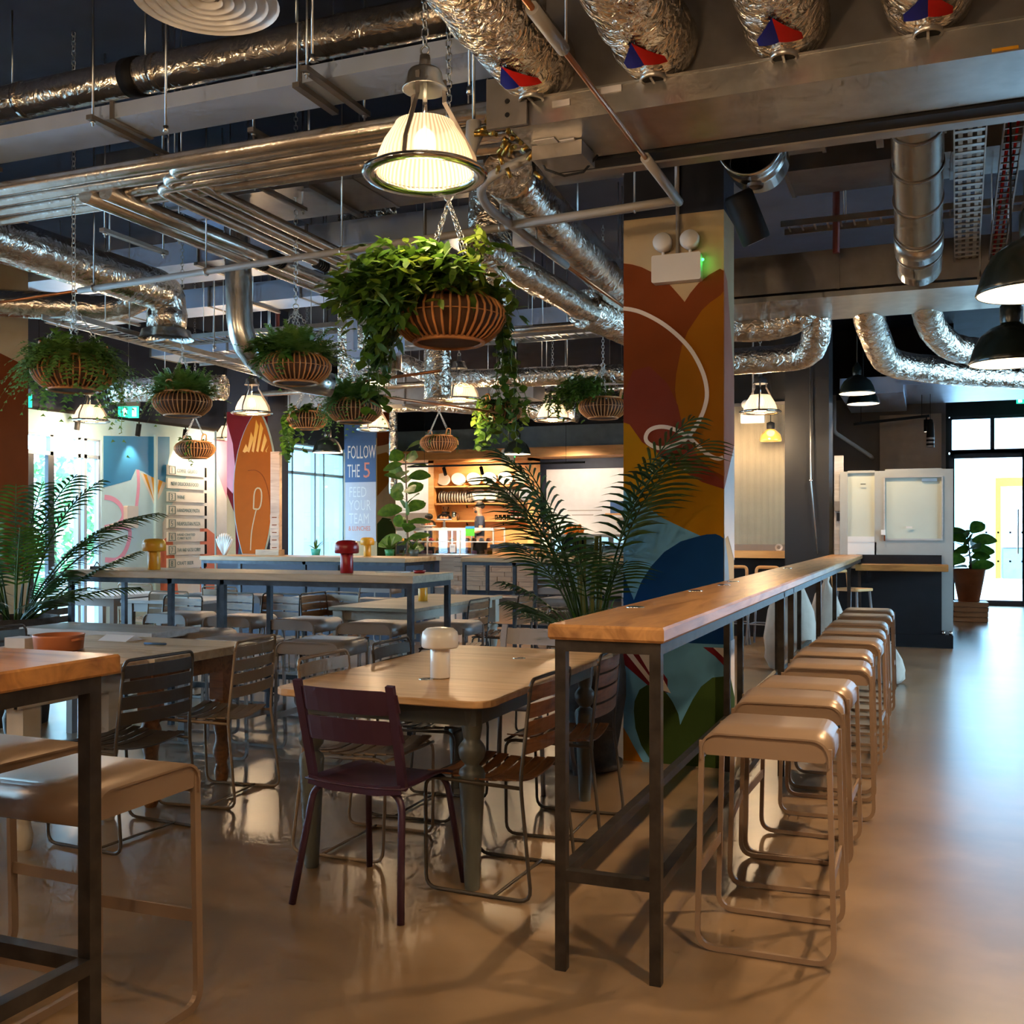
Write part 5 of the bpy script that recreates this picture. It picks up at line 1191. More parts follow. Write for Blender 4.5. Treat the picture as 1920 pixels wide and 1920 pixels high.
t = thing('amber_pendant', 'amber glass pendant with black cap in front of the gold sheet', 'pendant lamp', (-1.83, 13.3, 2.50))
MB().lathe([(.13, 0), (.135, .02), (.12, .08), (.07, .13), (.045, .15)], 32).build('glass_shade', mat('amber_glass', (.75, .32, .05), .15, trans=.6, emit=(1, .5, .12), es=.5), t); MB().lathe([(.045, .15), (.05, .17), (.05, .23), (.0001, .25)], 20).build('cap', 'blackm', t); MB().tube([(0, 0, .24), (0, 0, 2.0)], .005, 6).build('cord', 'blackm', t); MB().sphere((0, 0, .08), .035, 12, 8).build('bulb', 'glow', t)

# ------------------------------------------------------------------ hanging baskets
def basket_parts(t, w=.25, h=.195):
    prof = [(.150, 0), (.185, .025), (.225, .075), (.247, .13), (.246, .175), (.222, .225), (.175, .262)]
    k = w / .25; prof = [(a * k, b * h / .262) for a, b in prof]
    MB().torus((0, 0, 0), .150 * k, .010, 40, 8).build('foot_ring', 'rattan', t)
    MB().torus((0, 0, prof[-1][1]), prof[-1][0], .013, 40, 8).build('rim', 'rattan', t)
    nr = 40
    for j in range(nr):
        a = 2 * PI * j / nr; MB().tube([(p[0] * math.cos(a), p[0] * math.sin(a), p[1]) for p in prof], .0058, 5).build('rib', 'rattan', t)
    MB().torus((0, 0, prof[3][1] + .01), prof[3][0] - .006, .003, 40, 5).build('hoop', 'rattan', t)
    MB().lathe([(.0001, .006)] + [(a - .014, b) for a, b in prof[:6]], 32).build('liner', 'rattand', t)
    MB().lathe([(.0001, prof[-1][1] - .03), (prof[-1][0] * .98, prof[-1][1] - .04)], 24).build('soil', 'soil', t)
    for s_ in (0, 1):
        a = R(-25 + 180 * s_); c, q = math.cos(a), math.sin(a); r0 = prof[-1][0]; z0 = prof[-1][1]
        MB().tube(rpath([(c * r0 - q * .035, q * r0 + c * .035, z0), (c * (r0 + .02) - q * .03, q * (r0 + .02) + c * .03, z0 + .09), (c * (r0 + .02) + q * .03, q * (r0 + .02) - c * .03, z0 + .09), (c * r0 + q * .035, q * r0 - c * .035, z0)], .04, 5), .008, 8).build('handle', 'rattan', t)
    return prof[-1]
def fernfol(seed, r0, z0, n, L, droop=.8, side=None, m='fern', t=None, name='foliage'):
    rd = random.Random(seed); mb = MB()
    for i in range(n):
        a = rd.uniform(0, 2 * PI) if side is None else rd.gauss(side, .8)
        e = rd.uniform(.25, 1.45); l = L * rd.uniform(.5, 1.1); d = Vector((math.cos(a) * math.cos(e), math.sin(a) * math.cos(e), math.sin(e)))
        p0 = Vector((math.cos(a) * r0 * rd.uniform(.1, .9), math.sin(a) * r0 * rd.uniform(.1, .9), z0)); ns = 12; dr = droop * rd.uniform(.6, 1.4)
        pts = [p0 + d * l * s_ / ns + Vector((0, 0, -dr * l * (s_ / ns) ** 2)) for s_ in range(ns + 1)]
        for s_ in range(2, ns + 1):
            tg = (pts[s_] - pts[s_ - 1]).normalized(); sd = tg.cross(Vector((0, 0, 1)))
            if sd.length < .1: sd = Vector((1, 0, 0))
            sd.normalize(); ll = .055 * (1.1 - s_ / ns) + .016
            for q in (-1, 1):
                dd = (sd * q + tg * .6 + Vector((0, 0, rd.uniform(-.3, .3)))).normalized() * ll; b = pts[s_]; wv = tg * .009
                mb.add([b - wv, b + wv, b + dd], [(0, 1, 2)])
        for s_ in range(ns): 
            w_ = Vector((0, 0, .0015)); mb.add([pts[s_] - w_, pts[s_] + w_, pts[s_ + 1]], [(0, 1, 2)])
    o = mb.build(name, m, t); o['kind'] = 'stuff'; return o
def leaffol(seed, r0, z0, n, sz, spread, fall, m='leaf', t=None, side=None, name='foliage', clump=1.):
    """leafy stems that spill over the rim"""
    rd = random.Random(seed); mb = MB()
    for i in range(n):
        a = rd.uniform(0, 2 * PI) if side is None else rd.gauss(side, .75); rr = r0 * rd.uniform(.2, 1)
        p = Vector((math.cos(a) * rr, math.sin(a) * rr, z0)); out = Vector((math.cos(a), math.sin(a), 0)); f = fall * rd.uniform(.3, 1.0); steps = max(4, int(10 * f / .4) + 4)
        v = out * spread * rd.uniform(.4, 1) + Vector((0, 0, rd.uniform(.5, 1.2) * spread)); pos = p.copy()
        for s_ in range(steps):
            u = s_ / steps; v = v + Vector((rd.uniform(-.02, .02), rd.uniform(-.02, .02), -.12 * spread * 4 * u)); 
            if pos.z < z0 - .02: v.x *= .6; v.y *= .6
            vv = v.normalized() * max(.02, f / steps * 1.5); new = pos + vv
            mb.add([pos + Vector((.0012, 0, 0)), pos - Vector((.0012, 0, 0)), new], [(0, 1, 2)])
            pos = new
            for q in range(2):
                d = Vector((rd.uniform(-1, 1), rd.uniform(-1, 1), rd.uniform(-.6, .5))) + out * .6; d = d.normalized() * sz * rd.uniform(.7, 1.3)
                mb.quadleaf(pos, d, sz * .26, (rd.uniform(-.5, .5), rd.uniform(-.5, .5), 1), .25, 3)
    o = mb.build(name, m, t); o['kind'] = 'stuff'; return o
def ivyfol(seed, r0, z0, strands, sz, t, m='leaf', side=None, spread=.35, length=.5, name='trailing_vine'):
    rd = random.Random(seed)
    for k in range(strands):
        a = rd.uniform(0, 2 * PI) if side is None else rd.gauss(side, spread); mb = MB(); L_ = length * rd.uniform(.45, 1.1); n = int(L_ / .035) + 3
        pos = Vector((math.cos(a) * r0, math.sin(a) * r0, z0)); out = Vector((math.cos(a), math.sin(a), 0)); pts = [pos.copy()]
        for s_ in range(n):
            st = out * (.035 if s_ < 3 else rd.uniform(-.004, .006)) + Vector((rd.uniform(-.012, .012), rd.uniform(-.012, .012), -.012 * s_ if s_ < 3 else -.036)); pos = pos + st; pts.append(pos.copy())
            d = Vector((rd.uniform(-1, 1), rd.uniform(-1, 1), rd.uniform(-.9, .1))).normalized() * sz * rd.uniform(.6, 1.2)
            mb.quadleaf(pos, d, sz * .42, (rd.uniform(-.3, .3), rd.uniform(-.3, .3), 1), .15, 3)
        mb.tube(pts, .0018, 4); o = mb.build(name, m, t); o['kind'] = 'stuff'
def basket_chains(t, rim, hz, ctop):
    mb = MB()
    for k in range(4):
        a = R(-25 + 90 * k); chain_mb(MB(), (math.cos(a) * rim[0], math.sin(a) * rim[0], rim[1] + (.08 if k % 2 == 0 else .01)), (0, 0, hz), .03, .0026).build('chain_leg', 'chain', t)
    MB().torus((0, 0, hz + .02), .02, .004, 14, 6, Matrix.Rotation(R(90), 3, 'X')).build('ring', 'chain', t)
    chain_mb(MB(), (0, 0, hz + .04), (0, 0, ctop), .04, .003).build('chain', 'chain', t)
BK = [((-1.95, 4.13, 2.205), 'nearest hanging rattan basket with thick leafy greenery spilling left', 'leaf', 0),
      ((-4.17, 6.29, 2.43), 'hanging basket of fern right of the foil elbow', 'fern', 40),
      ((-4.96, 5.02, 2.26), 'hanging basket wrapped in feathery fern at the far left', 'fern', 80),
      ((-6.01, 7.32, 2.38), 'hanging basket of feathery fern below the second diffuser', 'fern', 120),
      ((-8.51, 10.6, 2.29), 'small low hanging basket left of the surfboard', 'sparse', 10),
      ((-7.0, 10.8, 2.62), 'small hanging basket with ivy trailing beside the exit sign', 'ivy', 200),
      ((-4.85, 8.26, 2.37), 'hanging basket with pale fern over the poster pillar', 'fern', 60),
      ((-5.9, 12.2, 2.41), 'small hanging basket in front of the deli fascia', 'sparse', 0),
      ((-4.42, 10.7, 2.60), 'hanging basket hidden in trailing pothos above the deli', 'ivy', 90),
      ((-3.08, 10.2, 2.53), 'hanging basket with small leaves behind the main palm', 'leafs', 30)]
for k, (loc, lab, kind, az) in enumerate(BK):
    t = thing('hanging_basket', lab, 'hanging basket', loc, R(az), 'rattan hanging baskets')
    rim = basket_parts(t); hz = .62 if k == 0 else .52; basket_chains(t, rim, hz, 4.5 - loc[2]); az_ = R(az)
    if kind == 'leaf':
        leaffol(1, .15, rim[1] - .03, 190, .070, .12, .30, 'leaf', t, PI * 1.12 - az_); leaffol(5, .21, rim[1] - .03, 150, .068, .05, .30, 'leaf', t, R(222) - az_); leaffol(2, .12, rim[1] - .02, 60, .058, .08, .14, 'leaf', t); leaffol(3, .16, rim[1] - .03, 50, .060, .11, .42, 'leafy', t, PI * 1.2 - az_)
        rh = random.Random(77); mb = MB()
        for i in range(420):
            g = R(rh.uniform(165, 262)) - az_; zz = rh.uniform(-.10 if g > R(180) - az_ and g < R(225) - az_ else .03, rim[1] + .05); q = .25 + rh.uniform(.0, .10); d = Vector((math.cos(g) * .6, math.sin(g) * .6, -.7)) + Vector((rh.uniform(-.7, .7), rh.uniform(-.7, .7), rh.uniform(-.4, .6)))
            mb.quadleaf((math.cos(g) * q, math.sin(g) * q, zz), d.normalized() * .065, .016, (math.cos(g) + rh.uniform(-.5, .5), math.sin(g), .6), .15, 3)
        o = mb.build('foliage', 'leaf', t); o['kind'] = 'stuff'
        ivyfol(4, .16, rim[1], 11, .05, t, 'leaf', R(40) - az_, .35, .62); ivyfol(14, .22, rim[1] - .02, 12, .06, t, 'leaf', R(205) - az_, .35, .42)
    elif kind == 'fern':
        fernfol(k, .16, rim[1] - .02, 360 if k != 6 else 240, .31 if k != 2 else .36, .30 if k != 2 else .8, None, 'fern', t)
        fernfol(k + 30, .17, rim[1] - .02, 170 if k in (2, 6) else 60, .34 if k in (2, 6) else .30, 1.0, R(200) - az_, 'fern', t)
        if k == 1: leaffol(9, .14, rim[1] - .03, 24, .10, .12, .15, 'leaf', t, R(195) - az_)
        if k == 2: ivyfol(8, .2, rim[1], 3, .03, t, 'leafy', R(10) - az_, .3, .45); fernfol(77, .2, rim[1] - .06, 40, .34, 1.4, R(30) - az_, 'fern', t)
        if k == 6: leaffol(19, .14, rim[1] - .02, 14, .11, .09, .12, 'palm', t, R(20) - az_)
    elif kind == 'ivy':
        leaffol(k, .14, rim[1] - .03, 26, .075, .10, .16, 'leaf', t); ivyfol(k, .16, rim[1], 16 if k == 8 else 12, .085, t, 'leaf', None if k == 8 else R(200) - az_, .5, .55 if k == 5 else .45)
        if k == 8: ivyfol(99, .16, rim[1], 8, .08, t, 'leafy', None, .5, .3)
    elif kind == 'leafs':
        leaffol(k, .15, rim[1] - .03, 110, .055, .10, .45, 'leaf', t, R(190) - az_)
    else:
        leaffol(k, .12, rim[1] - .03, 12, .05, .07, .10, 'leaf', t); ivyfol(k, .16, rim[1], 4, .05, t, 'leaf', None, .5, .25)
# ------------------------------------------------------------------ floor plants
def frond(base, az, el, L, nl, lw, droop, t, m='palm', ll=.30, seed=0, stem=.35):
    rd = random.Random(seed); mb = MB(); n = 22; d = Vector((math.cos(az) * math.cos(el), math.sin(az) * math.cos(el), math.sin(el)))
    pts = [Vector(base) + d * L * i / n + Vector((math.cos(az), math.sin(az), -1.2)) * droop * L * (i / n) ** 2.4 for i in range(n + 1)]
    mb.tube(pts, [.007 * (1 - .75 * i / n) + .0015 for i in range(n + 1)], 5)
    for i in range(nl):
        u = stem + (1 - stem) * i / nl; f = u * n; k = min(int(f), n - 1); p = pts[k].lerp(pts[k + 1], f - k); tg = (pts[k + 1] - pts[k]).normalized()
        sd = tg.cross(Vector((0, 0, 1))); sd = sd.normalized() if sd.length > .05 else Vector((math.sin(az), -math.cos(az), 0)); w = math.sin(PI * (.12 + .80 * (u - stem) / (1 - stem))) ** .7
        for q in (-1, 1):
            dd = (sd * q * 1.1 + tg * .66 + Vector((0, 0, .12))).normalized() * ll * w * rd.uniform(.88, 1.08)
            mb.quadleaf(p, dd, lw, sd.cross(tg) * q + Vector((0, 0, .3)), .34, 4)
    return mb.build('frond', m, t)
pk = thing('kentia_palm', 'tall palm in a dark stone urn beside the painted pillar', 'potted palm', (-1.82, 5.80, 0))
MB().lathe([(.0001, 0), (.15, 0), (.18, .015), (.18, .05), (.14, .06), (.165, .2), (.2, .42), (.2, .55), (.175, .72), (.18, .75), (.165, .75), (.16, .70), (.0001, .70)], 36).build('urn', 'urn', pk)
MB().lathe([(.0001, .71), (.163, .705)], 24).build('soil', 'soil', pk)
rd = random.Random(21)
for k in range(9):
    a = rd.uniform(0, 2 * PI); MB().tube([(.05 * math.cos(a), .05 * math.sin(a), .7), (.07 * math.cos(a), .07 * math.sin(a), 1.0), (.1 * math.cos(a + .3), .1 * math.sin(a + .3), 1.35)], [.014, .011, .008], 6).build('stem', 'palmstem', pk)
fr = [(R(200), 1.30, 1.25, .16, 36, .30), (R(215), 1.38, 1.05, .18, 34, .28), (R(170), 1.2, .85, .2, 30, .24), (R(-8), 1.44, 1.72, .20, 36, .30), (R(-22), 1.36, 1.66, .24, 36, .30), (R(-40), 1.30, 1.5, .22, 34, .30), (R(185), 1.42, 1.55, .20, 34, .28), (R(280), 1.1, .85, .2, 28, .24), (R(215), .95, .62, .18, 26, .20), (R(190), .75, .50, .16, 26, .16), (R(240), .6, .5, .12, 24, .17), (R(160), .6, .45, .12, 24, .15), (R(300), .7, .5, .12, 22, .16), (R(-55), 1.05, .8, .2, 26, .2), (R(100), 1.1, .9, .2, 26, .2), (R(225), 1.42, 1.25, .14, 32, .28), (R(238), 1.25, 1.30, .18, 34, .34), (R(262), 1.2, 1.1, .2, 30, .28)]
for k, (az, el, L_, dr, nl, ll) in enumerate(fr): frond((.06 * math.cos(az), .06 * math.sin(az), .72), az, el, L_, int(nl * .46), .0098, dr, pk, 'palm', ll * 1.35, k, .42)
rd = random.Random(9)
for k in range(70):
    a = rd.uniform(0, 2 * PI); e = rd.uniform(.5, 1.35); MB().quadleaf((.08 * math.cos(a), .08 * math.sin(a), .70), Vector((math.cos(a) * math.cos(e), math.sin(a) * math.cos(e), math.sin(e))) * rd.uniform(.25, .48), .009, (-math.cos(a), -math.sin(a), 1), .35, 4).build('blade', 'leaf', pk)
lp = thing('areca_palm', 'wide leafy palm in a black planter at the left edge', 'potted palm', (-6.1, 5.62, 0))
MB().lathe([(.0001, 0), (.22, 0), (.29, .72), (.30, .76), (.275, .76), (.26, .70), (.0001, .70)], 36).build('planter', 'urn', lp); MB().lathe([(.0001, .72), (.27, .715)], 24).build('soil', 'soil', lp)
rd = random.Random(4)
for k in range(24):
    az = 2 * PI * k / 24 + rd.uniform(-.15, .15); el = rd.choice([.55, .85, 1.1, 1.28, 1.4]) + rd.uniform(-.06, .06); L_ = rd.uniform(.62, .78) + (.65 if el > 1.2 else .25 if el > .9 else 0)
    frond((.08 * math.cos(az), .08 * math.sin(az), .72), az, el, L_, 17, .0098, rd.uniform(.12, .22), lp, 'palm' if k % 3 else 'leaf', .26, 100 + k, .35)
frond((.05, .0, .72), R(20), 1.08, 1.38, 22, .012, .26, lp, 'palm', .28, 300, .42); frond((.05, .05, .72), R(26), .75, .95, 20, .010, .12, lp, 'palm', .20, 301, .45)
def bigleaf(p, d, L_, w, up, t, m='leaf', name='leaf'):
    mb = MB(); dn = Vector(d).normalized(); sd = dn.cross(Vector(up)).normalized(); nn = sd.cross(dn); n = 6; vs = []
    for i in range(n + 1):
        u = i / n; ww = w * math.sin(PI * min(.97, .06 + u * .94)) ** .7 * (.75 + .35 * u); c = Vector(p) + dn * L_ * u - Vector((0, 0, 1)) * .25 * L_ * u * u
        vs += [c - sd * ww + nn * .012, c, c + sd * ww + nn * .012]
    fs = []
    for i in range(n): o = 3 * i; fs += [(o, o + 1, o + 4, o + 3), (o + 1, o + 2, o + 5, o + 4)]
    return mb.add(vs, fs, True).build(name, m, t)
def ficus(loc, h, n, seed, label, L_=.26, pot=None):
    t = thing('fiddle_leaf_fig', label, 'potted plant', loc); rd = random.Random(seed)
    MB().tube([(0, 0, .2), (.03, 0, h * .5), (-.02, .03, h)], [.018, .014, .008], 8).build('trunk', 'bark', t)
    if pot: MB().lathe(pot, 32).build('pot', 'terra', t); MB().lathe([(.0001, pot[2][1] - .05), (pot[2][0] * .9, pot[2][1] - .05)], 20).build('soil', 'soil', t)
    for k in range(n):
        z = h * (.45 + .58 * k / n); a = k * 2.4 + rd.uniform(-.3, .3); e = rd.uniform(-.1, .8); d = Vector((math.cos(a) * math.cos(e), math.sin(a) * math.cos(e), math.sin(e)))
        MB().tube([(0, 0, z), tuple(Vector((0, 0, z)) + d * .06)], .003, 5).build('petiole', 'palmstem', t)
        bigleaf(Vector((0, 0, z)) + d * .05, d, L_ * rd.uniform(.8, 1.15), L_ * .34, (-math.sin(e) * math.cos(a) + rd.uniform(-.9, .9), -math.sin(e) * math.sin(a) + rd.uniform(-1.2, -.1), .35), t)
    return t
ficus((-6.44, 12.3, 0), 2.42, 30, 3, 'fiddle leaf fig with broad leaves right of the poster pillar', .30, [(.0001, 0), (.14, 0), (.18, .36), (.16, .36), (.15, .3)])

ORD = 'first second third fourth fifth sixth seventh eighth ninth tenth eleventh twelfth thirteenth fourteenth fifteenth sixteenth seventeenth eighteenth nineteenth twentieth'.split()

# ------------------------------------------------------------------ deli at the back
dl = thing('deli_shelving', 'tall warm wood shelf unit behind the deli counter', 'shelving', (-10.6, 21.35, 0))
MB().bb((0, .40, 0), (2.55, .44, 3.0)).build('back_panel', 'delioak', dl)
for x in (0, 2.43): MB().bb((x, 0, 0), (x + .14, .42, 3.0)).build('upright', 'delioak', dl)
MB().bb((0, 0, 2.92), (2.57, .42, 3.0)).build('top', 'delioak', dl)
for z in (2.36, 1.97, 1.58, 1.0): MB().bb((.14, .02, z), (2.43, .40, z + .035)).build('shelf', 'delioak', dl)
for x in (.8, 1.7):
    for z in (1.9, 1.5): MB().prism([(0, 0), (.05, 0), (0, .07)], x, x + .02, 'X').build('bracket', 'blackm', dl, (0, .34, z))
t = thing('deli_fascia', 'long wooden fascia board over the deli', 'fascia', (-12.4, 21.25, 2.98)); MB().bb((0, -.1, 0), (9.05, .7, .18)).build('board', 'delioak', t); MB().bb((0, -.12, .17), (9.05, .72, .21)).build('edge', 'delioak', t)
struct('trim_2', MB().bb((-12.5, 21.3, 3.19), (-3.15, 22, 3.66)), 'slate', 'slate blue bulkhead above the deli')
# plates: oval platters
for k in range(6):
    x = -10.33 + k * .385; t = thing('platter', 'white oval platter leaning on the top deli shelf, ' + ['leftmost', 'second from left', 'third from left', 'fourth from left', 'fifth from left', 'rightmost'][k], 'platter', (x, 21.6, 2.395), 0, 'platters on the top shelf')
    m_ = Matrix.Rotation(R(72), 3, 'X') @ Matrix.Rotation(R(-24), 3, 'Z') @ Matrix.Diagonal((1.25, .92, 1))
    MB().lathe([(.0001, .0), (.09, 0), (.15, .03), (.155, .03), (.09, -.008), (.0001, -.008)], 28, (0, 0, .155), m=m_).build('platter', 'white', t)
rd = random.Random(2)
for k in range(34):
    x = -10.40 + k * .066
    if -9.55 < x < -8.95: continue
    t = thing('dinner_plate', 'white plate standing edge on, ' + ORD[k if x < -9.3 else k - 23] + (' from the left end of the middle deli shelf' if x < -9.3 else ' right of the round display plates'), 'plate', (x, 21.58, 2.005), 0, 'plates standing edge on'); m_ = Matrix.Rotation(R(90), 3, 'Y')
    h = .14 + (.02 if k > 20 else 0) + rd.uniform(-.004, .004)
    MB().lathe([(.0001, 0), (h * .6, 0), (h, .016), (h, .020), (h * .6, .006), (.0001, .006)], 20, (0, 0, h), m=m_).build('plate', 'white', t)
for k, x in enumerate((-9.40, -9.08)):
    t = thing('display_plate', ['large round plate facing out on the middle deli shelf, left one', 'large round plate facing out on the middle deli shelf, right one'][k], 'plate', (x, 21.50, 2.005)); m_ = Matrix.Rotation(R(80), 3, 'X')
    p = MB().lathe([(.0001, 0), (.10, 0), (.165, .025), (.168, .03), (.10, .012), (.0001, .012)], 32, (0, 0, .165), m=m_).build('plate', 'white', t); MB().lathe([(.0001, .0145), (.07, .0145)], 24, (0, 0, .165), m=m_).build('rim_mark', 'postergrey', t)
t = thing('wall_plate', 'round plate fixed to the right post of the deli shelves', 'plate', (-8.20, 21.33, 2.18)); m_ = Matrix.Rotation(R(90), 3, 'X'); MB().lathe([(.0001, 0), (.11, 0), (.15, .02), (.15, .026), (.1, .01), (.0001, .01)], 28, m=m_).build('plate', 'postergrey', t)
for k in range(13):
    x = -9.0 + (k % 7) * .10 + (.05 if k > 6 else 0); y = 21.55 + (.10 if k > 6 else 0)
    t = thing('drinking_glass', 'clear glass in the ' + ('back' if k > 6 else 'front') + ' row of the lower deli shelf, ' + ORD[k % 7] + ' from left', 'glass', (x, y, 1.615), 0, 'glasses on the lower shelf'); MB().lathe([(.0001, 0), (.025, 0), (.035, .12), (.033, .12), (.024, .006)], 14).build('glass', 'caseglass', t)
for k in range(12):
    t = thing('jar', 'dark pale lidded jar, ' + ORD[k % 4] + ' from left in the ' + ['bottom', 'middle', 'top'][k // 4] + ' tier', 'jar', (-8.62 + (k % 4) * .10, 21.55 + (k // 4) % 2 * .02, 1.615 + (k // 4) * .085), 0, 'jars on the lower shelf')
    MB().lathe([(.0001, 0), (.036, 0), (.036, .06), (.03, .066)], 14).build('jar', 'redpipe', t); MB().lathe([(.032, .064), (.032, .082), (.0001, .082)], 14).build('lid', 'white', t)
t = thing('coffee_grinder', 'dark coffee grinder on the lower deli shelf at left', 'grinder', (-10.25, 21.55, 1.615)); MB().box((0, 0, .10), (.12, .14, .2)).build('body', 'blackm', t); MB().lathe([(.03, .2), (.07, .30), (.07, .31), (.0001, .31)], 16).build('hopper', 'caseglass', t)
t = thing('milk_jug', 'steel jug beside the coffee grinder', 'jug', (-10.02, 21.52, 1.615)); MB().lathe([(.0001, 0), (.06, 0), (.065, .12), (.05, .18), (.055, .2)], 18).build('jug', 'chrome', t); MB().tube([(.055, 0, .16), (.1, 0, .14), (.1, 0, .06), (.06, 0, .04)], .007, 6).build('handle', 'chrome', t)
# counter
ct = thing('deli_counter', 'long plank fronted deli counter with a navy panel', 'counter', (-12.0, 19.5, 0))
MB().bb((0, .05, .15), (8.8, .9, .84)).build('carcass', 'navy', ct); MB().bb((0, .12, 0), (8.8, .85, .15)).build('kick', 'navy', ct)
rd = random.Random(6)
for r_ in range(7):
    x = 2.9 - rd.uniform(0, .3)
    while x < 4.62:
        x2 = min(4.66, x + rd.uniform(.25, .55)); dd = rd.uniform(-.012, .012); MB().bb((max(x, 2.9), .02 + dd, .16 + r_ * .096), (x2 - .006, .05, .25 + r_ * .096)).build('plank', 'deliplank', ct); x = x2
MB().bb((0, .03, .16), (2.9, .05, .84)).build('front_panel', 'deliplank', ct); MB().bb((4.68, .03, .16), (8.8, .05, .84)).build('front_panel', 'slate', ct)
MB().bb((3.7, -.03, .84), (8.8, .95, .89)).build('worktop', 'delioak', ct); MB().bb((0, -.03, .84), (3.7, .95, .88)).build('worktop', 'deliplank', ct)
MB().bb((3.75, .06, .89), (4.66, .08, 1.02)).build('wood_upstand', 'delioak', ct); MB().bb((3.7, .04, 1.02), (4.66, .9, 1.10)).build('raised_shelf', 'navy', ct)  # upstand in the same shelf wood as the worktop
dc = thing('display_case', 'glass pastry display case standing on the deli counter', 'display case', (-10.5, 19.6, .88))
fr_ = MB()
for x in (0, .75, 1.5, 2.25): fr_.box((x, 0, .27), (.025, .025, .54)); fr_.box((x, .6, .27), (.025, .025, .54))
fr_.build('uprights', 'whitep', dc)
for z in (.0, .26, .54):
    MB().bb((-.01, -.01, z), (2.26, .61, z + .02)).build('shelf', 'white' if z else 'chrome', dc)
MB().bb((-.01, -.02, .50), (2.26, -.0, .56)).build('top_rail', 'whitep', dc)
for k in range(3): MB().bb((k * .75 + .02, -.004, .03), (k * .75 + .73, .0, .50)).build('glass_panel', 'caseglass', dc)
cols = ['mustard', 'coral', 'terra', 'pink', 'red', 'white', 'ochre', 'brownwood']
rd = random.Random(8)
for k in range(26):
    lv = k % 2; x = -10.42 + (k // 2) * .168; y = 19.75 + rd.uniform(-.04, .04); z = .90 if lv == 0 else 1.16; c_ = rd.choice(cols)
    t = thing('pastry', ['pastry on the bottom shelf of the display case, ', 'pastry on the upper shelf of the display case, '][lv] + ORD[k // 2] + ' from left', 'pastry', (x, y, z), 0, ['pastries on the bottom shelf', 'pastries on the upper shelf'][lv])
    MB().lathe([(.0001, 0), (.05, 0), (.058, .03), (.045, .06), (.0001, .07)], 12).build('cake', c_, t)
t = thing('price_card', 'green and blue card on the display case glass', 'card', (-8.86, 19.57, 1.27)); MB().bb((0, 0, 0), (.20, .006, .15)).build('card', mat('green_card', (.10, .55, .03), .5), t); MB().bb((.0, -.002, .15), (.20, .005, .20)).build('top_band', 'blue', t)
t = thing('price_card', 'small white printed card low on the display case glass', 'card', (-9.22, 19.57, .93)); MB().bb((0, 0, 0), (.13, .006, .17)).build('card', 'whitewall', t); MB().bb((.02, -.001, .1), (.11, .0, .14)).build('print', 'postergrey', t)
for k, (x, hh) in enumerate(((-9.85, .02), (-9.48, .15))):
    t = thing('cake_stand', ['low glass domed tray of pastries on the display case', 'tall white pedestal cake stand on the display case'][k], 'cake stand', (x, 19.85, 1.44))
    MB().lathe([(.07, 0), (.03, .02), (.022, hh), (.17, hh + .015), (.175, hh + .035), (.165, hh + .03), (.0001, hh + .025)], 24).build('stand', 'white', t)
    MB().lathe([(.155, hh + .03), (.15, hh + .09), (.10, hh + .14), (.015, hh + .155), (.02, hh + .18), (.0001, hh + .19)], 24).build('dome', 'caseglass', t)
    for j in range(6): a = j * 1.05; MB().sphere((.07 * math.cos(a), .07 * math.sin(a), hh + .06), .035, 8, 6).build('cake', 'terra', t)
t = thing('breadstick_jar', 'jar of tall breadsticks on the deli counter', 'jar', (-7.25, 20.0, .89)); MB().lathe([(.0001, 0), (.09, 0), (.09, .34), (.085, .34), (.085, .01)], 20).build('jar', 'white', t)
for j, (dx, dy, an) in enumerate(((-.05, 0, -.12), (-.02, .02, -.02), (0.01, 0, .03), (.03, .02, .08), (.06, 0, .2))): MB().tube([(dx * .5, dy, .03), (dx + an * .5, dy, .66 + .03 * (j % 2))], .017, 7).build('breadstick', 'brownwood', t)
t = thing('black_crate', 'black box holding oranges on the deli counter', 'crate', (-6.65, 20.0, .89)); MB().bb((-.22, -.15, 0), (.22, .15, .40)).build('box', 'blackm', t)
k = 0
for lv, n in ((0, 8), (1, 6), (2, 3)):
    for j in range(n):
        t = thing('orange', 'bright orange in the ' + ['bottom', 'middle', 'top'][lv] + ' layer of the heap on the crate, ' + ORD[j] + ' one', 'fruit', (-6.65 + (j % 4 - 1.5) * .10 + lv * .04, 20.0 + (j // 4) * .09 - .05, 1.335 + lv * .065), 0, 'oranges heaped on the crate'); MB().sphere((0, 0, 0), .047, 12, 8).build('fruit', mat('orange_peel', (.85, .22, .01), .45) if k == 0 else bpy.data.materials['orange_peel'], t); k = 1
t = thing('chiller', 'white glass fronted chiller behind the palm on the deli counter', 'chiller', (-7.2, 19.55, .89)); t.location = (-6.9, 19.55, .89)
MB().bb((0, 0, 0), (1.9, .6, .06)).build('base', 'whitep', t); MB().bb((0, 0, .36), (1.9, .6, .42)).build('lid', 'whitep', t); MB().bb((.0, -.003, .06), (1.9, 0, .36)).build('glass_front', 'caseglass', t); MB().bb((0, .4, .06), (1.9, .6, .36)).build('back', 'paleb', t); MB().bb((0, .05, .2), (1.9, .4, .215)).build('shelf', 'chrome', t)
t = thing('menu_board', 'cream wall panel with small lettering right of the deli shelves', 'panel', (-7.95, 21.955, 1.2)); MB().bb((0, 0, 0), (2.6, .04, 1.55)).build('panel', 'whitewall', t); MB().bb((.5, -.003, .62), (1.3, 0, .635)).build('printed_line', 'greywall', t); MB().bb((.6, -.003, .52), (1.1, 0, .535)).build('printed_line', 'greywall', t)
t = thing('menu_board', 'white wall panel left of the deli shelves', 'panel', (-12.3, 21.955, 1.2)); MB().bb((0, 0, 0), (1.6, .04, 1.75)).build('panel', 'whitewall', t); MB().bb((.2, -.01, .2), (1.4, .0, .6)).build('lower_band', 'greywall', t)
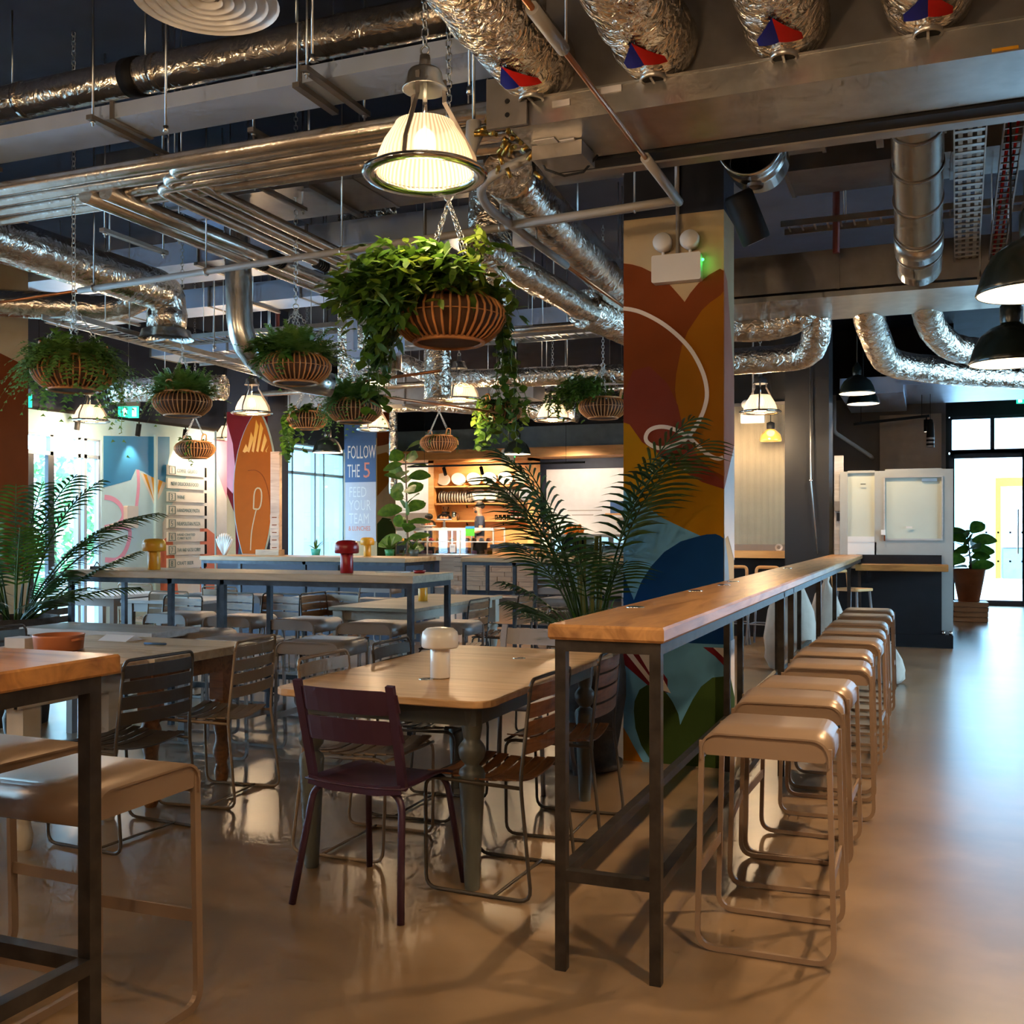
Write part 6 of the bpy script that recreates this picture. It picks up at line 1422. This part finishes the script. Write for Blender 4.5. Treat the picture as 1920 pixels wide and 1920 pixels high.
t = thing('blue_crate', 'blue box on a shelf seen through the palm fronds', 'crate', (-6.3, 21.4, 1.75)); MB().bb((0, 0, 0), (.5, .35, .26)).build('box', 'poster', t); MB().bb((-.1, -.05, -.03), (.7, .45, 0)).build('shelf', 'delioak', t)
# track light of the deli
def track(label, p0, p1, heads, top, aim, e=60, name='track_light'):
    t = thing(name, label, 'track light', p0); b = Vector(p1) - Vector(p0); MB().tube([(0, 0, 0), b], 1, flat=(.018, .018)).build('rail', 'blackm', t)
    for q in (.1, .9): c = b * q; MB().tube([c, (c.x, c.y, top - p0[2])], .004, 6).build('wire', 'blackm', t)
    for h in heads:
        c = b * h; dn = (Vector(aim) * 1.0).normalized(); hd = MB().tube([c + Vector((0, 0, -.05)) , c + Vector((0, 0, -.05)) + dn * .17], .035, 14).build('spot_head', 'blackm', t); MB().cyl(c, c + Vector((0, 0, -.06)), .01, 8).build('stem', 'blackm', hd)
        w_ = c + Vector(p0); MB().lathe([(.03, 0), (.0001, 0)], 12, c + Vector((0, 0, -.05)) + dn * .171, m=dn.to_track_quat('Z', 'Y').to_matrix()).build('lens', 'glow', hd)
        if e: spot_light('track_spot', w_ + Vector((0, 0, -.05)) + dn * .19, w_ + dn * 3, e, (1, .78, .52), 75)
    return t
track('black track with three spot heads in front of the deli shelves', (-9.9, 19.0, 2.69), (-6.1, 19.0, 2.69), (.215, .43, .65), 4.5, (-.1, .7, -.75), 170)
track('long black track along the top of the mural wall', (-10.3, 9.4, 2.90), (-10.3, 14.0, 2.96), (.24, .485, .70), 4.5, (-.25, .1, -1), 18)
track('short black track before the far shopfront glazing', (-10.2, 17.3, 2.4), (-10.0, 17.9, 2.4), (.6,), 4.5, (-.5, -.5, -.6), 0)
track('black track bar with a striped spot head by the booth', (-1.0, 15.8, 2.92), (.02, 15.8, 3.0), (.96,), 4.5, (.0, 0, -1), 40)
spot_light('deli_fill', (-9.3, 20.9, 2.9), (-9.3, 21.6, 1.8), 90, (1, .72, .42), 150); spot_light('deli_fill', (-7.0, 20.4, 2.9), (-7.0, 21.6, 1.2), 95, (1, .8, .6), 150)  # added fill spots without fixtures, brighten the deli
spot_light('deli_fill', (-11.3, 20.6, 2.9), (-11.3, 21.6, 1.2), 80, (1, .8, .6), 150)
pt_light('case_fill', (-9.4, 19.85, 1.38), 4, (1, .85, .65), .05); pt_light('case_fill', (-10.1, 19.85, 1.38), 4, (1, .85, .65), .05)  # fill added inside the display case, without lamps of its own
emergency((-7.1, 17.6, 2.62), 'white twin head emergency light hung in front of the deli bulkhead', .85)
emergency((-2.03, 13.2, 2.72), 'white twin head emergency light by the gold sheet', 1.0)

def exit_sign(loc, rz, label, flip=False):
    t = thing('exit_sign', label, 'exit sign', loc, rz)
    MB().bb((-.16, -.03, .16), (.16, .03, .22)).build('housing', 'galv', t); MB().bb((-.15, -.008, 0), (.15, .008, .16)).build('green_panel', 'exitg', t)
    q = -1 if flip else 1
    MB().prism([(q * .02, .06), (q * .02, .10), (q * .055, .145), (q * .09, .10), (q * .07, .10), (q * .07, .02), (q * .04, .02), (q * .04, .10)][:3] + [(q * .09, .10), (q * .068, .10), (q * .068, .025), (q * .042, .025), (q * .042, .10), (q * .02, .10)][:5], -.0095, -.0085, 'Y').build('arrow', 'exitw', t)
    dr = MB().bb((-q * .09 - .03, -.0095, .02), (-q * .09 + .03, -.0085, .14)).build('door_pictogram', 'exitw', t)
    rn = MB(); x0 = -q * .085; rn.lathe([(.0001, 0), (.011, 0)], 12, (x0, -.0100, .118), m=Matrix.Rotation(R(90), 3, 'X')); 
    for a, b in (((0, .105), (.01, .07)), ((.01, .07), (.032, .05)), ((.01, .07), (-.015, .035)), ((0, .10), (-.028, .085)), ((0, .10), (.022, .09))): rn.prism([(x0 + a[0] - .005, a[1]), (x0 + a[0] + .005, a[1]), (x0 + b[0] + .005, b[1]), (x0 + b[0] - .005, b[1])], -.0106, -.0098, 'Y')
    rn.build('running_figure', 'exitg', t); MB().tube([(0, 0, .22), (0, 0, 4.5 - loc[2])], .005, 6).build('rod', 'chain', t); return t
exit_sign((-10.21, 9.49, 2.87), R(12), 'green exit sign at the far left above the palm', False)
exit_sign((-10.28, 11.40, 2.94), R(14), 'green exit sign between the two left fern baskets', True)
exit_sign((-10.2, 14.9, 3.24), R(14), 'green exit sign right of the surfboard pillar', True)
exit_sign((1.57, 20.0, 3.58), R(10), 'green exit sign at the right edge over the entrance doors')

# ------------------------------------------------------------------ people
def person(name, label, loc, rz, arm, scale=1.):
    t = thing(name, label, 'person', loc, rz); t.scale = (scale,) * 3
    # facing -Y locally; one skinned surface
    J = {'pel': (0, 0, .95, .13, .10), 'wai': (0, 0, 1.10, .13, .095), 'che': (0, .01, 1.32, .155, .11), 'neb': (0, .01, 1.46, .07, .07), 'nec': (0, -.005, 1.52, .055, .055), 'hea': (0, -.02, 1.60, .075, .088), 'top': (0, -.005, 1.69, .07, .08),
         'shl': (-.17, .01, 1.42, .06, .06), 'ell': (-.235, -.03, 1.16, .042, .042), 'wrl': arm[0] + (.030, .030), 'hal': arm[1] + (.03, .02), 'shr': (.17, .01, 1.42, .06, .06), 'elr': (.235, -.03, 1.16, .042, .042), 'wrr': arm[2] + (.030, .030), 'har': arm[3] + (.03, .02),
         'hil': (-.09, 0, .88, .09, .09), 'knl': (-.10, -.02, .49, .06, .06), 'anl': (-.10, .02, .09, .042, .042), 'tol': (-.10, -.13, .04, .035, .03), 'hir': (.09, 0, .88, .09, .09), 'knr': (.10, -.02, .49, .06, .06), 'anr': (.10, .02, .09, .042, .042), 'tor': (.10, -.13, .04, .035, .03)}
    E = [('pel', 'wai'), ('wai', 'che'), ('che', 'neb'), ('neb', 'nec'), ('nec', 'hea'), ('hea', 'top'), ('che', 'shl'), ('shl', 'ell'), ('ell', 'wrl'), ('wrl', 'hal'), ('che', 'shr'), ('shr', 'elr'), ('elr', 'wrr'), ('wrr', 'har'), ('pel', 'hil'), ('hil', 'knl'), ('knl', 'anl'), ('anl', 'tol'), ('pel', 'hir'), ('hir', 'knr'), ('knr', 'anr'), ('anr', 'tor')]
    def skinned(nm, keys, edges, m, grow=1.0, lv=2):
        me = bpy.data.meshes.new(nm); me.from_pydata([J[k][:3] for k in keys], [(keys.index(a), keys.index(b)) for a, b in edges], []); me.materials.append(M[m])
        o = bpy.data.objects.new(nm, me); COL.objects.link(o); o.parent = t
        md = o.modifiers.new('skin', 'SKIN'); md.use_smooth_shade = True
        for i, k in enumerate(keys): me.skin_vertices[0].data[i].radius = (J[k][3] * grow, J[k][4] * grow)
        me.skin_vertices[0].data[0].use_root = True
        sb_ = o.modifiers.new('sub', 'SUBSURF'); sb_.levels = sb_.render_levels = lv
        return o
    ks_ = list(J); skinned('body', ks_, E, 'skin')
    # five fingers on each hand
    for sd, w_, h_ in (('l', 'wrl', 'hal'), ('r', 'wrr', 'har')):
        a = Vector(J[w_][:3]); b = Vector(J[h_][:3]); d = (b - a).normalized(); s_ = d.cross(Vector((0, 0, 1))); s_ = s_.normalized() if s_.length > .1 else Vector((1, 0, 0))
        fm = MB()
        for k in range(4):
            p = b + s_ * (k - 1.5) * .018; L_ = (.05, .06, .065, .052)[k]; fm.tube([p, p + d * L_ * .6, p + d * L_ + Vector((0, 0, -.02))], [.009, .008, .006], 6)
        fm.tube([a + d * .03 + s_ * .03, b + s_ * .055, b + s_ * .06 + d * .025], [.011, .010, .008], 6); fm.build('fingers', 'skin', t)
    c = dict(J)
    sk = ['pel', 'wai', 'che', 'neb', 'shl', 'upl', 'shr', 'upr']
    J['upl'] = (-.215, -.02, 1.24, .052, .052); J['upr'] = (.215, -.02, 1.24, .052, .052)
    skinned('shirt', sk, [('pel', 'wai'), ('wai', 'che'), ('che', 'neb'), ('che', 'shl'), ('shl', 'upl'), ('che', 'shr'), ('shr', 'upr')], 'shirt', 1.13)
    skinned('trousers', ['pel', 'hil', 'knl', 'anl', 'hir', 'knr', 'anr'], [('pel', 'hil'), ('hil', 'knl'), ('knl', 'anl'), ('pel', 'hir'), ('hir', 'knr'), ('knr', 'anr')], 'blackm', 1.14)
    MB().sphere((0, .018, 1.685), .098, 16, 12, (.88, 1.02, .80)).build('hair', 'hair', t)
    f = MB(); f.sphere((0, -.115, 1.615), .014, 8, 6, (.8, 1, 1.5)); f.sphere((-.082, .0, 1.62), .018, 8, 6, (.4, .8, 1.3)); f.sphere((.082, .0, 1.62), .018, 8, 6, (.4, .8, 1.3)); f.build('nose_and_ears', 'skin', t)
    e = MB(); e.sphere((-.03, -.098, 1.64), .010, 8, 6); e.sphere((.03, -.098, 1.64), .010, 8, 6); e.build('eyes', 'hair', t)
    mo = MB(); mo.box((0, -.102, 1.572), (.045, .008, .009)); mo.build('mouth', 'terra', t); MB().sphere((0, -.07, 1.560), .052, 12, 8, (1, .75, .6)).build('beard', 'hair', t)
    return t
pl_ = thing('duckboard', 'raised floor board behind the deli counter', 'floor board', (-10.2, 20.8, 0)); MB().bb((-1.6, -.32, 0), (3.4, .5, .14)).build('board', 'deliplank', pl_)
person('person', 'bearded person in a dark shirt turned left behind the display case', (-9.05, 20.72, .14), R(-55), ((-.20, -.24, 1.12), (-.17, -.32, 1.13), (.16, -.26, 1.12), (.13, -.34, 1.13)), 1.06)
person('person', 'person in a navy top bending at the left end of the display case', (-10.3, 20.74, .14), R(-70), ((-.18, -.22, 1.05), (-.15, -.30, 1.02), (.15, -.25, 1.2), (.10, -.30, 1.3)), .92)

# ------------------------------------------------------------------ booth, column and gold sheet on the right
cl = thing('column', 'charcoal square column at the far end of the long bar', 'column', (-1.66, 13.32, 0)); MB().bb((0, 0, 0), (.53, .55, 4.5)).build('shaft', 'dark', cl)
t = thing('steel_conduit', 'thin steel conduit rising up the charcoal column to the soffit', 'pipe', (-1.36, 13.27, 1.09)); MB().tube([(0.1, -.0, 0), (.02, 0, .9), (0, .02, 3.4)], .009, 8).build('pipe_run', 'galv', t)
for z in (.9, 2.4): MB().cyl((.02, .0, z), (.02, .0, z + .02), .024, 10).build('clip', 'chrome', t)
cs = thing('corrugated_sheet', 'upright gold ribbed metal sheet left of the charcoal column', 'sheet', (-2.60, 13.88, 1.20))
mb = MB(); n = 240; vs = []
for i in range(n + 1):
    x = .90 * i / n; y = .004 * math.sin(i * PI * .5); vs += [(x, y, 0), (x, y, 1.82)]
mb.add(vs, [(2 * i, 2 * i + 2, 2 * i + 3, 2 * i + 1) for i in range(n)], True).build('ribbed_sheet', 'corr', cs)
fr_ = MB(); fr_.bb((-.04, -.03, -.1), (.94, .04, 0)); fr_.bb((.90, -.03, -.1), (.94, .04, 1.86)); fr_.bb((-.04, -.03, 1.82), (.94, .04, 1.86)); fr_.build('frame', 'greywall', cs)
MB().lathe([(.05, 0), (.022, 0), (.022, -.004), (.05, -.004), (.05, 0)], 24, (.80, -.035, -.04), m=Matrix.Rotation(R(90), 3, 'X')).build('ring_logo', 'paintw', cs)
t = thing('wall_shelf', 'wooden shelf below the gold sheet', 'shelf', (-2.60, 13.55, 1.03)); MB().bb((0, -.05, 0), (1.0, .38, .09)).build('board', 'delioak', t)
t = thing('wall_cabinet', 'dark base cabinet under the wooden shelf', 'cabinet', (-2.6, 13.72, 0)); MB().bb((0, 0, .1), (.92, .22, 1.03)).build('carcass', 'blackm', t); MB().box((.7, -.006, .75), (.07, .012, .012)).build('handle', 'chrome', t); MB().bb((.02, .03, 0), (.9, .2, .1)).build('plinth', 'blackm', t)
def woodstool(loc, rz, label):
    t = thing('wooden_stool', label, 'stool', loc, rz, 'stools at the wooden shelf'); slab(rrect(-.16, -.16, .16, .16, .05), .72, .75, 'seat', 'delioak', t, .005)
    for x in (-1, 1):
        for y in (-1, 1): MB().tube([(x * .12, y * .12, .72), (x * .17, y * .17, 0)], .014, 8).build('leg', 'greytaupe', t)
    MB().tube([(-.15, -.15, .25), (.15, -.15, .25), (.15, .15, .25), (-.15, .15, .25)], .009, 6, closed=True).build('foot_ring', 'greytaupe', t)
    MB().tube(rpath([(-.14, .15, .73), (-.14, .17, .93), (.14, .17, .93), (.14, .15, .73)], .05), .02, 6).build('low_back', 'delioak', t); return t
woodstool((-2.2, 12.9, 0), R(10), 'wooden stool at the shelf under the gold sheet, left one'); woodstool((-1.85, 12.85, 0), R(-8), 'wooden stool at the shelf under the gold sheet, right one')
woodstool((-.78 + .02, 12.0, 0), R(60), 'small wood and metal stool tucked at the far bar end')

bo = thing('ticket_booth', 'grey framed glazed booth with black counter front', 'booth', (-1.0, 13.3, 0))
M['booth'] = mat('booth_grey_paint', (.36, .35, .32), .5, var=.04)
for a, b_ in (((.0, 0, .98), (.09, .06, 2.10)), ((.40, 0, .98), (.52, .06, 2.10)), ((1.15, 0, .15), (1.275, .10, 2.11)), ((.09, 0, 2.08), (.40, .06, 2.11)), ((.52, 0, 2.02), (1.15, .06, 2.12)), ((.52, 0, 1.0), (1.15, .06, 1.28))): MB().bb(a, b_).build('frame_member', 'booth', bo)
MB().bb((.09, .03, 1.30), (.40, .035, 2.08)).build('left_window', 'frost', bo); MB().bb((.52, .02, 1.28), (1.15, .03, 2.02)).build('right_window', 'frost', bo)
fm_ = MB(); fm_.bb((.09, -.004, 1.24), (.40, .02, 1.31)); fm_.bb((.09, .0, .99), (.42, .05, 1.24)); fm_.build('lower_tray', 'whitep', bo)
wf = MB(); wf.bb((.505, -.012, 1.265), (1.165, 0, 1.285)); wf.bb((.505, -.012, 2.015), (1.165, 0, 2.03)); wf.bb((.505, -.012, 1.28), (.52, 0, 2.02)); wf.bb((1.15, -.012, 1.28), (1.165, 0, 2.02)); wf.build('window_bead', 'greytop', bo)
MB().bb((-.05, -.02, .14), (1.15, .0, .92)).build('black_front', 'blackm', bo); MB().bb((-.09, -.08, 0), (1.275, .1, .15)).build('plinth', 'blackm', bo)
MB().bb((.19, -.03, .985), (1.15, -.0, 1.09)).build('upstand', 'blackm', bo)
MB().bb((.24, -.005, 2.30 - 2.3 + 1.94), (.30, 0, 1.95)).build('hinge_mark', 'blackm', bo); MB().bb((.93, -.002, 1.965), (1.10, .02, 2.0)).build('window_sticker', 'slate', bo)
MB().box((.50, -.02, 1.36), (.05, .03, .06)).build('latch', 'white', bo); MB().box((.515, -.02, 1.29), (.015, .02, .07)).build('latch_tag', 'rust', bo); MB().box((.79, -.0, 1.42), (.07, .006, .022)).build('glass_label', 'paintw', bo)
MB().bb((1.26, .1, 0), (1.275, 2.3, 2.1)).build('side_panel', 'booth', bo); MB().bb((-.0, 2.25, 0), (1.275, 2.3, 2.1)).build('rear_panel', 'booth', bo)
for k, x in enumerate((1.17, 1.25)): MB().cyl((x, -.09 + .05, .15), (x, -.09 + .05, .20), .022, 10).build('foot', 'chrome', bo)
t = thing('booth_ledge', 'narrow wooden ledge along the black booth front', 'ledge', (-.80, 13.0, .905)); slab([(.0, -.02), (1.02, -.02), (1.02, .29), (.0, .29)], 0, .078, 'ledge', 'oakx', t, .005)
MB().prism([(.25, -.16), (.25, .02), (.08, .02)], 0.1, .13, 'X').build('bracket', 'blackm', t); 
t = thing('wall_panel', 'beige flat panel high on the grey wall', 'panel', (-.69, 16.96, 2.2)); MB().bb((0, 0, 0), (.88, .04, .95)).build('panel', 'beigewall', t)
t = thing('soffit_box', 'pale bulkhead under the ceiling near the entrance', 'bulkhead', (-1.1, 14.6, 3.2)); MB().bb((0, 0, 0), (.8, 2.3, .22)).build('bulkhead', 'panelduct', t); MB().bb((.8, 0, .1), (2.6, 2.3, .22)).build('bulkhead_return', 'panelduct', t); MB().tube([(.5, .5, .2), (.5, .5, 1.3)], .006, 6).build('rod', 'chain', t)
t = thing('wall_conduit', 'white pipework on the grey wall beside the column', 'pipe', (-1.15, 16.2, 2.4)); MB().tube(rpath([(-.15, 0, 1.0), (-.15, 0, .45), (.35, .3, .1), (.35, .75, .1)], .05), .03, 8).build('pipe_run', 'whitep', t)
t = thing('card_reader', 'small dark card reader on the pale panel right of the column', 'card reader', (-1.10, 13.32, 1.55)); MB().box((.07, 0, .13), (.075, .03, .12)).build('screen', 'galvd', t); MB().box((.085, 0, .0), (.05, .03, .1)).build('keypad', 'blackm', t); MB().bb((.03, .02, -.55), (.14, .03, .75)).build('back_plate', 'greytop', t)
t = thing('striped_pendant', 'black and white striped lamp hanging before the beige panel', 'pendant lamp', (.03, 15.75, 2.55))
MB().lathe([(.0001, .40), (.03, .39), (.045, .33), (.05, .2), (.052, 0)], 20).build('shade', 'blackm', t)
for k in range(3): MB().lathe([(.054, -.0 + k * .055), (.054, .028 + k * .055)], 20).build('white_band', 'white', t)
MB().tube([(0, 0, .4), (0, 0, 1.95)], .004, 6).build('cord', 'blackm', t)
# plant on crates by the door
for k in range(2):
    t = thing('wooden_crate', ['lower wooden crate under the terracotta pot', 'upper wooden crate directly under the terracotta pot'][k], 'crate', (.60, 17.35, k * .15), R(2 * k), 'crates under the terracotta pot')
    for j in range(2): MB().bb((-.24, -.22, .01 + j * .07), (.24, -.20, .07 + j * .07)).build('slat', 'deliplank', t); MB().bb((.22, -.20, .01 + j * .07), (.24, .22, .07 + j * .07)).build('slat', 'deliplank', t); MB().bb((-.24, -.20, .01 + j * .07), (-.22, .22, .07 + j * .07)).build('slat', 'deliplank', t); MB().bb((-.24, .20, .01 + j * .07), (.24, .22, .07 + j * .07)).build('slat', 'deliplank', t)
    MB().bb((-.23, -.21, 0), (.23, .21, .012)).build('base', 'deliplank', t); MB().bb((-.24, -.22, .135), (.24, .22, .148)).build('top_board', 'deliplank', t)
t = ficus((.58, 17.35, .30), 1.05, 18, 12, 'round leaved fig in a terracotta pot on crates by the entrance', .34, [(.0001, 0), (.15, 0), (.235, .47), (.245, .50), (.22, .50), (.2, .4)])
# cloth sacks
def sack(loc, w, h, label, seed, hang=False):
    t = thing('cloth_sack', label, 'sack', loc); rd = random.Random(seed); mb = MB(); prof = [(.0001, 0), (.75, .01), (1.0, .12), (.98, .35), (.8, .62), (.5, .85), (.22, .95), (.13, 1.0), (.2, 1.06)] ; seg = 26; vs = []
    ph = [rd.uniform(0, 6) for _ in range(4)]
    for r_, z in prof:
        for k in range(seg):
            g = 2 * PI * k / seg; q = 1 + .10 * math.sin(3 * g + ph[0] + z * 3) + .06 * math.sin(7 * g + ph[1] + z * 6) + .03 * math.sin(11 * g + ph[2])
            vs.append((w * r_ * q * math.cos(g), w * .8 * r_ * q * math.sin(g), h * z))
    n = len(prof); fs = [(i * seg + k, i * seg + (k + 1) % seg, (i + 1) * seg + (k + 1) % seg, (i + 1) * seg + k) for i in range(n - 1) for k in range(seg)]
    mb.add(vs, fs, True).build('sack', 'fabric', t); return t
sack((-1.27, 10.6, 0), .26, .95, 'tall cream cloth sack standing behind the long bar', 1)
sack((-.33, 10.0, 0), .13, .36, 'low cream cloth sack slumped beyond the farthest bar stools', 2)
sack((-.98, 11.25, 0), .20, .85, 'narrow cream cloth sack beyond the tall one under the bar', 3)

# ------------------------------------------------------------------ lamp lights are in the builders above; deli and case fills have no lamp
bpy.context.view_layer.update()
